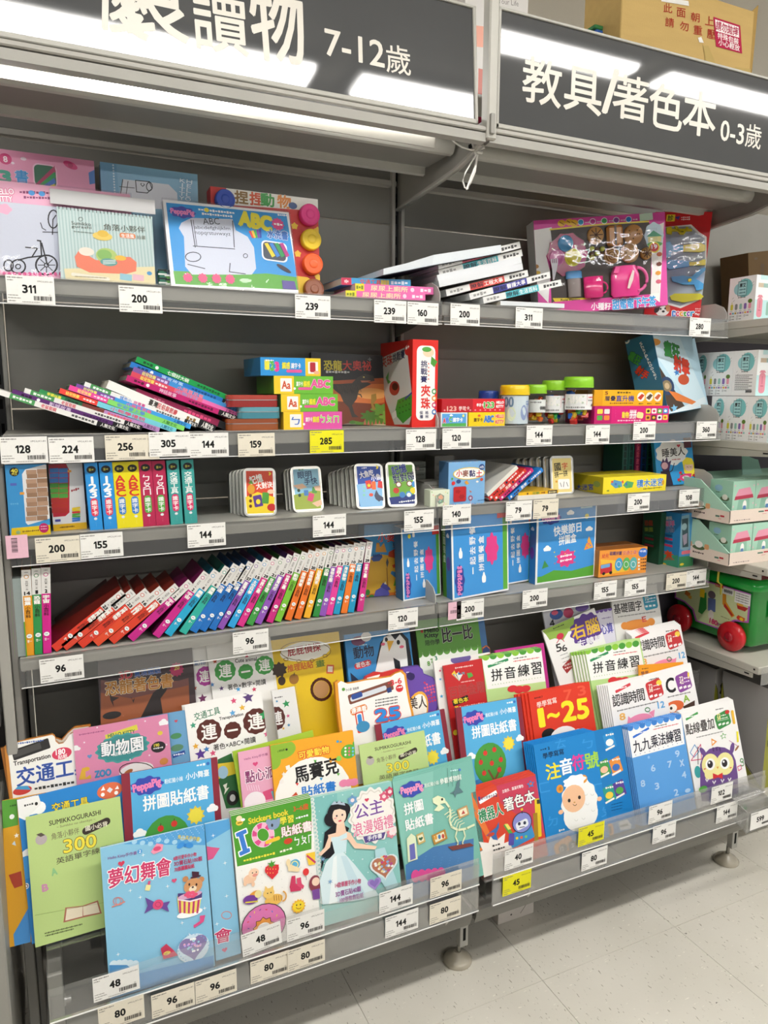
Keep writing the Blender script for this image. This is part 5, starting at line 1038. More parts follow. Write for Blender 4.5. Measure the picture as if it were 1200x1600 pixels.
def d_pin(a, x=0, y=0, k=1.0):
    q = lambda X, Y: (x+(X-428)*k, y+(Y-400)*k)
    a.bg('#bcdc92'); a.P([q(420, 400), q(772, 345), q(812, 540), q(455, 590)], '#f4f4f0'); a.scal(q(424, 404), q(772, 350), 8, 20*k, ('#8cc63f', '#4a9a3a'))
    p_ = q(518, 435); a.R(*p_, 126*k, 16*k, '#2f8f5a', r=4, rot=-9); a.grk(q(468, 443), q(560, 428), 8*k, '#e9f6e9'); a.grk(q(607, 410), q(685, 397), 8*k, '#555'); a.grk(q(606, 426), q(760, 402), 8*k, '#d85a5a')
    for ch, x0, x1, y0, y1 in (('拼', 478, 542, 508, 500), ('音', 556, 620, 494, 486), ('練', 634, 700, 482, 474), ('習', 712, 772, 470, 462)): a.T(ch, q(x0, y0), q(x1, y1), 70*k, '#1a1a18', b=.035)
    for i in range(18): p_ = q(485+i*16.5, 563-i*2.6); a.star(*p_, 4*k, '#8ab86a', n=4, k=.4)
    p_ = q(640, 590); a.E(*p_, 30*k, 22*k, '#d8343a')
    for s_ in (-1, 1): p_ = q(640+s_*38, 585); a.E(*p_, 30*k, 20*k, '#d8343a')
cover('C', ZG, (424, 402), (770, 347), '#bcdc92', lambda a: d_pin(a, 428, 400), 'white and green spelling practice book, left of two', th=.003, n=4, step=(.001, .001), H=.25, nlabel='spelling practice book copy behind the left one', off=-.006)
cover('C', ZG, (500, 362), (785, 318), '#c02f8a', lambda a: a.bg('#c02f8a'), 'magenta book edge rising behind the left spelling book', th=.006, H=.27, off=.012)
cover('C', ZI, (128, 440), (448, 362), '#bcdc92', lambda a: d_pin(a, 128, 440, .92), 'white and green spelling practice book, right of two', th=.004, n=5, step=(.006, .0002), H=.25, nlabel='spelling practice book copy fanned out left of the right one', off=-.004)
def d_time2(a):
    a.bg('#f1efef'); a.R(462, 347, 88, 15, '#d8404a', r=4, rot=-9); a.grk((600, 325), (650, 316), 8, '#555')
    for ch, x0, x1, y0, y1 in (('認', 425, 462, 418, 412), ('識', 464, 510, 408, 400), ('時', 512, 552, 398, 390), ('間', 555, 594, 390, 383)): a.T(ch, (x0, y0), (x1, y1), 64, '#221c1e', b=.035)
    a.R(648, 372, 88, 96, '#c9363a', r=14, rot=-7); a.E(668, 340, 15, 16, '#f2d24a'); a.T('72', (612, 360), (634, 356), 20, '#f8efe0', b=.04); a.T('38', (614, 380), (636, 376), 18, '#f8efe0', b=.04); a.grk((640, 357), (668, 351), 8, '#f4e0e0')
    for k in range(3): a.R(630+k*26, 410-k*5, 19, 13, '#f6eef0', rot=-9)
    a.grk((455, 478), (672, 432), 8, '#666'); a.T('12', (678, 466), (712, 460), 34, '#5fa8dc', b=.05); a.T('8', (462, 505), (488, 500), 34, '#efb45a', b=.05); a.E(590, 515, 72, 26, '#ef8fb0'); a.P([(640, 490), (662, 478), (658, 520)], '#ef8fb0'); a.ring(620, 487, 13, 12, 4, '#2f7a3a', 10)
tt_ = cover('C', ZI, (400, 350), (686, 284), '#f1efef', d_time2, 'white clock-reading practice book with a spiral edge, back row', th=.004, n=4, step=(-.0, .003), H=.255, off=.008, nlabel='clock-reading practice book copy behind the back-row one')
# ---- row D, seen below the fourth shelf
def d_dino3(a):
    a.bg('#4a3a3c'); a.P([(540, 880), (1010, 830), (1020, 1060), (540, 1080)], '#a8603a'); a.P([(540, 830), (800, 880), (1010, 820), (1010, 860), (700, 930), (540, 900)], '#7d4f48'); a.P([(820, 900), (880, 850), (900, 860), (890, 890), (860, 930), (880, 1060), (740, 1060), (790, 960)], '#2f2624')
    a.T('3D', (638, 812), (708, 798), 40, '#d8404a', b=.06, oc='#f0d8c8', ow=.08); a.T('實境體驗', (718, 798), (860, 775), 36, '#3f6fc0', b=.05, oc='#e9e0e0', ow=.08); a.T('恐龍著色書', (565, 880), (925, 830), 74, '#c9862f', b=.05, oc='#efe2c0', ow=.09); a.star(946, 775, 40, '#c9356a', n=12, k=.8); a.T('20', (932, 768), (960, 762), 22, '#f2dc6a', b=.05)
    a.P([(585, 900), (600, 920), (640, 925), (605, 945), (610, 975), (592, 940)], '#3a2a28'); a.P([(700, 920), (712, 940), (722, 925), (715, 955)], '#3a2a28'); a.E(600, 1020, 50, 20, '#2a2624')
cover('D', ZL, (520, 700), (1028, 640), '#4a3a3c', d_dino3, 'dark brown dinosaur colouring book behind the pink zoo book', th=.005, H=.262, film=True)
cover('D', ZL, (1000, 655), (1120, 640), '#f0efec', lambda a: (a.bg('#f0efec'), a.blob(1100, 810, 48, 52, '#b03a9a', n=11, k=.03), a.T('連', (1068, 815), (1120, 808), 62, '#f6f4f0', b=.05), a.T('動物', (1040, 742), (1100, 735), 26, '#3a6ab0'), a.star(1043, 875, 14, '#c9503a'), a.star(1030, 830, 7, '#3f7fc0'), a.star(1085, 930, 26, '#6a2a5a')), 'white connect-the-dots book edge with a magenta circle', th=.005, H=.262, off=.008)
def d_linkg(a):
    a.bg('#f0efec')
    for cx, cy, r1, ch in ((75, 850, 56, '連'), (185, 855, 40, '一'), (285, 820, 50, '連')):
        a.blob(cx, cy, r1, r1, '#3f9a45', n=11, k=.03); a.T(ch, (cx-r1*.6, cy+4), (cx+r1*.6, cy-4), (r1*1.25 if ch != '一' else r1*.22), '#f6f4f0', b=.05)
    a.T('Cute animal', (128, 798), (243, 785), 20, '#2a2522', b=.03); a.T('著色×數字×閱讀', (88, 940), (292, 908), 30, '#2a2522', b=.03)
    for X, Y, cc in ((190, 770, '#c9355a'), (5, 925, '#3f7fc0'), (55, 945, '#5b3f7a'), (145, 950, '#3f9ad0'), (230, 950, '#c9355a'), (20, 800, '#c9503a')): a.star(X, Y, 14, cc)
cover('D', ZK, (-30, 700), (312, 640), '#f0efec', d_linkg, 'white connect-the-dots book with green title circles, back row', th=.005, H=.265)
def d_detect(a):
    a.bg('#e3bf1f'); a.E(505, 745, 135, 52, '#f2efe4'); a.ring(505, 745, 135, 52, 3, '#7a5a1a', 26)
    for x, y in ((400, 790), (470, 800), (540, 795), (610, 770)): a.ring(x, y, 12, 8, 3, '#7a5a1a', 10)
    a.T('屁屁偵探', (408, 752), (585, 720), 46, '#b02f3a', b=.05); a.T('推理貼貼', (408, 840), (545, 815), 38, '#c9502a', b=.04); a.T('畫', (560, 815), (608, 806), 36, '#5a7a2a', b=.04); a.R(637, 842, 40, 48, '#c9603a', r=4, rot=10); a.R(637, 842, 26, 30, '#e9dfc9', rot=10)
    a.star(365, 845, 44, '#3a2a1a', n=9, k=.75); a.E(378, 905, 20, 24, '#3a2a1a'); a.E(443, 895, 26, 28, '#9a6a2a'); a.ln([(443, 875), (445, 862)], 5, '#5a4a1a')
    a.ring(590, 950, 52, 56, 14, '#5a2a1a', 20); a.E(590, 950, 42, 46, '#b88a5a')
cover('D', ZK, (312, 690), (683, 640), '#e3bf1f', d_detect, 'yellow detective sticker book with a magnifying glass, back row', th=.006, H=.27)
def d_peng(a):
    a.bg('#3a8fd0'); a.T('動物', (762, 758), (870, 740), 62, '#1f2a4a', b=.05, oc='#6ab0e0', ow=.05); a.R(812, 817, 92, 34, '#d8404a', r=16, rot=-8); a.T('著色本', (775, 822), (850, 808), 26, '#fff', b=.04); a.grk((790, 715), (835, 709), 6, '#dff'); a.E(790, 690, 40, 26, '#7a4a6a'); a.E(830, 668, 28, 26, '#f0efef')
    a.P([(880, 980), (885, 800), (905, 700), (950, 645), (1010, 635), (1055, 680), (1075, 800), (1090, 980)], '#181c24'); a.P([(890, 980), (880, 850), (905, 740), (925, 670), (960, 655), (985, 685), (1010, 655), (1040, 690), (1050, 780), (1065, 980)], '#f4f4f2')
    a.E(938, 684, 8, 12, '#1a1a1a'); a.E(1002, 698, 9, 13, '#1a1a1a'); a.P([(940, 690), (978, 690), (952, 748)], '#f0b83a'); a.E(920, 708, 11, 8, '#ee6a8a'); a.E(1020, 722, 12, 8, '#ee6a8a'); a.P([(975, 780), (1010, 800), (1030, 960), (990, 880)], '#181c24'); a.P([(745, 860), (790, 900), (880, 880), (860, 980), (760, 980)], '#1f2f4f')
cover('D', ZK, (712, 660), (1060, 615), '#3a8fd0', d_peng, 'blue animal colouring book with a penguin, back row', th=.005, H=.265, n=1, nlabel='blue animal colouring book copy behind the penguin one')
def d_bi(a):
    a.bg('#5f9a3f'); a.P([(30, 380), (400, 330), (410, 700), (60, 720)], '#e9ebe4'); a.scal((35, 385), (400, 335), 9, 24, ('#5f9a3f',)); a.E(72, 250, 8, 9, '#b03030')
    a.T('Hello', (86, 245), (170, 236), 28, '#1a1a18', b=.05); a.T('Kitty', (88, 280), (168, 270), 30, '#1a1a18', b=.05); a.T('陪你學', (92, 318), (175, 308), 32, '#1a1a18', b=.03); a.T('比一比', (190, 275), (365, 248), 84, '#161614', b=.06, oc='#c9c9c0', ow=.08)
    a.T('8', (104, 440), (118, 436), 26, '#5a9a3a', b=.05); a.T('7', (124, 424), (136, 420), 24, '#5a9a3a', b=.05); a.T('3', (148, 408), (160, 404), 24, '#3a8a6a', b=.05)
cover('D', ZG, (30, 190), (395, 140), '#5f9a3f', d_bi, 'green comparing-sizes book with scalloped white lower half, back row', th=.005, H=.27)
cover('D', ZG, (250, 160), (430, 135), '#3f6fa8', lambda a: a.bg('#4a7ab0'), 'slate blue book edge at the right of the green comparing book', th=.005, H=.262, off=.008)
board_book('D', ZG, (420, 330), (500, 330), 'dark blue round-topped board book with orange rim', [(420, 420), (428, 345), (450, 330), (470, 345), (480, 420)], '#2f3f6a', '#c9703a', lambda a: None, H=.2, off=.004, th=.01)
def d_right(a):
    a.bg('#efeeec'); a.P([(775, 245), (960, 165), (990, 240), (930, 250), (900, 300), (850, 290), (820, 300), (800, 270)], '#8fb04a'); a.blob(1040, 235, 100, 88, '#5b3a8c', n=12, k=.07); a.grk((840, 235), (905, 208), 8, '#3a4a1a')
    a.T('右腦', (950, 262), (1108, 205), 84, '#e0b83a', b=.06); a.T('左轉轉', (985, 325), (1130, 285), 44, '#f0ecf4', b=.05); a.E(882, 278, 22, 18, '#c9304a'); a.ln([(880, 290), (862, 318)], 4, '#c9304a'); a.ln([(888, 290), (905, 308)], 4, '#c9304a')
    a.T('5', (858, 350), (888, 340), 44, '#2a2624', b=.03); a.T('6', (893, 352), (920, 342), 36, '#2a2624', b=.03); a.R(930, 452, 62, 52, '#9a2a2a', r=3, rot=-20); a.grk((905, 452), (955, 432), 14, '#f0d0c8'); a.grk((908, 470), (955, 452), 10, '#f0d0c8')
    for k in range(4): a.grk((880+k*8, 392+k*20), (925+k*8, 375+k*20), 5, '#777')
cover('D', ZG, (776, 246), (1082, 112), '#efeeec', d_right, 'tilted white and purple brain-training book, back row', th=.004, H=.24, off=-.012)
cover('D', ZG, (1085, 130), (1185, 112), '#d9d3ea', lambda a: (a.bg('#e0dcee'), a.scal((1085, 133), (1185, 113), 4, 14, ('#7a5ab0',)), a.T('心算', (1120, 240), (1190, 225), 60, '#3a3aa8', b=.04), a.grk((1125, 175), (1180, 165), 8, '#8a7ab0')), 'lilac mental arithmetic book peeking out beside the tilted book', th=.004, H=.25, off=.002)
cover('D', ZG, (778, 130), (1050, 75), '#e3e2e6', lambda a: (a.bg('#d5d6de'), a.E(860, 150, 40, 30, '#3a5fa8'), a.E(930, 140, 30, 30, '#c9406a'), a.E(850, 140, 20, 14, '#e05a7a'), a.T('4', (820, 205), (848, 200), 44, '#2a2a2e', b=.03), a.E(1010, 110, 40, 22, '#7a5ab0')), 'pale book with blue and pink pictures at the back, marked 4', th=.004, H=.27, off=.014)
def d_char(a):
    a.bg('#e6e5e2'); a.T('基礎國字', (296, 195), (458, 170), 58, '#221e1c', b=.035); a.R(510, 150, 80, 90, '#3a9ab8', r=12, rot=-5); a.T('72', (478, 135), (500, 131), 20, '#f8efe0', b=.04); a.grk((503, 133), (540, 126), 8, '#eef'); a.grk((480, 155), (540, 144), 7, '#eef'); a.grk((320, 240), (540, 208), 7, '#777')
    for k in range(3): a.R(488+k*22, 178-k*3, 15, 11, '#eef4f6')
    a.E(430, 285, 85, 30, '#d98a3a'); a.E(360, 292, 22, 22, '#d98a3a'); a.E(515, 268, 22, 22, '#d98a3a'); a.T('E', (462, 255), (485, 250), 30, '#c9504a', b=.05)
cover('D', ZI, (272, 80), (548, 50), '#e6e5e2', d_char, 'white basic characters practice book with a blue badge, back row', th=.005, H=.27)
# ================================================================ goods on the upper shelves
ZU, ZT, ZS, ZR, ZQ, ZP, ZO, ZN, ZM = (0,220,3), (400,260,3), (800,260,3), (0,520,3), (350,500,3), (680,500,2.3077), (0,700,3.4286), (350,690,3.4286), (650,680,2.5532)
Z5, Z6, Zc, Zd, Ze = (0,540,5), (160,550,5), (640,680,5), (500,370,3.0769), (60,860,3.75)
def zz(zf, q): return (zf[0]+q[0]/zf[2], zf[1]+q[1]/zf[2])
def fb(zf, BL, BR, Y, deck, Yr=None, lv=True):
    """frame of an upright box from its two lower front corners"""
    A, B = onY(zz(zf, BL), Y), onY(zz(zf, BR), Y if Yr is None else Yr)
    if deck is not None: A.z = B.z = deck
    return mat_from(A, B-A, Vector((0, 0, 1))), (B-A).length
def bar(zf, p0, p1, Y, th, deck=None):
    """long thin face (a spine) from its left end to its right end"""
    A, B = onY(zz(zf, p0), Y), onY(zz(zf, p1), Y); X = (B-A).normalized(); Z = Vector((0, 0, 1)); Z = (Z-X*Z.dot(X)).normalized()
    O = A-Z*th/2; lo = min(O.z, (O+X*(B-A).length).z)
    if deck is not None and lo < deck+.0008: O.z += deck+.0008-lo
    return mat_from(O, X, Z), (B-A).length, th
def spine(zf, bot, top, Y, th, deck):
    A, B = onY(zz(zf, bot), Y), onY(zz(zf, top), Y); U = (B-A).normalized(); X = Vector((U.z, 0, -U.x)).normalized()
    O = A-X*th/2; lo = min(O.z, (O+X*th).z)
    O.z += deck+.0008-lo
    return mat_from(O, X, U), th, (B-A).length
def stack_copies(t, M, n, step, label, group):
    for k in range(1, n+1): dup(t, M @ Matrix.Translation(Vector(step)*k), label, group)

# ---------------------------------------------------------------- top shelf, left bay
D = DECK[1]
M, w_, h_ = fit((-60, 180), (610, 252), .016, .016, D, .06, zf=ZU)
def d_pinkset(a):
    a.bg('#efb3cd'); a.T('HELLO', (-30, 238), (64, 238), 26, '#f6e9ef', b=.06, oc='#d8507f', ow=.14); a.T('KITTY', (-20, 272), (58, 274), 26, '#f6e9ef', b=.06, oc='#d8507f', ow=.14)
    a.grk((90, 241), (245, 246), 14, '#8a3f6a'); a.grk((110, 265), (250, 270), 12, '#8a3f6a'); a.E(148, 245, 15, 12, '#4f9fe0'); a.E(196, 249, 15, 12, '#4f9fe0')
    a.R(150, 460, 330, 320, '#cdd2e0', r=30); a.blob(20, 320, 34, 24, '#efb3cd', n=5, k=.1)
    k = '#2a2a32'
    a.ring(218, 583, 50, 46, 8, k, 24); a.ring(218, 583, 10, 9, 5, k, 10)
    for i in range(8): a.ln([(218+12*math.cos(i*.785), 583+11*math.sin(i*.785)), (218+40*math.cos(i*.785), 583+37*math.sin(i*.785))], 4, k)
    a.ring(85, 590, 34, 32, 7, k, 20); a.ring(85, 590, 12, 11, 5, k, 10); a.ring(40, 585, 22, 26, 6, k, 14); a.ln([(85, 560), (130, 548), (195, 540), (190, 470), (175, 468)], 7, k); a.ln([(195, 480), (222, 583)], 7, k); a.ln([(120, 500), (175, 505), (150, 545)], 6, k)
    a.ring(250, 368, 24, 42, 6, k, 16); a.ln([(246, 440), (248, 370), (262, 350)], 5, k); a.ln([(200, 428), (270, 430)], 4, k); a.ln([(190, 385), (198, 410), (215, 420)], 4, k)
    for i in range(12): a.E(20+i*24, 625, 8, 9, '#e05f97')
t = carton('coloring_set', 'pink boxed water colouring set with tricycle line drawing, far left of top shelf', M, w_, h_, .03, '#efb3cd', {'front': d_pinkset}, ZU, cat='box', film=True)
M, w_, h_ = fit((-60, 30), (440, 95), .12, .12, D, .0, zf=ZU)
def d_pinkset2(a):
    a.bg('#e79bbd'); a.E(25, 85, 30, 26, '#cf3f7a'); a.T('8', (16, 86), (34, 87), 26, '#f6dfe9', b=.05); a.R(212, 165, 112, 110, '#f0c4d8', r=26); a.R(212, 165, 100, 98, '#2f6a4f', r=22)
    for i, c in enumerate(('#a8325f', '#2f9a55', '#3f6fc0', '#e9d94a')): a.P([(165+i*14, 205-4*i+i*10), (165+i*14+16, 222-4*i+i*10), (262, 145+i*26), (255, 118+i*28)], c)
    a.T('書', (72, 165), (132, 170), 56, '#2f8fd0', b=.06, oc='#e9f0f6', ow=.08); a.T('3', (0, 165), (48, 170), 50, '#3fa08a', b=.1)
    a.E(110, 85, 14, 8, '#f6e0ec'); a.E(60, 105, 8, 6, '#f6e0ec'); a.E(330, 115, 34, 16, '#d8407f', rot=20); a.E(330, 115, 12, 12, '#b82f66'); a.P([(415, 150), (445, 135), (448, 200), (420, 205)], '#4a7fc9')
carton('coloring_set', 'pink boxed marker set with a window of pens, behind the tricycle set', M, w_, h_, .03, '#e79bbd', {'front': d_pinkset2}, ZU)
M, w_, h_ = fit((468, 98), (925, 158), .13, .13, D, .0, zf=ZU)
def d_blueset(a):
    a.bg('#8fc0de'); a.P([(470, 98), (545, 108), (560, 300), (480, 300)], '#7fb4d8')
    for i in range(12): a.E(530+i*.8, 115+i*13, 4, 4, '#dfeef7')
    a.P([(560, 250), (575, 180), (790, 205), (830, 245), (835, 320), (560, 320)], '#e3e6ef'); k = '#3a3f4a'
    a.ln([(575, 182), (565, 250)], 4, k); a.ln([(600, 190), (590, 260)], 3, k); a.ln([(635, 186), (700, 192), (712, 225), (690, 245), (640, 240), (635, 186)], 4, k); a.heart(668, 207, 10, k); a.heart(668, 206, 6, '#e3e6ef'); a.ln([(560, 215), (630, 222)], 3, k); a.ring(700, 215, 14, 20, 4, k, 12)
    a.V('HELLO', (888, 182), (880, 285), 26, '#dff0fa', b=.05, oc='#3f86c0', ow=.1); a.V('KITTY', (856, 178), (850, 280), 26, '#dff0fa', b=.05, oc='#3f86c0', ow=.1); a.grk((505, 150), (508, 182), 8, '#5a9a4a', 3)
carton('coloring_set', 'light blue boxed colouring set at the back of the top shelf', M, w_, h_, .03, '#8fc0de', {'front': d_blueset}, ZU)
# dough set with coloured discs
M, w_, h_ = fit((985, 213), (1489, 275), .075, .075, D, .06, zf=ZU)
def d_dough(a):
    a.bg('#c9302f'); a.P([(1060, 222), (1490, 262), (1490, 330), (1060, 300)], '#e4e2da'); a.P([(1500, 270), (1500, 800), (1560, 800)], '#c9302f')
    for ch, x0, c in (('捏', 1100, '#8a6a3a'), ('捏', 1170, '#c9502a'), ('動', 1222, '#3f9a4a'), ('物', 1300, '#d8843a')): a.T(ch, (x0, 262+(x0-1100)*.1), (x0+62, 270+(x0-1100)*.1), 58, c, b=.09, oc='#f6f2e6', ow=.08)
    a.E(1372, 305, 20, 16, '#3f5a8a'); a.star(1270, 238, 12, '#5a9a4a', n=5)
    for x, y, c in ((1380, 400, '#e9c23a'), (1488, 420, '#e9c23a'), (1395, 530, '#e9b83a'), (1490, 640, '#e9c23a'), (1040, 250, '#f0f0e6')): a.star(x, y, 18, c, n=5, k=.7)
    a.P([(1360, 630), (1440, 640), (1560, 720), (1560, 800), (1360, 800)], '#e9c23a')
t = carton('dough_set', 'red modelling dough set with round coloured tubs, behind the blue water book', M, w_, h_, .035, '#c9302f', {'front': d_dough}, ZU)
ga = G(); fa = face(ga, M, w_, h_, .035, 'front', ZU)
for q, c, rr in (((1445, 352), '#e23a8a', 46), ((1452, 468), '#ecc92f', 46), ((1460, 582), '#f2622a', 46), ((1465, 700), '#8a4a2a', 46), ((1050, 282), '#2f4fb0', 46)):
    u_, v_ = fa.p(*q); k_ = fa.sc(*q)[0]*rr; g = G(); g.lathe([(k_*1.0, .0), (k_*1.02, -.004), (k_*.98, -.012), (k_*.86, -.015), (k_*.8, -.0135)], (u_, -.0005, h_-v_), c, PLAS, 24, axis='y')
    g.lathe([(k_*.45, -.0135), (k_*.40, -.0150), (k_*.25, -.0150)], (u_, -.0005, h_-v_), c, PLAS, 10, axis='y'); obj('dough_tub', g, t)
# wet-wipe drawing book ABC, leaning
M, w_, h_ = fit((762, 275), (1353, 336), .018, .018, D, .30, zf=ZU)
def d_abc(a):
    a.bg('#f4f5f7'); a.P([(778, 290), (1342, 345), (1392, 640), (815, 620)], '#2f97dc'); a.P([(812, 610), (1010, 618), (1100, 628), (1250, 622), (1392, 640), (1405, 700), (822, 672)], '#5aa83a')
    a.blob(855, 336, 58, 26, '#4a4fb0', n=8, k=.1); a.T('PeppaPig', (800, 332), (910, 342), 30, '#f08ac0', b=.05); a.grk((928, 322), (1100, 340), 12, '#fff'); a.grk((945, 342), (1090, 356), 11, '#fff'); a.E(968, 325, 11, 10, '#f2e24a')
    a.P([(838, 410), (850, 385), (880, 370), (900, 362), (1090, 368), (1105, 420), (1160, 450), (1190, 500), (1200, 600), (1180, 628), (900, 628), (868, 590), (862, 450)], '#cfd5e4'); k = '#3a3f52'
    a.T('ABC', (950, 378), (1028, 378), 30, k, b=0); a.T('abcdefghijklm', (912, 408), (1078, 414), 20, k, b=0); a.T('nopqrstuvwxyz', (914, 434), (1080, 442), 20, k, b=0)
    a.ln([(895, 372), (915, 500)], 4, k); a.ln([(905, 372), (922, 492)], 3, k); a.ln([(1090, 376), (1098, 500)], 4, k); a.ln([(905, 494), (1100, 508)], 4, k); a.ring(905, 545, 36, 22, 4, k, 16); a.ln([(880, 580), (960, 600)], 4, k); a.ln([(1078, 575), (1075, 615), (1150, 625)], 4, k); a.ring(1150, 540, 10, 10, 3, k, 10)
    a.T('ABC', (1122, 362), (1270, 392), 62, '#f2e63a', b=.10); a.star(1302, 392, 30, '#e0408a', n=11, k=.8); a.grk((1282, 390), (1325, 396), 12, '#fff', 3); a.grk((1300, 348), (1345, 352), 8, '#fff')
    for i, c in enumerate(('#e04a3a', '#f0c83a', '#3fa84a', '#7a4aa8', '#2f4fb0')): a.P([(1165+i*12, 425-i*2), (1175+i*12, 422-i*2), (1190+i*9, 455), (1182+i*9, 458)], c)
    a.T('水洗書', (1252, 435), (1348, 447), 40, '#2f6ab8', b=.08, oc='#f6fafd', ow=.1)
    a.R(1286, 520, 118, 92, '#f4f5f7', r=22, rot=4); a.R(1286, 520, 104, 80, '#3f4a5a', r=18, rot=4)
    for i, c in enumerate(('#e9d33a', '#3f86d6', '#2f9a55', '#b83a8a')): a.P([(1238+i*24, 482), (1254+i*24, 480), (1290+i*22, 540), (1275+i*22, 548)], c)
    for x in (880, 950, 1015, 1078): a.star(x, 642+(x-880)*.04, 24, '#e0507f', n=9, k=.8)
    a.P([(1320, 655), (1380, 660), (1390, 700), (1325, 695)], '#5b4b9a'); a.E(1330, 600, 36, 10, '#3a3440', rot=30)
t = carton('water_drawing_book', 'blue and green boxed ABC water drawing book in plastic, top shelf', M, w_, h_, .018, '#f1f2f4', {'front': d_abc}, ZU, film=True, cat='book')
# striped calendar pad in a header bag
M, w_, h_ = fit((265, 308), (713, 356), .006, .006, D, .10, zf=ZU)
def d_pad(a):
    a.bg('#cfe0dc')
    for i in range(30): a.P([(268+i*15.5, 300+i*1.6), (275+i*15.5, 301+i*1.6), (275+i*15.5+34, 680), (268+i*15.5+34, 680)], '#b4cfcb')
    a.T('Sumikko', (335, 385), (425, 392), 16, '#4a4a3a', b=0); a.T('gurashi', (335, 403), (428, 410), 16, '#4a4a3a', b=0); a.ring(378, 368, 10, 9, 2, '#4a4a3a', 10); a.grk((345, 425), (440, 434), 6, '#7a8a80')
    a.T('角落小夥伴', (485, 404), (680, 418), 30, '#4a4a3a', b=0); a.R(598, 446, 74, 24, '#f0925a', r=10); a.T('生活風', (568, 445), (628, 449), 18, '#fff', b=.03); a.T('拍畫', (640, 452), (682, 455), 18, '#7a7a6a', b=0)
    a.P([(300, 600), (745, 590), (760, 690), (310, 660)], '#efe3b4'); a.P([(350, 545), (372, 510), (400, 530), (450, 560), (540, 560), (560, 545), (610, 545), (640, 570), (638, 612), (590, 625), (420, 618), (360, 590)], '#f0876a')
    a.E(500, 540, 50, 36, '#b9d07a'); a.E(490, 535, 34, 24, '#8fc06a'); a.E(405, 520, 36, 20, '#f4e9d8'); a.E(480, 448, 46, 20, '#f0d26a'); a.E(482, 436, 26, 16, '#e9c24a'); a.E(565, 550, 26, 12, '#f0c04a'); a.E(510, 570, 40, 18, '#6fa8a0')
    for i in range(3): a.R(512, 562+i*7, 60, 3, '#e9f0ee', rot=-8)
    a.R(590, 640, 56, 30, '#9fd0dc', rot=4); a.R(648, 642, 52, 28, '#f0c4cc', rot=4); a.R(425, 638, 180, 16, '#f4efdc', r=8, rot=4); a.E(700, 622, 12, 9, '#5a9fd0'); a.grk((350, 636), (500, 644), 6, '#a89a6a')
t = book('calendar_pad', 'striped pastel spiral calendar pad with an orange sofa picture in a plastic bag', M, w_, h_, .006, '#cfe0dc', d_pad, ZU, cat='calendar', pages='#f0eee8')
g = G()
for i in range(26): x = .004+i*(w_-.008)/25; g.tube([(x, -.0012, h_-.004), (x, -.0016, h_+.0005), (x, .003, h_+.0022), (x, .007, h_-.001)], .0006, '#2a2a2a', METAL, 5)
o = obj('spiral_binding', g, t); o['kind'] = 'stuff'
g = G(); g.box(-.008, w_+.004, -.003, -.0015, -.001, h_+.004, '#fff', 'clear_film'); g.box(-.010, w_+.006, -.0035, -.0022, h_+.004, h_+.030, '#dcdcda', 'clear_film'); g.box(-.010, w_+.006, -.0020, -.0018, h_+.004, h_+.030, '#cfcfcd', PLAS); obj('plastic_bag', g, t)
# things squeezed between the pad and the water book
for q0, q1, c, lb in (((765, 672), (760, 590), '#2f6f5a', 'dark green marker pack wedged beside the water drawing book'), ((797, 668), (790, 610), '#4f8a3a', 'narrow green marker pack wedged beside the water drawing book')):
    M, w_, h_ = spine(ZU, q0, q1, .03, .018, D); t = thing('marker_pack', lb, 'pen', M); g = G(); g.bbox(0, w_, 0, .02, 0, h_, c, PLAS, b=.003); obj('pack_body', g, t); g = G()
    for k in range(4): g.box(.001, w_-.001, -.0006, 0, h_*.2+k*.008, h_*.2+k*.008+.003, ('#dfe6e0', '#1a2a2a')[k % 2], PLAS)
    obj('printed_stripes', g, t)
# three small flat books
def lay_book(zf, p0, p1, Y, th, col, name, label, draw=None, d=.13, deck=None, group=None, pages='#cfc9ba', cat='book'):
    M, w_, h_ = bar(zf, p0, p1, Y, th, deck); return book(name, label, M, w_, h_, d, col, draw, zf, spine='front', pages=pages, group=group, cat=cat)
def d_sp(segs, text=None):
    """spine print: colour runs and words in spine units (0..100 along)"""
    def f(a):
        a.un(100); H = a.H/a.unit[1]
        for x0, x1, c in segs: a.bg(c, x0=x0/100, x1=x1/100)
        for t_ in text or []:
            s_, x0, x1, c = t_[:4]
            if s_ == '=': a.grk((x0, H/2), (x1, H/2), H*.5, c)
            elif s_ == 'o': a.E(x0, H/2, H*.3, H*.3, c)
            else: a.T(s_, (x0, H/2), (x1, H/2), H*(t_[4] if len(t_) > 4 else .72), c, b=.04)
    return f
lay_book(ZT, (420, 602), (794, 616), .02, .0152, '#e76fb0', 'story_book', 'pink potty-training book, lower of two, lying flat on the top shelf', d_sp([(0, 13, '#e4dc3a')], [('=', 1, 11, '#7a8a2a'), ('尿尿上廁所', 20, 68, '#f6e9b0'), ('o', 73, 0, '#f4d6e6'), ('=', 82, 97, '#f6e2ee')]), deck=D)
lay_book(ZT, (465, 566), (832, 584), .025, .0158, '#e76fb0', 'story_book', 'pink potty-training book, upper of two, lying flat on the top shelf', d_sp([(0, 11, '#e4dc3a')], [('=', 1, 10, '#7a8a2a'), ('尿尿上廁所', 19, 66, '#f6e9b0'), ('o', 72, 0, '#f4d6e6'), ('=', 82, 97, '#f6e2ee')]))
lay_book(ZT, (400, 538), (725, 548), .045, .0150, '#3f9fd0', 'story_book', 'blue transport book lying on the pink books, red spine end', d_sp([(0, 14, '#c93a5a')], [('=', 4, 10, '#f0d8dc'), ('交通工具', 26, 56, '#d8503a'), ('翻翻書', 56, 68, '#e9dc3a'), ('=', 70, 96, '#d8eef6')]), d=.12)
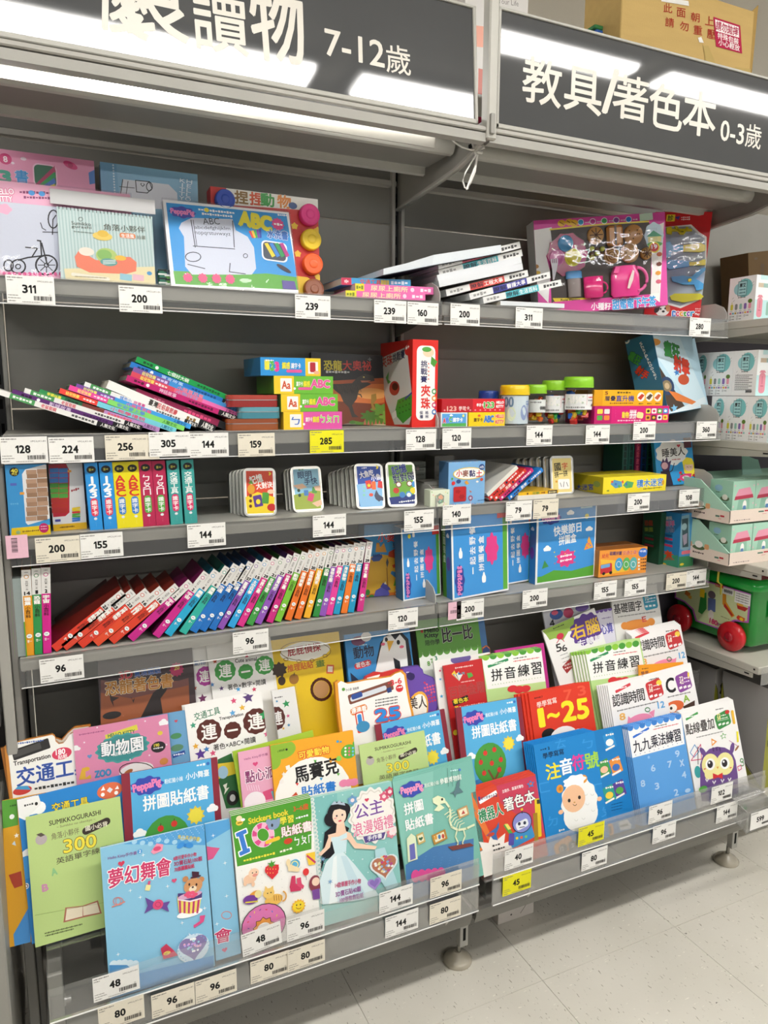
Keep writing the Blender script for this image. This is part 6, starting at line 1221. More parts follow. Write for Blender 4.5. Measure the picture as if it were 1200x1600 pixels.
# ---------------------------------------------------------------- toppled pile of thick white books
pile = [((785, 306), (1160, 220), '#4fb6c2', '生活百科', 0), ((720, 288), (1106, 182), '#3f3f9a', '醫護大事', 1), ((607, 270), (1000, 174), '#d84a42', '工程大事', 2), ((572, 226), (974, 142), None, '', 3), ((565, 200), (968, 110), None, '', 4), ((572, 176), (972, 76), '#3fa8b4', '生活百科', 5), ((568, 140), (962, 38), '#d0506a', '廚房大事', 6)]
place = ['bottom', 'second from the bottom', 'third from the bottom', 'fourth from the bottom', 'fifth from the bottom', 'second from the top', 'just under the open one']
for p0, p1, c, tx, k in pile:
    lay = d_sp([(28, 70, c)] if c else [(0, 100, '#dfe2e6')], [('=', 4, 20, '#9a9a98'), ('瞭解', 29, 44, '#1d1c2c'), (tx, 45, 68, '#f4f2ee'), ('=', 76, 96, '#4a4a4a')] if c else None)
    lay_book(Zd, p0, p1, .03+.006*(k % 3), .0150, '#e6e6e4', 'reference_book', 'white reference book with '+({'#4fb6c2': 'light teal', '#3f3f9a': 'navy', '#d84a42': 'red', '#3fa8b4': 'teal', '#d0506a': 'rose'}.get(c, 'plain')+' spine, '+place[k])+' in the toppled pile', lay, d=.15, group='toppled reference books', pages='#ccd0d4')
# bottom flat one and the open one on top
lay_book(Zd, (868, 318), (1175, 332), .02, .010, '#dfe3e6', 'reference_book', 'white reference book lying flat under the toppled pile, paper edge showing', d=.12, deck=D)
A = onY(zz(Zd, (548, 100)), .02); B = onY(zz(Zd, (870, 45)), .02); C_p = onY(zz(Zd, (305, 172)), .02)
t = thing('open_book', 'thick white book lying open face down on top of the toppled pile', 'book', Matrix.Translation(A))
a_, b_, c_ = Vector((0, 0, 0)), B-A, C_p-A
def slab(pts, y0, y1, col): g = G(); g.prism([(p.x, p.z) for p in pts], y0, y1, 'y', col, MATTE); return g
th_ = Vector((.004, 0, .017))
obj('page_block', slab([a_-th_, b_-Vector((0, 0, .015)), b_+Vector((0, 0, .003)), a_+Vector((0, 0, .006))], 0, .16, '#dfe5ea'), t)
obj('page_block', slab([c_-Vector((0, 0, .005)), a_-th_, a_+Vector((0, 0, .006)), Vector((c_.x*.55, 0, c_.z*.42)), c_+Vector((0, 0, .008))], 0, .16, '#d7dde2'), t)
obj('cover', slab([c_-Vector((0, 0, .0065)), a_-th_-Vector((0, 0, .0015)), b_-Vector((0, 0, .0165)), b_-Vector((0, 0, .0152)), a_-th_, c_-Vector((0, 0, .0052))], -.002, .162, '#2d3338'), t)
# ---------------------------------------------------------------- tea set and doctor set in window boxes
M, w_, h_ = fit((100, 255), (716, 214), .135, .030, D, .02, zf=ZS)
def d_tea(a):
    a.bg('#dd4fa6')
    a.P([(95, 300), (185, 285), (205, 330), (160, 420), (180, 500), (170, 640), (95, 560)], '#f4f3f1'); a.P([(650, 290), (712, 262), (690, 680), (640, 640), (655, 500)], '#f4f0ec')
    a.P([(180, 298), (640, 258), (655, 300), (650, 600), (185, 640), (175, 420), (190, 380)], '#3f352e'); a.ln([(178, 296), (420, 272), (640, 258)], 7, '#f0d84a')
    for i, (x, c) in enumerate(((322, '#3f9fd0'), (378, '#c94a9a'), (432, '#5ab06a'), (488, '#8a4a9a'), (546, '#2f7fd0'))): y = 262-(x-322)*.06; a.E(x, y, 15, 15, '#eef2f6'); a.E(x, y, 12, 12, c); a.grk((x+20, y+1), (x+42, y), 7, '#f6dfee', 3)
    for x, y in ((232, 267), (268, 262), (290, 266)): a.E(x, y, 19, 16, '#e9b83a'); a.ln([(x-10, y-6), (x+10, y+6)], 4, '#8a5a1a')
    a.R(628, 237, 62, 34, '#cfe6d2', r=3, rot=-3)
    a.blob(665, 325, 44, 62, '#cfe6f4', n=8, k=.04); a.P([(630, 330), (662, 300), (705, 328)], '#5ab08a'); a.R(668, 342, 62, 26, '#f0e9a0'); a.E(668, 365, 36, 12, '#7ac06a'); a.E(666, 380, 26, 26, '#f0dc3a'); a.E(666, 380, 20, 20, '#d8342f'); a.T('19', (653, 378), (679, 376), 18, '#fff', b=.05)
    for x, y, c in ((690, 412, '#c9603a'), (688, 458, '#7a3a2a'), (684, 500, '#e9a03a'), (686, 540, '#d8607a'), (112, 470, '#c98a3a'), (120, 500, '#e9c23a')): a.E(x, y, 13, 10, c)
    a.P([(190, 618), (370, 616), (360, 636), (200, 636)], '#ecd02f'); a.T('Role Playing', (228, 628), (318, 627), 14, '#2a2a1a', b=.04); a.P([(190, 636), (640, 600), (695, 640), (692, 683), (190, 680)], '#d8449a')
    a.T('小種籽', (370, 656), (462, 656), 34, '#f6f2f4', b=.06, oc='#b02f7a', ow=.06); a.T('甜蜜蜜下午茶', (470, 650), (672, 632), 52, '#3f9fe0', b=.07, oc='#f6fafd', ow=.1); a.grk((598, 660), (662, 656), 7, '#f6d6e6'); a.P([(540, 600), (520, 615), (560, 608)], '#e9c23a')
t = carton('toy_tea_set', 'pink window box toy tea set with pink teapot, cookies and coloured plates', M, w_, h_, .055, '#dd4fa6', {'front': d_tea}, ZS, cat='toy', sides={'left': '#f0eeec'})
fa = face(G(), M, w_, h_, .055, 'front', ZS)
def onf(q): u_, v_ = fa.p(*q); return u_, h_-v_, fa.sc(*q)[0]
def disc(nm, q, r_, c, th=.008, prof=None, det=None, n=22):
    x, z, k = onf(q); r_ *= k; g = G(); g.lathe(prof(r_) if prof else [(r_, 0), (r_*1.0, -th*.6), (r_*.9, -th), (r_*.2, -th*.92)], (x, -.0012, z), c, PLAS, n, axis='y')
    if det: det(g, x, z, r_)
    return obj(nm, g, t)
def pl(r_): return [(r_, 0), (r_, -.004), (r_*.92, -.006), (r_*.75, -.003), (r_*.1, -.003)]
x, z, k = onf((258, 415)); g = G(); g.prism([(x+r_*k*math.cos(a_)*1.0, z+r_*k*math.sin(a_)*1.0) for a_, r_ in ((i*math.pi/15, 92*(1+.05*math.cos(i*math.pi/15*10))) for i in range(30))], -.001, -.004, 'y', '#b01f5f', PLAS); obj('serving_tray', g, t)
disc('toy_plate', (248, 363), 36, '#5aa9e0', prof=pl); disc('toy_plate', (207, 428), 36, '#e884c0', prof=pl); disc('toy_plate', (282, 428), 38, '#e9dc2f', prof=pl)
def cuts(g, x, z, r_):
    for i in range(4): a_ = i*math.pi/4; g.tube([(x-r_*.8*math.cos(a_), -.0095, z-r_*.8*math.sin(a_)), (x+r_*.8*math.cos(a_), -.0095, z+r_*.8*math.sin(a_))], .0012, '#5a3210', n=5)
disc('toy_cookie', (388, 325), 38, '#cf9a5a', det=cuts)
x, z, k = onf((476, 328)); g = G(); g.bbox(x-38*k, x+38*k, -.012, -.001, z-44*k, z+44*k, '#c98a45', PLAS, b=.006); g.box(x-5*k, x+5*k, -.0125, -.012, z-40*k, z+40*k, '#3a1f10', PLAS); obj('toy_hot_dog', g, t)
def chips(g, x, z, r_):
    for i in range(7): g.lathe([(.0018, -.010), (.001, -.0115)], (x+r_*.55*math.cos(i*.9), 0, z+r_*.45*math.sin(i*2.1)), '#3a2012', PLAS, 8, axis='y')
disc('toy_cookie', (565, 322), 44, '#c79055', det=chips)
def spir(g, x, z, r_): g.tube([(x+r_*.9*(i/40)*math.cos(i*.45), -.0095, z+r_*.9*(i/40)*math.sin(i*.45)) for i in range(2, 40)], .001, '#8a5420', n=5)
disc('toy_pastry', (463, 420), 36, '#c99c60', det=spir); disc('toy_cookie', (548, 408), 42, '#cf9f66', det=chips)
disc('toy_shell_cake', (625, 410), 26, '#b8863a', det=cuts)
for i in range(7): disc('toy_candy', (372+(i % 3)*24, 388+(i//3)*20+(i % 2)*6), 11, ('#c9cf4a', '#6a4a2a')[i % 2], th=.006, n=10)
# teapot, cup, jar, fork and spoon
x, z, k = onf((525, 545)); g = G(); g.lathe([(58*k, -62*k), (68*k, -50*k), (66*k, 30*k), (54*k, 62*k), (50*k, 70*k)], (x, -.002, z), '#ef3f93', PLAS, 28); g.v = [(v[0], -.007+(v[1]+.002)*.28, v[2]) for v in g.v]
pot = obj('teapot', g, t); g = G(); g.tube([(x+(52+46*math.sin(a_))*k, -.012, z+(-50*math.cos(a_)+8)*k) for a_ in (i*math.pi/10 for i in range(11))], .0042, '#ee6aa8'); obj('handle', g, pot)
g = G(); g.prism([(x-62*k, z+40*k), (x-50*k, z+68*k), (x-30*k, z+64*k), (x-40*k, z+38*k)], -.004, -.018, 'y', '#ef3f93', PLAS); g.prism([(x-6*k, z-30*k), (x+4*k, z+6*k), (x+22*k, z+46*k), (x+30*k, z+40*k), (x+22*k, z+4*k), (x+4*k, z-32*k)], -.0245, -.0255, 'y', '#f4e2d8', PLAS); obj('spout', g, pot)
x, z, k = onf((376, 570)); g = G(); g.lathe([(34*k, -46*k), (44*k, -40*k), (46*k, 46*k), (42*k, 46*k)], (x, -.002, z), '#df2f7a', PLAS, 22); g.v = [(v[0], -.008+(v[1]+.002)*.4, v[2]) for v in g.v]; cup = obj('toy_cup', g, t)
g = G(); g.tube([(x+(42+22*math.sin(a_))*k, -.010, z+(-24*math.cos(a_)-4)*k) for a_ in (i*math.pi/8 for i in range(9))], .0022, '#df2f7a'); obj('handle', g, cup)
x, z, k = onf((288, 560)); g = G(); g.lathe([(30*k, -50*k), (32*k, 30*k)], (x, -.002, z), '#8a7f78', PLAS, 18); g.lathe([(38*k, 30*k), (38*k, 58*k), (32*k, 62*k)], (x, -.002, z), '#5aa3dc', PLAS, 18); g.v = [(v[0], -.006+(v[1]+.002)*.3, v[2]) for v in g.v]; obj('toy_jar', g, t)
x, z, k = onf((195, 490)); g = G(); g.prism([(x-12*k, z-40*k), (x-6*k, z-42*k), (x+8*k, z), (x+16*k, z+30*k), (x-16*k, z+32*k), (x-12*k, z)], -.008, -.010, 'y', '#e9e6ee', PLAS)
for i in range(4): g.prism([(x+(-16+i*9)*k, z+30*k), (x+(-11+i*9)*k, z+30*k), (x+(-11+i*9)*k, z+50*k), (x+(-16+i*9)*k, z+50*k)], -.008, -.010, 'y', '#e9e6ee', PLAS)
obj('toy_fork', g, t)
g = G(); x0, z0, k = onf((180, 640)); x1, z1, _ = onf((652, 300)); g.box(x0, x1, -.030, -.029, z0, z1, '#fff', 'clear_film'); obj('window_film', g, t)
# doctor set
M, w_, h_ = fit((672, 214), (940, 213), .155, .060, D, .0, zf=ZS)
def d_doc(a):
    a.bg('#cf2328'); a.P([(700, 285), (840, 272), (880, 310), (912, 330), (912, 612), (790, 665), (700, 640)], '#f4f4f4'); a.P([(705, 292), (836, 280), (872, 318), (904, 338), (904, 606), (788, 655), (705, 630)], '#b4c0d0')
    a.R(744, 242, 40, 32, '#e9d93a', r=3); a.T('診', (730, 242), (756, 242), 26, '#2a2a1a', b=.05); a.P([(762, 238), (788, 232), (780, 252)], '#4a3a8a'); a.grk((792, 240), (835, 238), 7, '#f0d0d0'); a.grk((792, 250), (835, 248), 7, '#f0d0d0')
    a.E(705, 672, 34, 30, '#f4f2f0'); a.E(680, 668, 12, 20, '#3a2a2a', rot=20); a.E(730, 664, 11, 18, '#c98a5a', rot=-20); a.E(697, 668, 4, 5, '#222'); a.E(718, 666, 4, 5, '#222'); a.E(709, 680, 7, 5, '#222')
    for i, (ch, c) in enumerate(zip('Doctor', ('#3f7fd6', '#e0507a', '#e9a03a', '#4aa84a', '#8a4ab0', '#3fa0d0'))): a.T(ch, (752+i*17, 692), (768+i*17, 691), 26 if i == 0 else 20, c, b=.09, oc='#fff', ow=.2)
    a.T('Play Set', (858, 694), (900, 693), 13, '#f6e6e6', b=.04); a.grk((858, 668), (915, 668), 6, '#f0c0c0'); a.grk((858, 678), (930, 678), 6, '#f0c0c0'); a.P([(893, 650), (925, 655), (920, 664), (895, 658)], '#f0d83a')
t = carton('toy_doctor_set', 'red window box doctor play set with blue and yellow instruments', M, w_, h_, .04, '#cf2328', {'front': d_doc}, ZS, cat='toy')
fa = face(G(), M, w_, h_, .04, 'front', ZS)
def flat(nm, pts, c, th=.010, sub=None):
    P = []
    for q in pts: x, z, _ = onf(q); P.append((x, z))
    g = G(); g.prism(P, -.0012, -.0012-th, 'y', c, PLAS)
    return obj(nm, g, t)
flat('toy_syringe', [(722, 290), (745, 286), (748, 296), (840, 296), (842, 306), (748, 308), (748, 322), (724, 318)], '#e9dc2a'); flat('toy_clamp', [(760, 284), (772, 284), (790, 312), (800, 312), (815, 286), (826, 290), (805, 322), (785, 322)], '#d9cf25')
flat('toy_hammer', [(712, 362), (738, 355), (748, 372), (800, 374), (800, 400), (748, 402), (742, 428), (718, 430)], '#3f9fdc'); flat('toy_hammer_handle', [(800, 372), (880, 362), (903, 372), (903, 398), (880, 404), (800, 402)], '#ecd92a')
flat('toy_thermometer', [(722, 448), (735, 440), (825, 445), (830, 470), (735, 486), (720, 474)], '#3f97dc'); flat('toy_thermometer_tip', [(828, 452), (870, 450), (895, 438), (904, 440), (904, 465), (870, 466), (828, 468)], '#ecd92a')
flat('toy_scissors', [(745, 520), (800, 515), (838, 520), (880, 482), (904, 476), (904, 490), (860, 530), (895, 552), (893, 578), (862, 584), (852, 556), (800, 556), (750, 540)], '#3f9fdc'); disc('scissors_pin', (830, 536), 9, '#ecd92a', th=.013)
flat('toy_dish', [(738, 610), (760, 598), (880, 598), (896, 612), (880, 626), (800, 640), (745, 628)], '#c9c22a')
g = G(); x0, z0, k = onf((705, 640)); x1, z1, _ = onf((905, 290)); g.box(x0, x1, -.018, -.017, z0, z1, '#fff', 'clear_film'); obj('window_film', g, t)
# ================================================================ second shelf
D = DECK[2]
BLK = '#17171a'; gp = 'toppled slim story books on the second shelf'
def px(zf, q): return zz(zf, q)
PX = (0, 0, 1)
slim = [
 ((-14, 608.5), (183, 671), '#e9e8e4', [(83, 100, BLK), (14, 33, '#4f9a5a')], [('=', 16, 31, '#e9f4e9'), ('老鼠娶親', 38, 50, '#d85a6a'), ('=', 62, 81, '#555'), ('人類文化', 86, 98, '#f0eee8')], 'white slim book at the very bottom left of the toppled row'),
 ((19, 612), (204, 671), '#5b2a6e', [(84, 100, BLK)], [('=', 7, 16, '#2a1030'), ('o', 21, 0, '#f0eef2'), ('影城故事', 30, 48, '#d8c4e0'), ('=', 58, 80, '#3a1a48'), ('人類文化', 87, 98, '#f0eee8')], 'dark purple slim book second from the left in the toppled row'),
 ((38, 610), (222, 669), '#e9e8e4', [(84, 100, BLK), (5, 24, '#4f9a5a')], [('=', 7, 22, '#e9f4e9'), ('老鼠娶親', 30, 42, '#d85a6a'), ('=', 58, 81, '#555'), ('人類文化', 86, 98, '#f0eee8')], 'white slim book with green title strip, third in the toppled row'),
 ((61.5, 611.5), (249, 672), '#23603c', [(0, 20, '#2f8a50'), (34, 52, '#7a3a34'), (52, 100, '#b98ac0')], [('愛麗絲夢', 6, 17, '#e9e04a'), ('=', 22, 31, '#12331f'), ('=', 55, 76, '#d85a6a'), ('人類文化', 86, 97, '#5a3a6a')], 'dark green and lilac slim book in the toppled row'),
 ((93, 610), (275, 673), '#78cfe0', [(0, 31, '#e8463e')], [('幼兒快樂', 5, 16, '#f4ec6a'), ('=', 19, 29, '#f8e0dc'), ('小熊學禮貌', 42, 72, '#e8507a'), ('人類文化', 86, 97, '#2f7f96')], 'red and light blue slim book in the toppled row'),
 ((108, 605), (288, 670), '#86d66a', [(0, 32, '#e9489a')], [('幼兒快樂', 7, 18, '#f4ec6a'), ('=', 20, 31, '#fadcec'), ('安安愛上學', 40, 64, '#5a8ae0'), ('人類文化', 80, 93, '#3a7f3a')], 'magenta and lime slim book in the toppled row'),
 ((119, 603), (298, 667), '#3f9fe6', [(0, 32, '#7a4a9e')], [('幼兒快樂', 6, 17, '#f4ec6a'), ('=', 20, 31, '#d8c8f0'), ('小豬買早餐', 42, 64, '#ee6a9a'), ('人類文化', 84, 96, '#1f5fa0')], 'purple and blue slim book in the toppled row'),
 ((132, 600), (308, 665), '#eceae6', [(88, 100, BLK), (5, 22, '#4f9a5a')], [('=', 7, 20, '#e9f4e9'), ('城市小', 30, 40, '#3f7fd0'), ('故事書', 42, 52, '#d8509a'), ('=', 62, 84, '#666'), ('人類文化', 90, 99, '#f0eee8')], 'white slim book with blue and pink title in the toppled row'),
]
for i, (p0, p1, c, segs, tx, lb) in enumerate(slim):
    lay_book(PX, p0, p1, .018+.002*i, .0098, c, 'slim_story_book', lb, d_sp(segs, tx), d=.17, group=gp, pages='#6a6a62')
lay_book(PX, (168, 600), (336, 671), .034, .0165, '#efeeeb', 'folk_tale_book', 'thick white book with a green leaf on its spine in the toppled row', d_sp([(84, 100, BLK)], [('臺灣', 37, 45, '#2a2622'), ('民俗與節慶', 45, 63, '#c93a42'), ('=', 72, 81, '#8a6a3a'), ('人類文化', 87, 98, '#f0eee8')]), d=.17, pages='#c9c4b8')
lay_book(PX, (212, 612), (358, 668), .055, .015, '#8a1f4a', 'slim_story_book', 'dark crimson book wedged under the upper slim books', d_sp([(88, 100, BLK)], [('=', 18, 30, '#b8607a'), ('=', 50, 80, '#d84a7a')]), d=.14, group=gp)
up_ = [
 ((198, 590), (371, 654.5), '#c0206f', [(82, 100, BLK)], [('=', 6, 15, '#5a0f34'), ('o', 18, 0, '#f4eef2'), ('神話故事', 28, 43, '#e8c4d8'), ('=', 54, 77, '#6a1240'), ('人類文化', 85, 98, '#f0eee8')], 'deep magenta slim book in the upper toppled group'),
 ((205, 584), (374, 650), '#d84a5f', [(64, 100, '#e572b4'), (38, 64, '#df6a8a')], [('幼兒快樂', 8, 20, '#f4ec6a'), ('=', 21, 32, '#f8dcd8'), ('小狗汪汪', 40, 60, '#6fa0dc'), ('人類文化', 86, 98, '#7a2a5a')], 'red and pink slim book in the upper toppled group'),
 ((208, 577), (375, 644), '#3f93d8', [(0, 32, '#7f5aa0')], [('幼兒快樂', 8, 20, '#f4ec6a'), ('=', 21, 31, '#dccaf0'), ('小豬買早餐', 40, 64, '#f08a9a'), ('人類文化', 85, 98, '#1f5a94')], 'purple and blue slim book in the upper toppled group'),
 ((204, 569), (369, 635), '#2277c4', [(86, 100, BLK)], [('=', 6, 16, '#0f3a66'), ('o', 19, 0, '#f0f2f4'), ('寓言故事', 28, 48, '#bcd8f0'), ('=', 56, 80, '#104880'), ('人類文化', 88, 99, '#f0eee8')], 'deep blue slim book in the upper toppled group'),
 ((213, 561), (378, 631), '#159a4c', [(84, 100, BLK)], [('=', 6, 15, '#0a4a24'), ('o', 18.5, 0, '#f4f6f2'), ('七個好大碗', 28, 48, '#f0f6ee'), ('=', 56, 78, '#0c5a2c'), ('人類文化', 87, 99, '#f0eee8')], 'green slim book on top of the upper toppled group'),
]
for i, (p0, p1, c, segs, tx, lb) in enumerate(up_):
    lay_book(PX, p0, p1, .045+.003*i, .0112, c, 'slim_story_book', lb, d_sp(segs, tx), d=.16, group=gp, pages='#8a8a80')
# stacked flat tins
def flat_tin(zf, p0, p1, th, c, cr, lb, z0):
    A, B = onY(zz(zf, p0), .03), onY(zz(zf, p1), .03); w_ = (B-A).length; M = mat_from(Vector((A.x, .03, z0)), Vector((1, 0, 0)), Vector((0, 0, 1)))
    t = thing('flat_tin', lb, 'tin', M, 'flat tins stacked on the second shelf'); P = rrect(w_, .125, .014, 5)
    g = G(); g.prism(P, 0, th*.55, 'z', c, PLAS, True); obj('tin_base', g, t)
    g = G(); g.prism([(x*1.012-.0006, y*1.01-.0006) for x, y in P], th*.55, th*.62, 'z', '#d9d4cf', METAL, True); g.prism(P, th*.62, th, 'z', cr, PLAS, True); obj('tin_lid', g, t)
    g = G(); g.box(-.001, w_+.001, -.0015, -.001, 0, th, '#fff', 'clear_film'); obj('plastic_wrap', g, t)
flat_tin(ZQ, (20, 500), (262, 500), .0235, '#b0602f', '#a85528', 'orange-brown flat tin at the bottom of the three-tin stack', D+.0005)
flat_tin(ZQ, (70, 440), (268, 440), .0235, '#4f9aa8', '#6fb4c0', 'light teal flat tin in the middle of the three-tin stack', D+.0245)
flat_tin(ZQ, (20, 380), (258, 380), .0245, '#a82f28', '#c04a3a', 'red flat tin on top of the three-tin stack', D+.0485)
# touch card boxes
def tb(zf, BL, BR, Y, z0, h, d, name, label, col, draws, sides=None, group=None, cat='box', Yr=None):
    M, w_ = fb(zf, BL, BR, Y, z0, Yr); return carton(name, label, M, w_, h, d, col, draws, zf, sides=sides, group=group, cat=cat), M, w_
def d_touch(base, left, tc, t1, mirror, x0, y0, x1, y1, fig, fc):
    def f(a):
        a.un(100, 30); a.bg(base)
        if mirror:
            a.bg('#efc92f', x1=.33); a.R(20, 15, 19, 22, '#f4f1ec', r=1); a.T(fig, (13, 15), (27, 15), 13, fc, b=.04); a.grk((7, 10), (7.4, 20), 3, '#8a5a1a', 3); a.T(t1, (62, 12), (94, 13), 13, tc, b=.08, oc='#fff', ow=.1); a.R(52, 21, 24, 4.5, '#e05a9a', r=2); a.T('觸感', (49, 13), (60, 13), 10, '#e8dc3a', b=.06); a.T('識字卡', (37, 13), (48, 13), 8, '#f6f8f0', b=.04); a.E(34, 21, 2, 2, '#fff')
        else:
            a.bg('#efc92f', x0=.74); a.R(87, 16, 17, 20, '#f4f1ec', r=1); a.T(fig, (83, 15), (90, 15), 14, fc, b=.1); a.E(93, 24, 5, 3, '#e8b08a')
            for i, (ch, c) in enumerate((('1', '#e8e04a'), ('2', '#5ab84a'), ('3', '#e0409a'))): a.T(ch, (8+i*8, 12+i*1.5), (13+i*8, 12+i*1.5), 14, c, b=.12, oc='#fff', ow=.1)
            a.T('觸感', (35, 13), (48, 13), 11, '#e8dc3a', b=.06); a.T('識字卡', (50, 13), (66, 13), 9, '#f6f8fa', b=.04); a.R(55, 22, 26, 5, '#e05a9a', r=2); a.grk((8, 5), (22, 5), 2.5, '#e9f2fa')
    return f
tb(ZQ, (280, 515), (553, 508), .03, D, .0375, .135, 'touch_card_box', 'pink and yellow touch card box at the bottom of the stack', '#df5aa6', {'front': d_touch('#df5aa6', 0, '#8fd04a', 'ㄅㄆㄇ', True, 0, 0, 0, 0, 'ㄅ', '#3f6fc0')}, {'left': '#d9b82a'})
tb(ZQ, (268, 440), (533, 433), .032, D+.0378, .0375, .135, 'touch_card_box', 'green and yellow touch card box, lower of two', '#6db83a', {'front': d_touch('#6db83a', 0, '#e05a9a', 'ABC', True, 0, 0, 0, 0, 'Aa', '#c9502a')}, {'left': '#4f8a2a'}, group='green touch card boxes')
tb(ZQ, (235, 355), (511, 348), .034, D+.0756, .0375, .135, 'touch_card_box', 'green and yellow touch card box, upper of two', '#6db83a', {'front': d_touch('#6db83a', 0, '#e05a9a', 'ABC', True, 0, 0, 0, 0, 'Aa', '#c9502a')}, {'left': '#4f8a2a'}, group='green touch card boxes')
tb(ZQ, (172, 272), (453, 265), .036, D+.1134, .0375, .135, 'touch_card_box', 'blue 123 touch card box on top of the stack', '#2f93d8', {'front': d_touch('#2f93d8', 0, '#e8dc3a', '123', False, 0, 0, 0, 0, '1', '#b02f3a')}, {'left': '#2478b4'})
# dinosaur encyclopedia at the back
M, w_, h_ = fit((408, 150), (760, 168), .165, .150, D, .12, zf=ZQ)
def d_dino(a):
    a.bg('#1c1a1c'); a.P([(400, 290), (780, 270), (820, 520), (520, 520), (420, 420)], '#b0532a'); a.P([(470, 300), (780, 300), (790, 380), (560, 420)], '#d8763a'); a.E(690, 345, 80, 26, '#e9a25a'); a.P([(520, 380), (800, 400), (810, 520), (530, 520)], '#7a3a1f')
    a.T('恐龍', (468, 212), (552, 214), 48, '#ecd93a', b=.05); a.T('大奧祕', (556, 213), (690, 215), 46, '#d83a32', b=.04); a.grk((476, 243), (590, 245), 12, '#e6e2dc'); a.star(683, 185, 12, '#6a6a6a', n=4)
    # walking meat-eater
    a.P([(505, 300), (540, 300), (600, 296), (625, 270), (660, 252), (700, 262), (706, 285), (672, 292), (690, 300), (660, 316), (632, 330), (622, 370), (600, 400), (612, 440), (632, 455), (600, 456), (585, 410), (560, 385), (545, 350), (520, 330), (508, 318)], '#3c342e'); a.P([(640, 284), (690, 284), (672, 292), (645, 293)], '#b86a4a'); a.E(655, 268, 4, 3, '#e9d26a'); a.ln([(615, 345), (640, 350), (645, 362)], 5, '#3c342e')
    for k in range(14): a.ln([(530+k*8, 305+(k % 3)*3), (538+k*8, 330+(k % 4)*6)], 2, '#57493f')
    a.P([(800, 520), (560, 520), (600, 470), (650, 480), (690, 440), (760, 450), (800, 470)], '#5a8a2f'); a.blob(735, 420, 40, 26, '#6a9a3a', n=6, k=.25); a.blob(680, 450, 36, 22, '#4f7a2a', n=7, k=.25); a.blob(770, 455, 36, 26, '#86b04a', n=6, k=.25); a.P([(690, 350), (712, 345), (715, 372), (700, 395), (712, 420), (695, 422), (688, 390)], '#a8823a')
    for k in range(9): a.P([(652+k*17, 500), (660+k*17, 462+(k % 3)*6), (668+k*17, 500)], '#c9705a')
    a.E(735, 500, 50, 12, '#e9d9b0'); a.E(590, 500, 40, 16, '#8a7f74'); a.E(600, 480, 14, 8, '#4a7a2a')
book('dinosaur_encyclopedia', 'black and orange dinosaur encyclopedia leaning at the back of second shelf', M, w_, h_, .02, '#1c1a1c', d_dino, ZQ)
# bead game box, narrow side forward
M, w_, h_ = fit((885, 90), (1004, 95), .012, .012, D, .0, zf=ZQ)
def d_beadf(a):
    a.bg('#dc2a22'); a.R(945, 297, 86, 350, '#f0efee', r=24); a.E(958, 152, 26, 22, '#f2d0b0'); a.E(950, 138, 22, 12, '#5aa84a'); a.P([(972, 170), (1000, 195), (985, 222), (968, 205)], '#4f9a3a')
    a.V('挑戰賽', (938, 188), (936, 295), 30, '#1d2058', b=.05); a.V('夾珠', (945, 302), (944, 420), 42, '#d8342a', b=.07); a.V('保種', (924, 425), (924, 462), 15, '#1d2058', b=.03); a.V('格林', (950, 425), (950, 462), 15, '#1d2058', b=.03)
    for i, c in enumerate(('#3f9a5a', '#e08a3a', '#c9356a', '#2f6fb8')): a.E(984, 335+i*32, 11, 13, c); a.E(984, 335+i*32, 6, 7, '#f0e9e0')
    for i in range(5): a.star(958, 205+i*18, 5, '#e0604a')
def d_beadl(a):
    a.bg('#c9251f'); a.P([(712, 190), (858, 125), (888, 410), (870, 490), (800, 490), (760, 380)], '#cfcbc6'); a.T('夾珠', (738, 205), (790, 182), 36, '#c9342a', b=.06); a.T('挑戰賽', (792, 180), (848, 158), 32, '#22224a', b=.05); a.grk((722, 218), (735, 210), 22, '#333', 2)
    a.P([(815, 375), (880, 345), (890, 440), (840, 485), (800, 440)], '#3f9a34')
    for k in range(12): a.E(825+(k % 4)*15, 385+(k//4)*26-(k % 4)*6, 3, 4, '#1f5a1a')
    a.E(800, 320, 24, 34, '#a8302a'); a.E(803, 312, 14, 18, '#3a1210'); a.P([(775, 240), (760, 270), (785, 290), (770, 300)], '#4f9a4a'); a.ln([(850, 370), (885, 338)], 4, '#3a3f9a'); a.R(800, 445, 20, 30, '#e9e6e0', rot=-20)
    a.E(862, 140, 14, 26, '#c9251f'); a.T('6+', (853, 130), (870, 124), 14, '#fff', b=.04)
carton('bead_game_box', 'tall red and white bead tweezer game box at the bay divider', M, w_, h_, .17, '#dc2a22', {'front': d_beadf, 'left': d_beadl}, ZQ, cat='game')
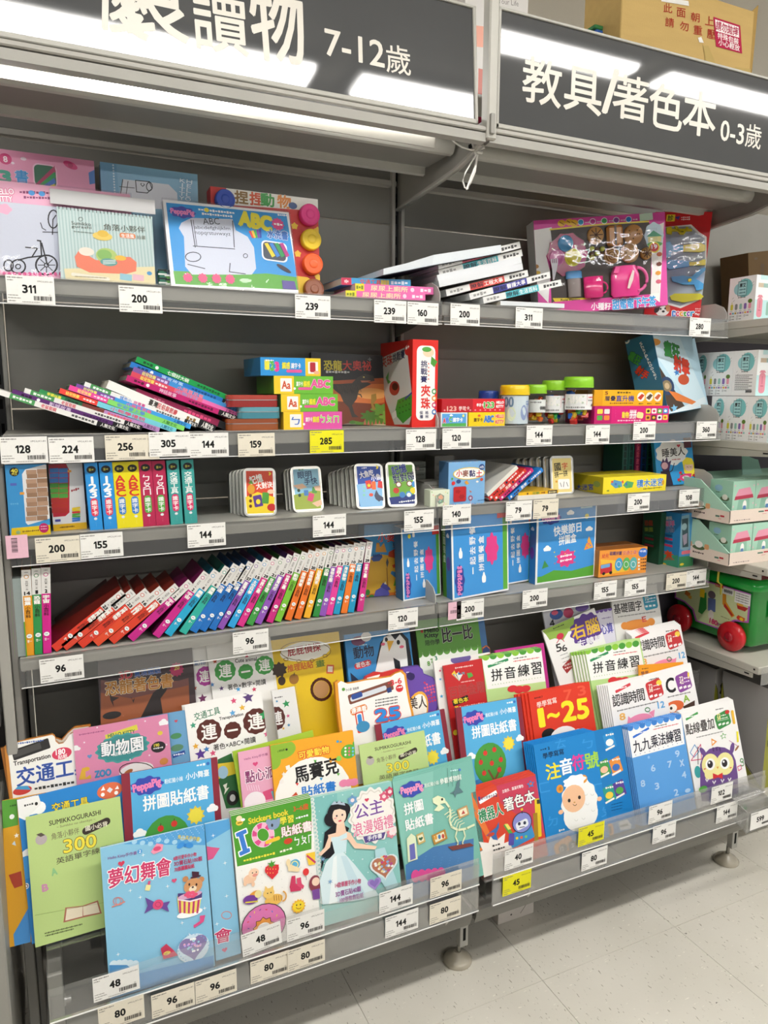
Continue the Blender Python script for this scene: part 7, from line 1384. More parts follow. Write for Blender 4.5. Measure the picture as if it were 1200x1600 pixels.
# right bay of the second shelf
def d_un(fn, w=100, h=None):
    def f(a): a.un(w, h); fn(a)
    return f
tb(ZP, (20, 380), (115, 378), .012, D, .0335, .10, 'card_box', 'small light blue and green ABC word card box', '#e9ecee', {'front': d_un(lambda a: (a.bg('#e9ecee'), a.R(50, 20, 92, 34, '#5aa5e0'), a.R(50, 34, 92, 9, '#58b058'), a.T('A', (8, 22), (18, 22), 13, '#e04a5a', b=.08, oc='#fff', ow=.1), a.T('B', (20, 20), (29, 20), 13, '#4a7fe0', b=.08, oc='#fff', ow=.1), a.T('C', (31, 19), (41, 19), 13, '#5ab04a', b=.08, oc='#fff', ow=.1), a.T('識字卡', (45, 20), (82, 20), 12, '#fff', b=.07), a.cloud(38, 7, 12, 5), a.E(84, 9, 4, 4, '#f2ec8a')), 100, 40)})
tb(ZP, (120, 382), (250, 379), .014, D, .0335, .09, 'card_box', 'yellow ABC word card box beside the light blue one', '#f0cf1a', {'front': d_un(lambda a: (a.bg('#f0cf1a'), a.T('HELLO', (74, 11), (97, 11), 9, '#e0504a', b=.08, oc='#fff', ow=.12), a.T('KITTY', (74, 26), (97, 26), 9, '#e0504a', b=.08, oc='#fff', ow=.12), a.T('ABC', (42, 18), (68, 18), 17, '#4a7fc9', b=.09, oc='#fff', ow=.1), a.T('識字卡', (14, 20), (38, 20), 10, '#5a3a1a', b=.04), a.E(28, 9, 4, 3, '#e0603a')), 100, 38)}, {'left': '#d9b812'})
tb(ZP, (24, 327), (250, 320), .016, D+.034, .031, .10, 'card_box', 'long red and white word card box lying on two smaller ones', '#d8262f', {'front': d_un(lambda a: (a.bg('#d8262f'), a.bg('#b81f2a', x1=.48), a.T('123', (8, 19), (22, 19), 9, '#e9b0a0', b=.06), a.T('學習卡', (26, 18), (43, 18), 7, '#f0d8d4', b=.04), a.T('123', (66, 12), (82, 12), 11, '#5ab04a', b=.09, oc='#fff', ow=.14), a.T('HELLO', (86, 7), (98, 7), 5, '#fff', b=.06), a.T('KITTY', (86, 15), (98, 15), 5, '#fff', b=.06), a.T('學習卡', (54, 12), (65, 12), 6, '#fff', b=.04), [a.E(4+i*8, 22, 1.4, 1.4, '#f0a0a8') for i in range(12)]), 100, 26)})
# jars
def jar(zf, cx, by, Y, r_, h, lidc, lidh, label, fill, wrap=None, bodyc='clear_film', words=None):
    P = onY(zz(zf, (cx, by)), Y); P.z = D+.0005; M = Matrix.Translation(P); t = thing('plastic_jar', label, 'jar', M)
    g = G(); g.lathe([(r_*.92, 0), (r_, .004), (r_, h*.86), (r_*.9, h*.92)], (0, 0, 0), '#fff', bodyc, 28); b = obj('jar_body', g, t)
    g = G(); n = 24; k = r_*1.06; g.lathe([(k, h*.90), (k*1.02, h*.92), (k*1.0, h+lidh*.7), (k*.95, h+lidh), (k*.7, h+lidh)], (0, 0, 0), lidc, PLAS, 32)
    g.lathe([(k*1.04, h*.9), (k*1.04, h*.9+.003)], (0, 0, 0), lidc, PLAS, 32); obj('lid', g, t)
    rr = random.Random(len(label))
    for i in range(fill[1]):
        g = G(); a_ = rr.uniform(0, 6.28); q = r_*.62*math.sqrt(rr.random()); x, y, z = q*math.cos(a_), q*math.sin(a_), .004+rr.random()*h*.72; s_ = r_*.26; g.bbox(-s_, s_, -s_*.5, s_*.5, -s_*.8, s_*.8, fill[0][i % len(fill[0])], PLAS, b=s_*.2)
        o = obj('jar_filling', g, t, Matrix.Translation((x, y, z)) @ Matrix.Rotation(rr.uniform(0, 3), 4, 'Z') @ Matrix.Rotation(rr.uniform(-.8, .8), 4, 'X'))
    if wrap:
        g = G(); z0, z1, c, dr = wrap; V = []; Fc = []; n = 24; a0, a1 = math.radians(170), math.radians(350)
        for i in range(n+1):
            a_ = a0+(a1-a0)*i/n
            for z in (z0, z1): V.append((r_*1.01*math.cos(a_), r_*1.01*math.sin(a_), z*h))
        for i in range(n): Fc.append((2*i, 2*i+2, 2*i+3, 2*i+1))
        g.add(V, Fc, c, PAPER); k0 = len(g.v)
        aa = Art(g, (0, 0, 0), (1, 0, 0), (0, 1, 0), (0, 0, 1), math.radians(180)*r_, (z1-z0)*h, Matrix(), PAPER); aa.un(100, 40); aa.e = .0004; dr(aa)
        for i in range(k0, len(g.v)): u_, v_, e_ = g.v[i]; a_ = a0+u_/r_; rad = r_*1.01+e_; g.v[i] = (rad*math.cos(a_), rad*math.sin(a_), z1*h-v_)
        obj('wrap_label', g, b)
    return t
jar(ZP, 190, 372, .10, .024, .072, '#22479a', .012, 'plastic jar with a dark blue lid behind the red card box', (('#3f6fb0', '#5a8ad0'), 8))
def w_money(a): a.bg('#c9d6dc'); a.T('100', (4, 9), (34, 9), 14, '#6a86a0', b=.04); a.T('中華', (66, 11), (88, 11), 10, '#5a7ab0', b=.02); a.E(60, 24, 9, 11, '#8a9ac0'); a.E(80, 22, 10, 12, '#8f86b8'); a.E(30, 26, 10, 10, '#d8e4c8'); a.R(86, 34, 20, 6, '#f0f0ee')
jar(ZP, 283, 380, .045, .034, .082, '#ecc91f', .016, 'round jar with a bright yellow lid and toy money print', (('#b8c4c8', '#9fb0b8'), 6), (.05, .88, '#c9d6dc', w_money))
jar(ZP, 358, 378, .075, .026, .086, '#8fc92f', .014, 'jar with a lime green lid and orange pieces beside the yellow one', (('#f0782a', '#e9602a', '#f0c82a', '#f08a3a'), 26), (.35, .72, '#dfe2e0', lambda a: (a.bg('#dfe2e0'), a.grk((20, 8), (55, 8), 5, '#777'), a.grk((50, 26), (80, 26), 14, '#444', 14))))
def w_abc(a):
    a.bg('#e9eaea'); a.bg('#d0282f', x1=.55, y1=.7); a.T('ABC', (6, 14), (50, 14), 18, '#f4f2ee', b=.07, oc='#4a9a4a', ow=.06); a.grk((58, 8), (88, 8), 4, '#d84a5a'); a.grk((58, 16), (80, 16), 4, '#777'); a.grk((70, 28), (92, 28), 10, '#444', 12); a.grk((5, 34), (50, 34), 4, '#888')
jar(ZP, 424, 376, .085, .030, .096, '#8fc92f', .015, 'smaller ABC letter jar with a lime green lid, left of the tall one', (('#d8342f', '#3fa84a', '#2f6fd0', '#f0c82a'), 26), (.3, .75, '#e9eaea', w_abc))
jar(ZP, 510, 378, .045, .036, .103, '#8fd02f', .017, 'tall ABC letter jar with a lime green lid and red label', (('#d8342f', '#2f6fd0', '#3fa84a', '#f0782a', '#f0c82a'), 30), (.36, .74, '#e9eaea', w_abc))
# helicopter and memory game boxes
def d_pinkbx(a):
    a.un(100, 34); a.bg('#d81f78'); a.bg('#c41a6c', x1=.22)
    for i in range(4): a.R(7+(i % 2)*9, 10+(i//2)*12, 7, 9, ('#f0d84a', '#e9e6e0', '#5ab04a', '#f08a3a')[i], r=1)
    a.T('動物', (36, 17), (45, 17), 12, '#f0e23a', b=.06); a.T('拼拼', (46, 16), (55, 16), 17, '#f6f4f6', b=.05); a.R(60, 18, 9, 12, '#f4e9a0', r=2, rot=8); a.grk((30, 28), (62, 28), 3, '#f6c8dc'); a.grk((27, 7), (27.5, 22), 2.4, '#f6c8dc', 5)
    for i in range(8): a.R(71+(i % 4)*8, 10+(i//4)*13, 6.6, 10, ('#f0d84a', '#f4f2ee', '#5ab04a', '#3f8fd6', '#e9a03a', '#5a3a2a', '#f4f2ee', '#f0d84a')[i], r=1); a.E(71+(i % 4)*8, 10+(i//4)*13, 2, 2.6, ('#3a2a2a', '#d8406a', '#f0f0e0', '#fff', '#5a3a1a', '#e9c23a', '#3a3a3a', '#d85a2a')[i], 10)
tb(ZP, (572, 372), (840, 366), .018, D, .046, .115, 'memory_card_box', 'magenta memory card game box under the yellow one', '#d81f78', {'front': d_pinkbx}, {'left': '#b8186a'}, cat='game')
def d_heli(a):
    a.un(100, 30); a.bg('#f2b51f'); a.bg('#e2a317', x1=.12); a.T('層疊', (15, 16), (30, 16), 9, '#2a2a4a', b=.05); a.T('直升機', (31, 16), (57, 16), 11, '#2f3f9a', b=.06); a.grk((32, 5), (52, 5), 3.4, '#5a4a1a'); a.T('5', (15, 6), (19, 6), 6, '#7a2a1a', b=.05); a.grk((22, 25), (56, 25), 2.4, '#7a5a1a')
    for i, c in enumerate(('#c9402a', '#5a4a3a', '#c9603a')): a.E(67+i*12.5, 13, 5.6, 9, '#f4efe0'); a.P([(62+i*12.5, 15), (68+i*12.5, 7), (72+i*12.5, 10), (67+i*12.5, 19)], c); a.grk((64+i*12.5, 26), (71+i*12.5, 26), 2.4, '#5a4a1a', 3)
tb(ZP, (572, 292), (820, 284), .030, D+.0464, .0415, .11, 'helicopter_game_box', 'orange-yellow helicopter stacking game box on the magenta one', '#f2b51f', {'front': d_heli}, {'left': '#d99a12'}, cat='game')
# slingshot game box, leaning over
A = onY(zz(ZP, (842, 338)), .02); B = onY(zz(ZP, (738, 58)), .05); BR = onY(zz(ZP, (985, 312)), .075); U = B-A
M = mat_from(A, BR-A, U); w_ = (BR-A).length; h_ = U.length
def d_sling(a):
    a.bg('#bfe0f2'); a.P([(738, 58), (880, 60), (900, 110), (985, 308), (930, 322), (812, 150), (745, 70)], '#d4ecf8'); a.P([(790, 140), (905, 320), (850, 330), (815, 270)], '#4a3a2f'); a.star(862, 318, 14, '#7fc4ee'); a.star(935, 305, 10, '#7fc4ee'); a.R(905, 320, 160, 22, '#e4f2fa', rot=-8)
    a.T('瘋狂', (825, 100), (880, 118), 44, '#3f9a4a', b=.1, oc='#1a2a4a', ow=.1); a.T('射擊', (860, 152), (915, 175), 42, '#d8402a', b=.1, oc='#1a2a4a', ow=.1); a.E(895, 215, 20, 18, '#c9502a'); a.star(870, 190, 12, '#3f86d0'); a.E(790, 80, 22, 12, '#e8a04a')
    a.E(835, 238, 26, 32, '#26406a'); a.E(835, 238, 17, 20, '#8a7a5a'); a.E(835, 238, 9, 11, '#c9b08a'); a.P([(840, 255), (870, 262), (940, 295), (925, 305), (868, 290)], '#e8813a')
def d_slingl(a):
    a.bg('#2f6f94'); a.E(690, 72, 12, 14, '#dfeef4'); a.E(690, 72, 6, 8, '#2f6f94'); a.T('瘋狂', (700, 125), (740, 150), 34, '#3f9a4a', b=.1, oc='#10283a', ow=.12); a.T('射手', (728, 175), (765, 205), 32, '#c9402a', b=.1, oc='#10283a', ow=.12); a.V('Sharpshooter', (740, 80), (800, 215), 12, '#e9f2f8', b=.04)
t = carton('slingshot_game_box', 'light blue slingshot game box leaning over at the right end of second shelf', M, w_, h_, .085, '#6fb4dc', {'front': d_sling, 'left': d_slingl}, ZP, cat='game', sides={'left': '#2f6f94'}, film=False)
# ================================================================ third shelf
D = DECK[3]
M, w_, h_ = fit((25, 92), (247, 85), .002, .002, D, .0, zf=ZO)
def d_jenga(a):
    a.bg('#3f9ad6'); a.P([(62, 430), (275, 410), (280, 480), (60, 480)], '#f0cf1f'); a.P([(118, 140), (135, 115), (240, 88), (262, 95), (275, 375), (150, 412), (138, 400)], '#f1f1ef'); a.E(76, 128, 26, 24, '#22221e'); a.T('40', (58, 122), (94, 121), 20, '#f2e24a', b=.05); a.T('PCS', (64, 140), (90, 139), 11, '#f2e24a', b=.03)
    a.R(72, 195, 34, 14, '#5a6ac0', r=3); a.R(118, 243, 24, 14, '#e9a03a', r=2); a.grk((55, 300), (100, 298), 10, '#6ab4e0'); a.grk((120, 448), (210, 440), 9, '#8a6a2a'); a.E(98, 452, 12, 10, '#9fc08a'); a.E(235, 428, 26, 26, '#c9256a'); a.grk((218, 420), (252, 418), 6, '#f6d0e0'); a.grk((218, 434), (252, 432), 6, '#f6d0e0')
    for k in range(11):
        for j in range(2): a.R(168+j*58+(k % 2)*4, 128+k*25-j*4-(k % 2)*2, 56, 23, ('#b89478', '#a98468', '#c09c80', '#9f7c60')[(k*3+j) % 4])
t = carton('wooden_block_set', 'blue box of forty wooden stacking blocks at the left end of third shelf', M, w_, h_, .05, '#3f9ad6', {'front': d_jenga}, ZO, cat='toy', film=True)
M, w_, h_ = fit((258, 88), (440, 80), .035, .035, D, .0, zf=ZO)
def d_block2(a):
    a.bg('#e6e5e2'); a.bg('#e9b81f', y0=.90); a.P([(258, 85), (350, 78), (372, 120), (372, 345), (350, 365), (285, 370)], '#c02a3a')
    for k in range(9):
        for j in range(2): a.R(290+j*50, 120+k*27, 48, 24, ('#3f7fc0', '#3f7fc0', '#3f7fc0', '#4f9a3a', '#4f9a3a', '#58a842', '#c0352a', '#c0352a', '#b8302a')[k])
    a.grk((380, 230), (425, 216), 14, '#a82f3a', 4)
    for k, c in enumerate(('#3f7fd0', '#3f7fd0', '#5aa84a', '#5aa84a', '#d8342f', '#e9c82a', '#e9c82a')): a.R(408, 388-k*11, 44, 10, c, r=2, rot=(k % 3-1)*4)
    a.R(372, 124, 20, 12, '#e9a03a'); a.R(310, 388, 30, 13, '#4a4a9a', r=3); a.grk((320, 425), (400, 418), 8, '#7a5a1a')
carton('coloured_block_set', 'box of blue, green and red stacking blocks behind the wooden ones', M, w_, h_, .05, '#e6e5e2', {'front': d_block2}, ZO, cat='toy', film=True)
cards = [(450, 480, '#2f93dc', '#f4f6f8', '123', '#e0405a', 'blue 123 word card box, left of two'), (528, 552, '#2f93dc', '#f4f6f8', '123', '#e0405a', 'blue 123 word card box, right of two'),
 (600, 628, '#e6d81f', '#d0392f', 'ABC', '#3f7fc9', 'yellow ABC word card box, left of two'), (670, 700, '#e6d81f', '#d0392f', 'ABC', '#3f7fc9', 'yellow ABC word card box, right of two'),
 (740, 768, '#b52a52', '#f4eef0', 'ㄅㄆㄇ', '#5aa84a', 'crimson phonetics card box, left of two'), (812, 838, '#b52a52', '#f4eef0', 'ㄅㄆㄇ', '#5aa84a', 'crimson phonetics card box, right of two'),
 (890, 908, '#3f9f9a', '#f0f4f2', '交通工具', '#d8356a', 'teal transport card box, left of two'), (968, 976, '#3f9f9a', '#f0f4f2', '交通工具', '#d8356a', 'teal transport card box, right of two')]
for i, (x, xb, c, tc, tx, pc, lb) in enumerate(cards):
    M, w_, h_ = fit((x, 82-(x-450)*.034), (x+(72 if i < 6 else 68), 80-(x-380)*.034), .014, .014, D, .0, zf=ZO); w_ -= .0006
    def f(a, c=c, tc=tc, tx=tx, pc=pc):
        a.un(20, 100); a.bg(c); a.E(10, 10, 7.2, 5.6, '#24262a'); a.grk((6, 10), (14, 10), 4, '#b8b04a', 2); a.V(tx, (10, 18 if len(tx) > 3 else 20), (10, 52), 14 if tx[0] in 'A1' else 12, tc, b=.06, k=.9)
        a.R(10, 66, 11, 27, pc, r=5); a.V('識字卡', (10, 55), (10, 78), 8, '#f6f6f4', b=.05); a.E(10, 83, 2.6, 2, '#dfe6ea'); a.grk((10, 88), (10.4, 95), 2, '#e6e6e6', 3)
    carton('word_card_box', lb+' on the third shelf', M, w_, h_, .09, c, {'front': f}, ZO, group='word card boxes on the third shelf', sides={'top': '#8a8a86'})
def tin(zf, TL, TR, Y, deck, th, label, draw, n, step, group, d=.018, H=None, nlabel=''):
    M, w_, h_ = fit(TL, TR, Y, Y, deck, th, zf=zf, H=H); t = thing('game_tin', label, 'tin', M, group); P = rrect(w_, h_, w_*.16, 6)
    g = G(); g.prism(P, .002, d, 'y', '#b9bab6', METAL, True); b = obj('tin_body', g, t)
    g = G(); g.prism(P, 0, .006, 'y', '#d8d8d2', METAL, True); ld = obj('tin_lid', g, t)
    k = .055; Pi = rrect(w_*(1-2*k), h_*(1-2*k), w_*.13, 6, w_*k, w_*k*.9)
    g = G(); a = face(g, M, w_, h_, d, 'front', zf); a.e = .0003; a.L([(x, h_-y) for x, y in Pi], [tuple(range(len(Pi)))], '#fff')
    a.up(); draw(a); o = obj('lid_picture', g, ld)
    # keep the picture inside the rounded panel
    me = o.data
    for v in me.vertices:
        x, z = v.co.x, v.co.z; r_ = w_*.13; x0, x1, z0, z1 = w_*k, w_*(1-k), w_*k*.9, h_-w_*k*.9
        v.co.x = min(max(x, x0), x1); v.co.z = min(max(z, z0), z1)
        cx = min(max(v.co.x, x0+r_), x1-r_); cz = min(max(v.co.z, z0+r_), z1-r_); dx, dz = v.co.x-cx, v.co.z-cz; l = math.hypot(dx, dz)
        if l > r_ and dx and dz: v.co.x, v.co.z = cx+dx*r_/l, cz+dz*r_/l
    for j in range(1, n+1): dup(t, M @ Matrix.Translation((step[0]*j, (d+.001)*j, step[1]*j)), nlabel, 'tins standing behind others')
    return t
def t1(a): a.bg('#d8472a'); a.P([(100, 300), (180, 270), (290, 300), (300, 420), (100, 420)], '#ecd02f'); a.T('記憶', (138, 210), (205, 192), 44, '#f4f0ea', b=.07, oc='#a82a1a', ow=.06); a.T('大對決', (172, 240), (258, 228), 34, '#f4f0ea', b=.06); a.E(145, 255, 20, 26, '#d89a2a'); a.P([(130, 225), (145, 205), (158, 228)], '#5a9a3a'); a.R(182, 318, 46, 62, '#5a3a8a', r=6, rot=-10); a.E(183, 322, 12, 14, '#ecd92f'); a.R(222, 302, 36, 60, '#4f9a3a', r=5, rot=5); a.E(255, 352, 24, 20, '#c02a2a'); [a.E(142, 290+k*28, 8, 9, '#6a3a1a') for k in range(3)]; a.T('›', (240, 172), (250, 172), 14, '#f0d83a', b=.2); a.E(250, 268, 18, 12, '#f0c8a8'); a.grk((150, 152), (178, 150), 8, '#f0d8d0')
def t2(a): a.bg('#8fc4dc'); a.P([(350, 290), (540, 250), (560, 380), (380, 390)], '#9fb04a'); a.T('眼明', (395, 182), (468, 175), 36, '#24406a', b=.05); a.T('手快', (430, 215), (498, 208), 36, '#24406a', b=.05); a.P([(370, 235), (420, 225), (445, 245), (400, 258)], '#e8c0a0'); a.P([(470, 330), (520, 310), (540, 335), (500, 350)], '#e8c0a0'); a.R(465, 298, 30, 44, '#d8507a', r=5, rot=20); a.R(440, 275, 24, 30, '#4a7fc0', r=4); a.R(485, 260, 26, 32, '#5a9a4a', r=4, rot=10); a.E(400, 262, 8, 9, '#2a4a3a'); a.E(405, 288, 8, 9, '#2a4a3a'); a.P([(480, 240), (515, 235), (525, 265), (490, 262)], '#f0c8a8'); a.grk((398, 152), (425, 150), 8, '#4a7a3a')
def t3(a): a.bg('#2f4fa8'); a.P([(700, 230), (870, 210), (890, 350), (730, 360)], '#8fc0e8'); a.T('大魚吃', (725, 182), (800, 165), 36, '#f2f0f4', b=.06); a.T('小魚', (788, 198), (838, 186), 34, '#f2f0f4', b=.06); a.R(775, 230, 30, 44, '#d83a3a', r=3, rot=-10); a.R(802, 235, 22, 44, '#e8703a', r=3); a.R(838, 230, 28, 38, '#d83a3a', r=3, rot=10); a.star(776, 235, 13, '#f0d83a'); a.P([(805, 290), (815, 258), (830, 285), (865, 300), (870, 318), (840, 315), (830, 322), (812, 308)], '#4a4f66'); a.E(788, 285, 11, 9, '#e0503a'); a.grk((735, 143), (765, 140), 8, '#dfe6f4'); a.T('›', (815, 138), (825, 138), 14, '#f0d83a', b=.2); [a.E(750, 242+k*22, 7, 7, '#8fd0c0') for k in range(3)]
def t4(a): a.bg('#6fa83a'); a.P([(880, 300), (1050, 280), (1060, 340), (890, 345)], '#24357a'); a.T('記憶', (898, 158), (975, 140), 46, '#2a3a9a', b=.07, oc='#e9f0e0', ow=.07); a.T('對對碰', (905, 205), (1018, 180), 44, '#222a5a', b=.07, oc='#e9f0e0', ow=.07); [a.E(x, y, 16, 16, c) for x, y, c in ((935, 230, '#7a3a3a'), (993, 225, '#7a3a3a'), (922, 262, '#c03a2a'), (955, 285, '#3f7fc0'), (990, 282, '#4a90d0'), (1012, 262, '#e9cf2a'), (1020, 228, '#3f8fd0'))]; [a.E(x, y, 11, 11, '#f0eee6') for x, y in ((935, 230), (993, 225), (990, 285))]; a.grk((935, 325), (1040, 312), 10, '#e9f0f4')
tin(ZN, (100, 142), (275, 141), .035, D, .16, 'white-rimmed game tin with red and yellow fruit picture', t1, 4, (-.003, 0), 'game tins on the third shelf', nlabel='game tin standing behind the red and yellow fruit one')
tin(ZN, (352, 135), (516, 130), .055, D, .24, 'game tin with light blue and green picture of hands', t2, 2, (-.002, 0), 'game tins on the third shelf', nlabel='game tin standing behind the light blue hands one')
tin(ZN, (694, 118), (848, 118), .03, D, .26, 'game tin with a blue picture of a grey shark', t3, 6, (-.0035, 0), 'game tins on the third shelf', nlabel='game tin in the row behind the blue shark one')
tin(ZN, (862, 110), (1020, 109), .03, D, .24, 'game tin with a green picture of coloured balls', t4, 2, (-.002, 0), 'game tins on the third shelf', nlabel='game tin standing behind the green balls one')
# right bay: pale eraser boxes, clay box, leaning books
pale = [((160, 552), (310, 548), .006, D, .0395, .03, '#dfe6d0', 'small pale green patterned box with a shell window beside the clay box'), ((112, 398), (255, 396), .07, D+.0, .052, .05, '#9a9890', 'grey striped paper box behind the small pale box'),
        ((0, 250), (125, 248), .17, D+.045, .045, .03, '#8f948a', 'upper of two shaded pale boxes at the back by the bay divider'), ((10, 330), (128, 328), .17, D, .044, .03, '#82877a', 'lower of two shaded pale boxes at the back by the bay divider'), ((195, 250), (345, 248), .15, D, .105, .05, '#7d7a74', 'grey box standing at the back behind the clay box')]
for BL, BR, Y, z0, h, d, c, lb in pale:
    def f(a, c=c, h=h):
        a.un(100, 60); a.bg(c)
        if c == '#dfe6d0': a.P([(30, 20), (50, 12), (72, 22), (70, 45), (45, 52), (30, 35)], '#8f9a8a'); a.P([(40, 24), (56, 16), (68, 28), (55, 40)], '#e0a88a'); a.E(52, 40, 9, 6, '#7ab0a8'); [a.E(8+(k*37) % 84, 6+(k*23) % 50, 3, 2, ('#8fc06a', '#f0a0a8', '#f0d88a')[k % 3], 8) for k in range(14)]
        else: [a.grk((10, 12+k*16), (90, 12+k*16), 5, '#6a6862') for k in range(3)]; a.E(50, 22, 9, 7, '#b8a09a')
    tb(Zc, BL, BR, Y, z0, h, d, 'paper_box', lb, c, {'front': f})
M, w_, h_ = fit((305, 213), (590, 201), .008, .008, D, .0, zf=Zc)
def d_clay(a):
    a.bg('#7fb2e0')
    for k in range(18): a.P([(300+k*17, 208-k*.7), (309+k*17, 207-k*.7), (305+k*17, 218-k*.7)], ('#e0504a', '#f0cf3a', '#4a7fc0')[k % 3]); a.P([(318+k*17, 548-k*.8), (327+k*17, 547-k*.8), (322+k*17, 536-k*.8)], ('#f0cf3a', '#e0504a', '#3f6fb0')[k % 3])
    a.E(462, 298, 124, 48, '#e9c83a'); a.E(462, 298, 117, 42, '#f4f2ee'); a.E(562, 248, 22, 24, '#2f4f8a'); a.T('4色', (545, 250), (578, 246), 20, '#f0f2f4', b=.04)
    for ch, x, c in (('小', 362, '#c9303a'), ('麥', 412, '#8a4a3a'), ('黏', 464, '#2f2f6a'), ('土', 518, '#c9303a')): a.T(ch, (x, 300), (x+46, 296), 50, c, b=.07)
    a.R(390, 460, 104, 122, '#5a7ab0', r=14); a.R(390, 460, 98, 116, '#c02a2c', r=12); a.blob(375, 440, 20, 14, '#a82226', n=5); a.blob(405, 480, 22, 18, '#a82226', n=6)
    a.E(380, 361, 18, 16, '#2f4f8a'); a.E(340, 375, 14, 15, '#d8343a'); a.E(560, 345, 12, 12, '#c9503a'); a.P([(425, 365), (445, 352), (462, 380), (440, 385)], '#e0a03a'); a.E(526, 362, 10, 8, '#f0ece4'); a.P([(460, 425), (482, 440), (476, 448)], '#e0703a'); a.ring(473, 490, 15, 17, 5, '#d8404a', 14); a.E(473, 490, 6, 7, '#f0d0d0'); a.ln([(474, 508), (476, 535)], 3, '#e9c0c0'); a.E(330, 340, 8, 9, '#5aa84a'); a.grk((528, 510), (590, 502), 7, '#3a5a8a')
carton('clay_box', 'light blue modelling clay box with a red window on the third shelf', M, w_, h_, .045, '#7fb2e0', {'front': d_clay}, Zc, cat='box', sides={'left': '#4f7aa8'})
A_, w1, h1 = fit((600, 240), (835, 224), .17, .17, D, .15, zf=Zc)
book('picture_book', 'shaded green picture book with red shape behind the leaning books', A_, w1, h1, .006, '#5f7a2a', lambda a: (a.bg('#6a8a2a'), a.blob(705, 285, 50, 24, '#a8302a', n=5, k=.2), a.P([(605, 335), (640, 310), (650, 325), (610, 370)], '#2f6a7a'), a.R(690, 380, 300, 12, '#c94a4a', rot=-30)), Zc)
ln5 = [((608, 468), (842, 248), '#e2dfd6', None, 'white thick book leaning beside the clay box'), ((622, 500), (850, 280), '#d8352f', '英語', 'red leaning book, upper of two'), ((660, 512), (908, 278), '#d8402f', '英語', 'red leaning book, lower of two'), ((706, 510), (962, 276), '#c92a72', '注音', 'magenta leaning book on the third shelf'), ((775, 505), (1040, 275), '#2a7fd0', '數學', 'blue leaning book, outermost, on the third shelf')]
for i, (p0, p1, c, tx, lb) in enumerate(ln5):
    M, w_, h_ = bar(Zc, p0, p1, .02, .0102, D)
    book('study_book', lb, M, w_, h_, .13, c, d_sp([], [('=', 14, 30, '#4a1a1a'), (tx, 36, 52, '#f6f0e9', .8), ('o', 59, 0, '#1a2a4a'), ('=', 65, 94, '#f2e9e6'), ('o', 7, 0, '#f0e9e9')] if tx else None), Zc, spine='front', group='leaning study books', pages='#d9d4c6')
tb(Zc, (843, 508), (1146, 488), .014, D, .0115, .10, 'note_block', 'white paper block under the flat yellow book', '#e6e2d6', {}, cat='book')
lay_book(Zc, (852, 462), (1162, 440), .016, .0085, '#ecb91f', 'study_book', 'flat yellow study book with a dark title strip', d_sp([(73, 97, '#3a3226')], [('o', 22, 0, '#5a3a1a'), ('兒歌', 34, 52, '#3f8a4a'), ('=', 56, 66, '#8a4a1a'), ('=', 75, 95, '#e9d9a0')]), d=.10)
def t5(a): a.bg('#ead68a'); a.T('國', (552, 128), (576, 125), 30, '#2a2622', b=.05); a.T('字', (582, 124), (604, 121), 26, '#d85a3a', b=.05); a.T('拼一拼', (552, 158), (604, 150), 24, '#2a2622', b=.05); a.R(590, 195, 46, 40, '#f4f2ee', r=4); a.ln([(575, 190), (580, 205)], 2, '#333'); a.ln([(590, 186), (588, 206)], 2, '#333'); a.ln([(600, 188), (606, 204)], 2, '#333'); a.R(560, 185, 8, 8, '#e0a03a')
tin(ZM, (533, 83), (626, 81), .05, D, .14, 'white-rimmed game tin with a pale yellow character puzzle picture', t5, 5, (-.008, 0), 'game tins on the third shelf', nlabel='game tin in the row behind the pale yellow one')
def d_maze(a):
    a.bg('#f0dc2f'); a.T('積木迷宮', (880, 194), (985, 185), 30, '#3f7fc9', b=.07, oc='#fff', ow=.08)
    a.P([(775, 195), (790, 178), (820, 185), (822, 205), (795, 212)], '#5a9ac0'); a.P([(825, 200), (840, 182), (868, 188), (862, 208), (838, 212)], '#58a86a'); a.grk((905, 215), (980, 207), 6, '#8a7a1a'); a.grk((760, 222), (770, 221), 8, '#4a7a3a', 2)
    for k in range(6): a.R(782+k*14, 186+(k % 3)*9, 9, 8, ('#e0604a', '#3f6fc0', '#5aa84a')[k % 3], rot=20*k)
    a.E(985, 188, 5, 10, '#d8a02a')
def d_mazel(a): a.bg('#b8a81f'); a.T('木迷宮', (640, 208), (708, 206), 24, '#24409a', b=.06); a.E(722, 195, 14, 12, '#8a9a4a')
M, w_, h_ = fit((748, 169), (999, 156), .012, .012, D, .0, zf=ZM)
carton('maze_game_box', 'long bright yellow maze block game box on the third shelf', M, w_, h_, .13, '#f0dc2f', {'front': d_maze, 'left': d_mazel}, ZM, cat='game')
M, w_, h_ = fit((945, -10), (1096, -22), .075, .065, D, .16, zf=ZM)
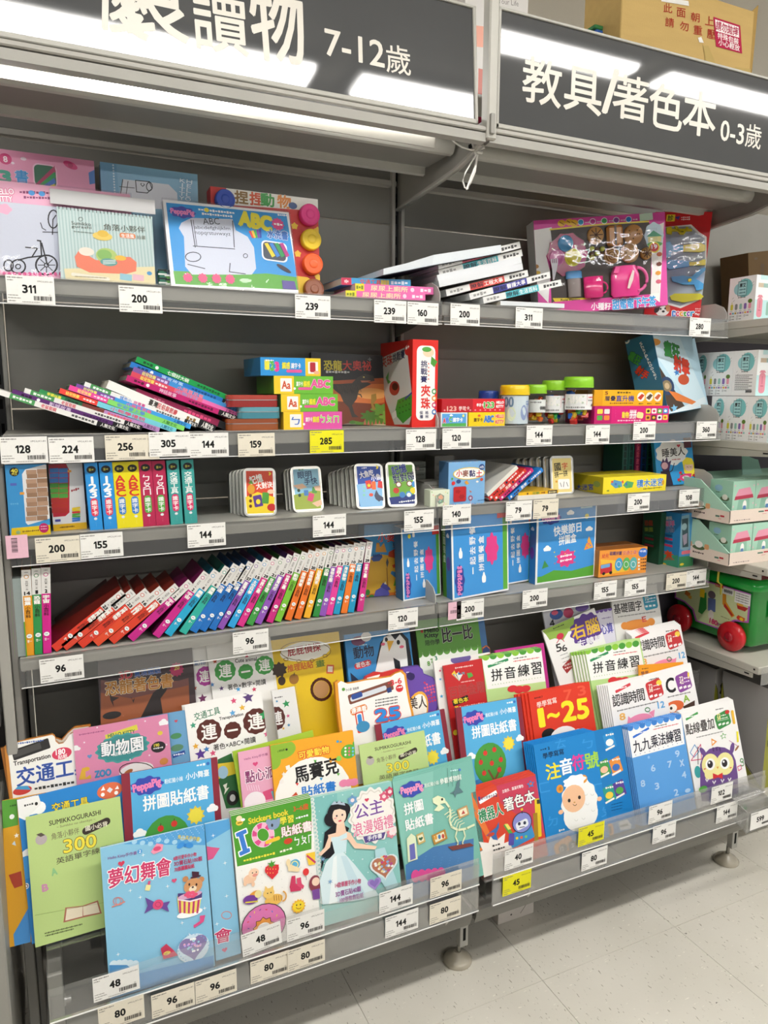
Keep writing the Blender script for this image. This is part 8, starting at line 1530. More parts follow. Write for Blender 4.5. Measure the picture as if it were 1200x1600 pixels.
def d_sleep(a):
    a.bg('#2f97d6'); a.blob(1020, 70, 62, 50, '#f0efee', n=9, k=.06); a.T('睡美人', (982, 72), (1072, 62), 34, '#26201f', b=.04); a.heart(1047, 42, 7, '#d83a4a'); a.grk((1020, 98), (1055, 95), 5, '#b83a3a')
    a.P([(975, 120), (985, 92), (992, 105), (1000, 86), (1006, 108), (1018, 100), (1010, 140), (985, 145)], '#4a2a5a'); a.E(992, 122, 13, 14, '#d8a8b0'); a.P([(975, 145), (1010, 138), (1028, 205), (990, 210)], '#2a1f33'); a.ln([(1008, 150), (1022, 140), (1030, 112)], 3, '#2a1f33')
    a.P([(1062, 105), (1078, 88), (1100, 92), (1112, 120), (1118, 160), (1098, 165), (1070, 150)], '#f0dc3a'); a.E(1088, 125, 17, 19, '#f2cdb4'); a.P([(1070, 110), (1088, 98), (1106, 110), (1100, 116), (1076, 118)], '#f0dc3a'); a.ln([(1080, 126), (1086, 128)], 1.5, '#5a3a2a'); a.ln([(1092, 126), (1098, 127)], 1.5, '#5a3a2a'); a.P([(1055, 155), (1100, 152), (1092, 195), (1050, 175)], '#d8407a'); a.E(1076, 168, 14, 7, '#f4e6ee')
    for x, y in ((1055, 150), (1108, 160), (1048, 178), (1115, 150)): a.E(x, y, 6, 6, '#c02a32'); a.E(x+5, y+6, 5, 3, '#3a7a3a')
    a.R(1082, 30, 30, 40, '#5a2a3a')
book('fairy_tale_book', 'blue fairy tale book with a yellow-haired sleeping princess', M, w_, h_, .012, '#2f97d6', d_sleep, ZM, pages='#d9d4c6')
for i, (x, c) in enumerate(((828, '#1f5a52'), (852, '#1f5a52'), (878, '#7a1f4a'), (902, '#1f3f7a'), (926, '#1f6a6a'))):
    M, w_, h_ = fit((x, -8), (x+22, -9), .14, .14, D, .0, zf=ZM)
    book('fairy_tale_book', ('dark teal', 'second dark teal', 'dark crimson', 'dark blue', 'green-teal')[i]+' spine standing in shade behind the yellow maze box', M, w_, h_, .08, c, (lambda c: lambda a: (a.un(20, 100), a.V('童話故事', (10, 20), (10, 75), 10, '#0d1f1f' if c != '#7a1f4a' else '#d8607a', b=.05)))(c), ZM, spine='front', group='spines in the shade on the third shelf')
# ================================================================ fourth shelf
D = DECK[4]
ser = [ # bottom, top (zoom frame), colour, number, title
 (Ze, (90, 564), (499, 233), '#d83a26', '23', '世界動物'), (Ze, (150, 580), (558, 252), '#da4530', '23', '世界動物'), (Ze, (246, 561), (640, 240), '#d83a26', '23', '世界動物'), (Ze, (335, 549), (724, 228), '#de4a2a', '16', '恐龍Ⅱ'), (Ze, (428, 537), (814, 212), '#d8402a', '16', '恐龍Ⅱ'),
 (Ze, (540, 522), (893, 186), '#c7258a', '2', '宇宙'), (Ze, (688, 504), (986, 132), '#c7258a', '2', '宇宙'), (Ze, (758, 492), (1045, 118), '#22a6cf', '6', '農業'), (Ze, (845, 482), (1110, 97), '#2fae9f', '6', '農業'), (Ze, (906, 478), (1160, 86), '#1d74c4', '8', '交通'),
 (ZK, (-48, 632), (177, 279), '#1d6fc0', '8', '交通'), (ZK, (5, 630), (214, 271), '#1d6fc0', '8', '交通'), (ZK, (46, 625), (257, 263), '#8a4fb0', '27', '臺灣地形'), (ZK, (105, 614), (300, 250), '#2fa2de', '15', '太空科學'), (ZK, (155, 608), (343, 245), '#d8308a', '29', '世界之最'),
 (ZK, (205, 600), (383, 238), '#3f9a46', '21', '兒童生理'), (ZK, (250, 598), (426, 231), '#8f55b8', '27', '臺灣地形'), (ZK, (312, 588), (461, 220), '#c92a80', '29', '世界之最'), (ZK, (356, 582), (503, 212), '#7ac03a', '9', '動物'), (ZK, (412, 575), (540, 202), '#e87426', '30', '寵物飼養'),
 (ZK, (462, 569), (578, 194), '#e87426', '20', '寵物飼養'), (ZK, (512, 561), (613, 187), '#edb02a', '24', '益智問答'), (ZK, (560, 554), (649, 180), '#2f8a3f', '1', '恐龍'), (ZK, (596, 551), (681, 174), '#8f55b8', '20', '植物生態'), (ZK, (632, 547), (716, 171), '#e0409a', '13', '機器人'),
 (ZK, (670, 541), (749, 168), '#2098c4', '12', '海洋動物'), (ZK, (711, 538), (782, 162), '#ea7a2a', '10', '甲蟲'), (ZK, (748, 532), (814, 157), '#2098c4', '24', '武器'), (ZK, (797, 524), (850, 151), '#cf2f86', '29', '世界之最')]
def d_ser(c, num, ti):
    def f(a):
        a.un(11, 100); a.bg('#dedcd8', y1=.30); a.grk((3, 3), (8, 3), 1.4, '#8a8886', 3); a.ring(5.5, 8, 2.6, 2, .7, c, 10); a.E(5.5, 8, 1.6, 1.2, '#efe9e6'); a.V('我的第一本', (5.5, 12.5), (5.5, 23.5), 3.2, '#55524e', b=.01); a.T(num, (2.2 if len(num) > 1 else 4.2, 27), (8.8 if len(num) > 1 else 6.8, 27), 3.6, '#16161a', b=.09)
        k = len(ti); e = 31.5+(9.5 if k == 2 else 14 if k == 3 else 20); w2 = 7.6 if k < 4 else 6.4
        a.V(ti, (5.5, 31.5), (5.5, e), w2, '#f6f4ee', b=.10, k=.94); a.V('小百科', (5.5, e+1), (5.5, e+15), 6, '#2a1518', b=.02, k=.9)
        a.E(5.5, 77, 3.4, 2.5, '#eef0f0'); a.grk((3.8, 77), (7.2, 77), 1.4, '#6a8a9a', 2); a.T('世一', (2.8, 83), (8.2, 83), 3, '#f4f2ee', b=.04); a.grk((5.5, 88), (5.7, 95), 1.6, '#3a1a1a', 5)
    return f
ordn = {}
names = {'#d83a26': 'red', '#da4530': 'red', '#de4a2a': 'vermilion', '#d8402a': 'vermilion', '#c7258a': 'magenta', '#22a6cf': 'cyan', '#2fae9f': 'teal', '#1d74c4': 'royal blue', '#1d6fc0': 'royal blue', '#8a4fb0': 'purple', '#2fa2de': 'sky blue', '#d8308a': 'bright pink', '#3f9a46': 'green', '#8f55b8': 'violet', '#c92a80': 'deep pink', '#7ac03a': 'lime green', '#e87426': 'orange', '#edb02a': 'yellow', '#2f8a3f': 'dark green', '#e0409a': 'pink', '#2098c4': 'blue-green', '#ea7a2a': 'bright orange', '#cf2f86': 'dark pink'}
ords = ['first', 'second', 'third', 'fourth', 'fifth', 'sixth', 'seventh', 'eighth', 'ninth', 'tenth']
tens = ['', 'first', 'second', 'third', 'fourth', 'fifth', 'sixth', 'seventh', 'eighth', 'ninth', 'tenth', 'eleventh', 'twelfth', 'thirteenth', 'fourteenth', 'fifteenth', 'sixteenth', 'seventeenth', 'eighteenth', 'nineteenth', 'twentieth', 'twenty-first', 'twenty-second', 'twenty-third', 'twenty-fourth', 'twenty-fifth', 'twenty-sixth', 'twenty-seventh', 'twenty-eighth', 'twenty-ninth']
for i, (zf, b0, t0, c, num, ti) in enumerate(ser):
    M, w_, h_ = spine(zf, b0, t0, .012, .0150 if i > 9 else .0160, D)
    book('mini_encyclopedia', '%s mini encyclopedia numbered %s, %s from the left in the slanting row' % (names[c], num, tens[i+1]), M, w_, h_, .125, c, d_ser(c, num, ti), zf, spine='front', group='slanting row of mini encyclopedias', pages='#6a5a50', spc='#'+''.join('%02x' % int(int(c[k:k+2], 16)*.55) for k in (1, 3, 5)))  # cover boards darkened below the spine colour to hold the shade between books
for b0, t0, c, num, ti in (((163, 702), (139, 243), '#e39a1f', '14', '職業'), ((208, 698), (193, 238), '#2f8f4a', '1', '恐龍'), ((252, 691), (245, 232), '#cf1f8a', '2', '宇宙')):
    M, w_, h_ = spine(ZL, b0, t0, .010, .0158, D)
    book('mini_encyclopedia', {'14': 'orange', '1': 'green', '2': 'magenta'}[num]+' mini encyclopedia numbered '+num+' standing upright at the left end', M, w_, h_, .125, c, d_ser(c, num, ti), ZL, spine='front', group='upright mini encyclopedias', pages='#6a5a50')
M, w_, h_ = spine(ZL, (112, 712), (82, 290), .006, .021, D)
t = thing('picture_book', 'thick book with green and white covers, page edges forward, far left', 'book', M)
g = G(); g.box(0, .0014, 0, .12, 0, h_, '#6fb02f', PAPER); g.box(w_-.0014, w_, 0, .12, 0, h_, '#e9e6e0', PAPER); g.box(w_-.0015, w_+.0002, -.0004, .12, 0, h_*.45, '#5aa02a', PAPER); obj('cover', g, t)
g = G(); g.box(.0014, w_-.0014, .002, .118, .001, h_-.001, '#8f9a98', MATTE); obj('page_block', g, t)
# dark red book lying open behind the red ones
M, w_, h_ = bar(Ze, (110, 500), (430, 250), .06, .006, None)
book('picture_book', 'dark red thin book lying back behind the slanting red encyclopedias', M, w_, h_, .12, '#3f1512', None, Ze, spine='front')
# dinosaur clay box
M, w_, h_ = fit((820, 70), (1086, 60), .115, .10, D, .02, zf=ZK)
def d_dclay(a):
    a.bg('#3f97cf'); a.P([(830, 400), (1098, 380), (1100, 500), (830, 500)], '#d8782a'); a.P([(828, 250), (900, 225), (1000, 240), (1095, 260), (1098, 420), (830, 440)], '#e0b03a'); a.P([(880, 215), (885, 165), (900, 165), (905, 190), (925, 165), (940, 215)], '#d89a3a')
    for ch, x, c in (('小', 893, '#d8343a'), ('麥', 940, '#d8343a'), ('黏', 985, '#c96a2a'), ('土', 1035, '#3f9a4a')): a.T(ch, (x, 137), (x+44, 134), 46, c, b=.06, oc='#f4f0e6', ow=.07)
    a.T('恐龍王國', (970, 180), (1062, 175), 26, '#24305a', b=.05, oc='#e9eef4', ow=.06); a.grk((840, 128), (885, 126), 8, '#dfeaf4')
    a.P([(950, 215), (985, 195), (1020, 200), (1035, 220), (1050, 260), (1085, 270), (1095, 330), (1080, 350), (1045, 355), (1030, 300), (1000, 290), (975, 300), (968, 285), (1000, 270), (1010, 250), (975, 245), (948, 238)], '#c04a2a'); a.E(985, 212, 5, 4, '#f4e9d0')
    for k in range(5): a.P([(990+k*7, 252), (994+k*7, 262), (998+k*7, 252)], '#f4f0e6')
    a.P([(855, 250), (870, 235), (900, 222), (918, 240), (900, 262), (868, 265)], '#3f5a9a'); [a.P([(865+k*10, 240), (870+k*10, 222), (876+k*10, 236)], '#2f4a86') for k in range(5)]
    a.P([(965, 315), (990, 322), (1015, 345), (1000, 352), (1010, 368), (985, 350), (960, 330)], '#3f86c0'); a.P([(870, 455), (880, 420), (915, 400), (945, 410), (955, 440), (930, 462)], '#5a5ab0'); a.P([(905, 400), (920, 378), (945, 392), (962, 415), (940, 420)], '#4a4a9a'); a.P([(925, 385), (932, 370), (938, 388)], '#f0e9d0'); a.P([(975, 395), (985, 360), (1000, 392)], '#5aa83a'); a.ln([(940, 300), (945, 400)], 4, '#8a5a2a'); a.P([(935, 270), (942, 245), (950, 268), (942, 300)], '#5a5a5a')
    a.E(858, 450, 14, 8, '#3f8a3a'); a.E(838, 430, 12, 16, '#3f8a3a')
    for k in range(3): a.R(990, 418+k*18, 9, 9, '#f0f0ee'); a.grk((1002, 418+k*18), (1085, 412+k*18), 9, '#fff4e6')
carton('clay_box', 'orange and blue dinosaur clay box behind the slanting encyclopedias', M, w_, h_, .05, '#3f97cf', {'front': d_dclay}, ZK)
# puzzle boxes
def d_pz(rot):
    def f(a):
        a.bg('#eef0f2'); a.un(100, 100)
        a.raw([(a.W*.03, a.H*.02), (a.W*.98, a.H*.02), (a.W*.98, a.H*.98), (a.W*.03, a.H*.98)], '#3f95dc')
        if rot:
            a.bg('#5aa83a', x0=.9, x1=.98, y0=.02, y1=.98)
            a.ln([(8, 90), (8, 5)], .1, '#3f95dc'); a.blob(13, 79, 8, 17, '#33409a', n=8, k=.09)
            for i, ch in enumerate('PeppaPig'): a.gl(ch, (a.W*.13, a.H*(.935-i*.042)), np.array((0, -a.H*.034)), np.array((-a.W*.075, 0)), '#e888c0', .05, None, 0)
            for i, ch in enumerate('一起去野餐'): a.gl(ch, (a.W*.36, a.H*(.62-i*.115+.08)), np.array((0, -a.H*.09 if ch != '一' else -a.H*.08)), np.array((-a.W*.10 if ch != '一' else -a.W*.018, 0)), '#f2f6fa', .05, None, 0)
            for i, ch in enumerate('拼圖餐盒'): a.gl(ch, (a.W*.51, a.H*(.615-i*.105+.06)), np.array((0, -a.H*.085)), np.array((-a.W*.09, 0)), '#f2f6fa', .05, None, 0)
            a.blob(70, 48, 11, 17, '#e0408a', n=8, k=.12); a.E(20, 12, 4, 3, '#f0e23a'); a.cloud(15, 48, 6, 12); a.cloud(55, 80, 7, 12); a.cloud(31, 10, 6, 8); a.bg('#e5392f', x0=.8, x1=.98, y0=.02, y1=.14); a.grk((6, 12), (6.2, 40), 1.6, '#dff')
        else:
            a.bg('#5aa83a', x0=.03, x1=.98, y0=.9, y1=.98); a.P([(3, 92), (30, 84), (60, 88), (98, 84), (98, 93), (3, 94)], '#5aa83a'); a.blob(23, 15, 16, 8, '#33409a', n=8, k=.09); a.T('PeppaPig', (9, 16), (37, 14), 8, '#e888c0', b=.05)
            a.T('快樂節日', (28, 33), (74, 30), 13, '#f2f6fa', b=.05); a.T('拼圖盒', (37, 46), (66, 44), 12, '#f2f6fa', b=.05); a.blob(50, 70, 15, 11, '#e0408a', n=9, k=.13); a.grk((40, 67), (60, 66), 3, '#fff'); a.grk((40, 73), (60, 72), 3, '#fff')
            a.cloud(55, 10, 12, 6); a.cloud(88, 34, 12, 6); a.cloud(18, 54, 12, 7); a.E(83, 17, 3.4, 3.4, '#f0e23a'); a.R(82, 5, 20, 2, '#dff'); [a.star(30+(k*17 % 50), 60+(k*13 % 24), 1.4, ('#f0d83a', '#e0507a')[k % 2]) for k in range(8)]
            a.P([(80, 62), (88, 44), (96, 60)], '#e9a03a'); [a.E(85+(k % 3)*3, 52+k*2.4, 1.2, 1.2, ('#4a7fd0', '#e0508a')[k % 2]) for k in range(4)]; a.P([(10, 80), (14, 69), (21, 78)], '#3f8f4a')
    return f
def d_pzside(a): a.bg('#2f78b4'); a.un(20, 100); a.bg('#4f8a2f', x1=.4); a.cloud(13, 28, 6, 5); a.E(13, 60, 4, 8, '#5a3f9a'); a.V('拼圖餐盒', (5, 20), (5, 60), 5, '#d8e4d0', b=.02)
for TLc, TRc, Y, d, rot, lb, sd in (((-60, 372), (92, 352), .05, .04, 1, 'blue puzzle lunch box standing at the very left of the right bay', None), ((138, 305), (366, 276), .008, .045, 1, 'blue puzzle lunch box with sideways title, second in the row', d_pzside),
                               ((330, 320), (477, 300), .075, .04, 1, 'blue festival puzzle box, turned sideways, half hidden', None), ((483, 290), (722, 268), .045, .045, 0, 'blue festival puzzle box facing forward with upright title', d_pzside)):
    M, w_, h_ = fit(TLc, TRc, Y, Y, D, .0, zf=ZM, H=None)
    dr = {'front': d_pz(rot)}
    if sd: dr['left'] = sd
    carton('puzzle_box', lb, M, w_, h_, d, '#eef0f2', dr, ZM, cat='puzzle', sides={'left': '#2f6f9a'})
def d_bus(a):
    a.bg('#ee9a3a'); a.P([(736, 495), (800, 500), (850, 540), (740, 560)], '#f2c03a'); a.T('幼兒', (742, 482), (768, 480), 16, '#c9303a', b=.05); a.T('磁鐵拼圖', (772, 472), (820, 470), 15, '#3a2a6a', b=.05); a.T('交通工具!', (824, 470), (882, 466), 16, '#c9303a', b=.05, oc='#f6f0dc', ow=.07)
    a.R(758, 532, 46, 38, '#c9303a', r=6, rot=-5); a.R(755, 522, 36, 14, '#6fa8d8', r=2, rot=-5); a.E(748, 552, 6, 6, '#222'); a.E(776, 548, 6, 6, '#222')
    for x, c in ((808, '#3f9fd0'), (838, '#5ab05a'), (866, '#58b0b0')): a.E(x, 515-(x-808)*.05, 15, 26, c); a.ring(x, 515, 9, 12, 2, '#e9f2f4', 10)
    a.E(905, 468, 18, 18, '#2f6fc9'); a.T('中英', (893, 463), (917, 462), 9, '#fff', b=.04); [a.R(888, 495+k*13, 7, 7, '#f4efe6') for k in range(4)]; [a.grk((895, 495+k*13), (918, 493+k*13), 6, '#5a2a1a') for k in range(4)]
M, w_, h_ = fit((733, 461), (923, 444), .028, .028, D, .0, zf=ZM)
carton('bus_puzzle_box', 'small orange bus puzzle box on the fourth shelf', M, w_, h_, .085, '#ee9a3a', {'front': d_bus}, ZM, cat='puzzle', sides={'top': '#a8672f', 'left': '#b8742a'})
# sea creature and dinosaur window boxes, turned
def tower(name, lb, pL, pC, pR, yC, H, cols, txt_, sideart, frontart, dep=.05):
    C0 = onZ(zz(ZM, pC), D); M, w_ = None, None
    R_ = onZ(zz(ZM, pR), D); X = (R_-C0); X.z = 0
    M = mat_from(Vector((C0.x, C0.y, D)), X, Vector((0, 0, 1))); w_ = X.length
    L_ = onZ(zz(ZM, pL), D); d = min(.07, (L_-C0).length)
    return carton(name, lb, M, w_, H, d, cols, {'front': frontart, 'left': sideart}, ZM, cat='toy')
def s_sea(a): a.bg('#2f86c4'); a.P([(960, 470), (1046, 480), (1046, 530), (960, 522)], '#3f9a7a'); a.T('驚奇玩', (984, 332), (1022, 330), 14, '#f0e6d0', b=.04); a.T('海洋', (988, 352), (1032, 352), 24, '#d8509a', b=.06, oc='#f0f2f4', ow=.08); a.T('生物', (988, 376), (1030, 376), 22, '#2f4f9a', b=.06, oc='#f0f2f4', ow=.08); [a.R(1005, 400+k*13, 38, 9, ('#1f5f9a', '#c9406a')[k % 2], r=2) for k in range(4)]; a.blob(1008, 472, 16, 10, '#d8502a', n=7, k=.3); [a.ln([(1008, 475), (990+k*8, 498)], 2.5, '#d8502a') for k in range(6)]; a.E(990, 515, 10, 6, '#e9c23a')
def f_sea(a): a.bg('#3f86b8'); a.P([(1054, 325), (1090, 315), (1092, 450), (1078, 462), (1054, 455)], '#7aa0b0'); a.P([(1060, 335), (1085, 330), (1086, 445), (1062, 448)], '#3a4f56'); a.E(1070, 365, 10, 14, '#8aa3a8'); a.P([(1062, 400), (1082, 390), (1080, 430), (1068, 440)], '#9a8fa0'); a.R(1076, 467, 34, 14, '#d86a7a', r=3); a.P([(1044, 485), (1104, 480), (1104, 530), (1044, 530)], '#3f8a5a'); a.E(1060, 515, 8, 5, '#e9d23a')
tower('sea_creature_set', 'blue window box of sea creatures near the right end of fourth shelf', (968, 508), (1045, 529), (1104, 520), .02, .158, '#2f7fb8', '', s_sea, f_sea)
def s_dino(a): a.bg('#1f4a34'); a.T('恐龍', (912, 350), (945, 350), 22, '#a8402a', b=.05); a.T('樂園', (912, 376), (945, 376), 18, '#8aa03a', b=.04); [a.R(930, 400+k*13, 36, 8, ('#1f6a4a', '#8a2a3a')[k % 2], r=2) for k in range(4)]
tower('dinosaur_toy_set', 'dark green window box of dinosaurs in shade beside the sea creatures', (896, 500), (966, 517), (1010, 510), .1, .155, '#1f4a34', '', s_dino, lambda a: a.bg('#20503a'), dep=.04)
# ================================================================ third bay goods
def wbox(zf, TL, TR, Y, z0, H, d, lb, back=False, yaw=None):
    M, w_, h_ = fit(TL, TR, Y, Y, z0, 0, zf=zf, H=H)
    M = mat_from(Vector((M.translation.x, M.translation.y, z0)), Vector((1, 0, 0)), Vector((0, 0, 1)))
    def f(a):
        a.un(100, 125); a.bg('#f0f0ee'); a.E(58, 32, 30, 26, '#7cc4c4'); a.E(36, 34, 18, 16, '#9ad2d4'); a.R(50, 33, 34, 42, '#2f4a50'); a.R(50, 33, 31, 39, '#a8d8d8'); a.T('厚艾', (39, 24), (62, 24), 11, '#1c2a2c', b=.08); a.grk((38, 36), (62, 36), 4, '#3a6a6e'); a.grk((38, 45), (62, 45), 4, '#3a6a6e'); a.ln([(44, 12), (44, 6)], 1, '#444'); a.ln([(57, 12), (57, 6)], 1, '#444'); a.grk((36, 58), (64, 58), 4, '#555')
        for q in ((14, 60), (86, 30), (86, 22), (18, 68)): a.ln([q, (q[0]+6, q[1]-4)], .9, '#777')
        if back:
            for k in range(9): a.grk((12, 68+k*5), (70 if k % 2 else 84, 68+k*5), 2.6, '#555'); 
            a.grk((60, 113), (86, 113), 9, '#333', 14); return
        for i, c in enumerate(('#d8cf4a', '#8a8a8a', '#9ac8b8', '#8a6ab0', '#eaa0b0')): a.R(15+i*17, 84, 10, 17, c, r=4); a.grk((11+i*17, 96), (19+i*17, 96), 2, '#777', 3)
        a.E(83, 71, 8, 6, '#5a7a2a'); a.P([(13, 74), (15, 68), (17, 74)], '#d8cf4a')
        for i in range(9): a.R(12+i*9.4, 102, 7, 5, ('#e07a8a', '#6ab8c8', '#c9a03a', '#b0b0b8', '#8a6ab0', '#c9b0c9', '#e9b83a', '#d86a8a', '#8fc9c0')[i])
        for j in range(2):
            for i in range(3 if j == 0 else 2): a.R(12+i*27, 111+j*8, 5, 5, '#555'); a.R(12+i*27, 111+j*8, 3.6, 3.6, '#f0f0ee'); a.grk((17+i*27, 111+j*8), (27+i*27, 111+j*8), 3, '#777', 3)
    return M, w_, H, f
def rside(a):
    a.un(60, 125); a.bg('#e9edec'); a.bg('#b8dcdc', y0=.55); a.bg('#bfe0e0', y0=0, y1=.1, x0=.2, x1=.8); a.R(30, 28, 46, 12, '#c9b8a0'); a.R(30, 28, 14, 12, '#9ab8b0')
    a.R(15, 90, 17, 56, '#d78a98', r=7); a.P([(6, 62), (10, 55), (20, 55), (24, 62)], '#d78a98'); a.R(15, 82, 4, 22, '#c97a8a', r=1); a.R(15, 98, 8, 3, '#b86a7a'); a.R(40, 92, 8, 38, '#8fb8a8', r=3); a.R(52, 97, 7, 30, '#9a7ab0', r=3)
ZY = (1100, 380, 5)
def put_w(pb, pf, z0, H, w_, lb, back=False, X=.945):
    yb, yf = onX(zz(ZY, pb), X).y, onX(zz(ZY, pf), X).y; f = wbox(ZY, (0, 0), (9, 0), 0, 1, 1, 1, lb, back)[3]
    M = mat_from(Vector((X, yf, z0)), Vector((1, 0, 0)), Vector((0, 0, 1)))
    return carton('planter_box', lb, M, w_, H, yb-yf-.0006, '#eeeeec', {'left': f, 'front': rside}, ZY, group='white boxes with a pale blue emblem on the far right bay')
put_w((203, 300), (412, 275), D3[0]+.0005, .118, .075, 'white box with pale blue emblem alone on the top right shelf')
for k_, (pb, pf, z_, lb, bk) in enumerate((((35, 945), (232, 935), .1255, 'white emblem box, upper row, left of the two lit ones', 0), ((232, 935), (420, 925), .1255, 'white emblem box showing its printed back, upper row at the front corner', 1), ((-70, 950), (35, 945), .1255, 'shaded white emblem box, upper row, half hidden by the slingshot box', 0),
    ((60, 1255), (174, 1250), .0005, 'white emblem box, lower row left, partly behind the shelf end', 0), ((174, 1250), (355, 1243), .0005, 'white emblem box, lower row middle', 0), ((355, 1243), (520, 1238), .0005, 'white emblem box, lower row at the front', 0))):
    put_w(pb, pf, D3[1]+z_, .1235, .09, lb, bk)
M, w_, h_ = fit((345, 75), (620, 45), .10, .10, D3[0], 0, zf=ZY)
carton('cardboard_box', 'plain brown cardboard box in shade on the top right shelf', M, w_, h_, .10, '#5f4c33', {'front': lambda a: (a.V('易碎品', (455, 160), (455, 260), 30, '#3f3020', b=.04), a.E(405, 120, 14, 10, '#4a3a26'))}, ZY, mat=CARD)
# mint boxes in open cream trays
ZX = (1060, 660, 5.714)
def mint(zf, TL, TR, Y, z0, H, d, lb, left=False, k=0):
    M, w_, h_ = fit(TL, TR, Y, Y, z0, 0, zf=zf, H=H); M = mat_from(Vector((M.translation.x, Y, z0)), Vector((1, 0, 0)), Vector((0, 0, 1)))
    def f(a):
        a.un(100, 110); a.bg('#a9d4be'); a.P([(20, 90), (30, 42), (75, 38), (80, 90)], '#8fbfa8'); a.P([(10, 45), (25, 22), (75, 18), (92, 42)], '#e59ab0'); a.P([(8, 52), (12, 42), (90, 38), (94, 48)], '#b83a52'); a.P([(20, 100), (22, 88), (85, 86), (86, 98)], '#b83a52'); a.R(30, 88, 22, 14, '#d8a070', r=2); a.E(56, 68, 9, 14, '#f4f2ee'); a.R(56, 75, 14, 12, '#5a86b8', r=4)
        for q in ((8, 12), (92, 14), (6, 70), (94, 64)): a.star(q[0], q[1], 4, '#e9b8c0')
    def s_(a):
        a.un(80, 110); a.bg('#9ccab4'); a.E(30, 22, 14, 9, '#8fb8d0'); a.E(54, 50, 16, 7, '#5a6a4a'); a.E(54, 46, 10, 8, '#efe9e0'); a.grk((20, 34), (36, 34), 3, '#4a5a4a'); a.grk((44, 62), (62, 62), 3, '#4a5a4a'); a.E(22, 80, 9, 7, '#e0a0a8'); a.R(42, 86, 18, 12, '#d8a070', r=2)
    return carton('blind_toy_box', lb, M, w_, H, d, '#a9d4be', {'front': f, 'left': s_}, zf, group='mint green toy boxes in the display trays', cat='toy')
def tray(x, y, z, w_, d, lb):
    t = thing('display_tray', lb, 'tray', Matrix.Translation((x, y, z))); g = G()
    g.box(0, w_, 0, d, 0, .003, '#e3d3c6', MATTE); g.box(0, w_, 0, .003, .003, .036, '#e3d3c6', MATTE); g.prism([(0, .003), (d, .003), (d, .115), (d*.55, .112), (0, .036)], 0, .003, 'x', '#a9d0bc', MATTE); g.prism([(0, .003), (d, .003), (d, .115), (d*.55, .112), (0, .036)], w_-.003, w_, 'x', '#a9d0bc', MATTE); g.box(0, w_, d-.003, d, .003, .12, '#a9d0bc', MATTE); b = obj('tray_body', g, t)
    g = G(); M = Matrix.Translation((x, y, z)); a = Art(g, (0, d, .115), (0, -1, 0), (0, 0, -1), (-1, 0, 0), d, .115, M, MATTE); a.un(100, 70); a.P([(0, 44), (100, 50), (100, 70), (0, 70)], '#e3d3c6')
    for cx in (18, 48): a.E(cx, 50, 11, 4, '#5a6a4a'); a.E(cx, 44, 7, 6, '#f0ece4'); a.R(cx+14, 46, 8, 9, '#d8a070', r=2); a.grk((cx-10, 59), (cx+10, 59), 3, '#4a3a3a')
    a.R(80, 60, 7, 3, '#5a7a6a'); a.R(88, 59, 7, 3, '#b83a42'); a.R(84, 64, 5, 1.6, '#d8a0a0'); obj('tray_print', g, b)
    g = G(); a = Art(g, (0, 0, .036), (1, 0, 0), (0, 0, -1), (0, -1, 0), w_, .036, M, MATTE); a.un(200, 36); a.R(45, 9, 8, 4, '#5a7a6a'); a.R(54, 8, 8, 4, '#b83a42'); a.R(50, 16, 6, 2, '#d8a0a0'); a.R(110, 16, 8, 4, '#5a6a6a'); a.grk((125, 20), (160, 18), 9, '#a8969a'); a.grk((6, 28), (30, 28), 3, '#9a8a86'); obj('front_print', g, b); return t
z3 = D3[2]
tray(.857, -.10, z3+.0005, .55, .20, 'lower cream and mint display tray on the third right shelf'); tray(.853, -.095, z3+.118, .55, .195, 'upper cream and mint display tray stacked on the lower one')
for i in range(3):
    mint(ZX, (482+i*190, 945), (667+i*190, 930), -.092, z3+.004, .108, .075, ('first', 'second', 'third')[i]+' mint green toy box from the left in the lower tray')
    mint(ZX, (500+i*200, 600), (697+i*200, 598), -.082, z3+.122, .11, .075, ('first', 'second', 'third')[i]+' mint green toy box from the left in the upper tray')
# raised flap of the upper tray's lid
g = G(); M = Matrix.Translation((1.045, .03, z3+.232)); g.prism([(0, 0), (.085, 0), (.062, .043), (.050, .045), (-.008, .062)], 0, .002, 'y', '#a6d2c4', MATTE); o = obj('box_flap', g, None, None); o.matrix_world = M; tag(o, 'mint green torn box flap sticking up behind the upper toy boxes', 'box')
# green toy wagon
ZW = (1040, 880, 7.275); WX, WY, WZ = .975, -.10, D3[3]
t = thing('toy_wagon', 'green plastic brick wagon with red wheels and a brick picture label', 'toy', Matrix.Translation((WX, WY, WZ)))
GR = '#128a2e'
g = G(); L_, Wd = .31, .34
def ring8(x0, x1, y0, y1, z, r_=.02): return [(x, y, z) for x, y in [(p[0]+x0, p[1]+y0) for p in rrect(x1-x0, y1-y0, r_, 4)]]
def loft(g, rings, col, mat=PLAS):
    n = len(rings[0]); V = [p for r_ in rings for p in r_]; Fc = [(k*n+i, k*n+(i+1) % n, k*n+n+(i+1) % n, k*n+n+i) for k in range(len(rings)-1) for i in range(n)]
    g.add(V, Fc, col, mat, True); g.add(V, [tuple(range(n))[::-1], tuple(range((len(rings)-1)*n, len(rings)*n))], col, mat)
loft(g, [ring8(.022, Wd-.01, .02, L_-.02, .022), ring8(.016, Wd, .012, L_-.012, .030), ring8(.008, Wd, .004, L_-.004, .20)], GR); body = obj('wagon_body', g, t)
g = G(); loft(g, [ring8(-.008, Wd+.01, -.012, L_+.012, .196, .028), ring8(-.010, Wd+.01, -.014, L_+.014, .206, .028), ring8(-.004, Wd+.01, -.008, L_+.008, .224, .028), ring8(.006, Wd, .004, L_-.004, .226, .02)], '#18a03a'); obj('wagon_rim', g, t)
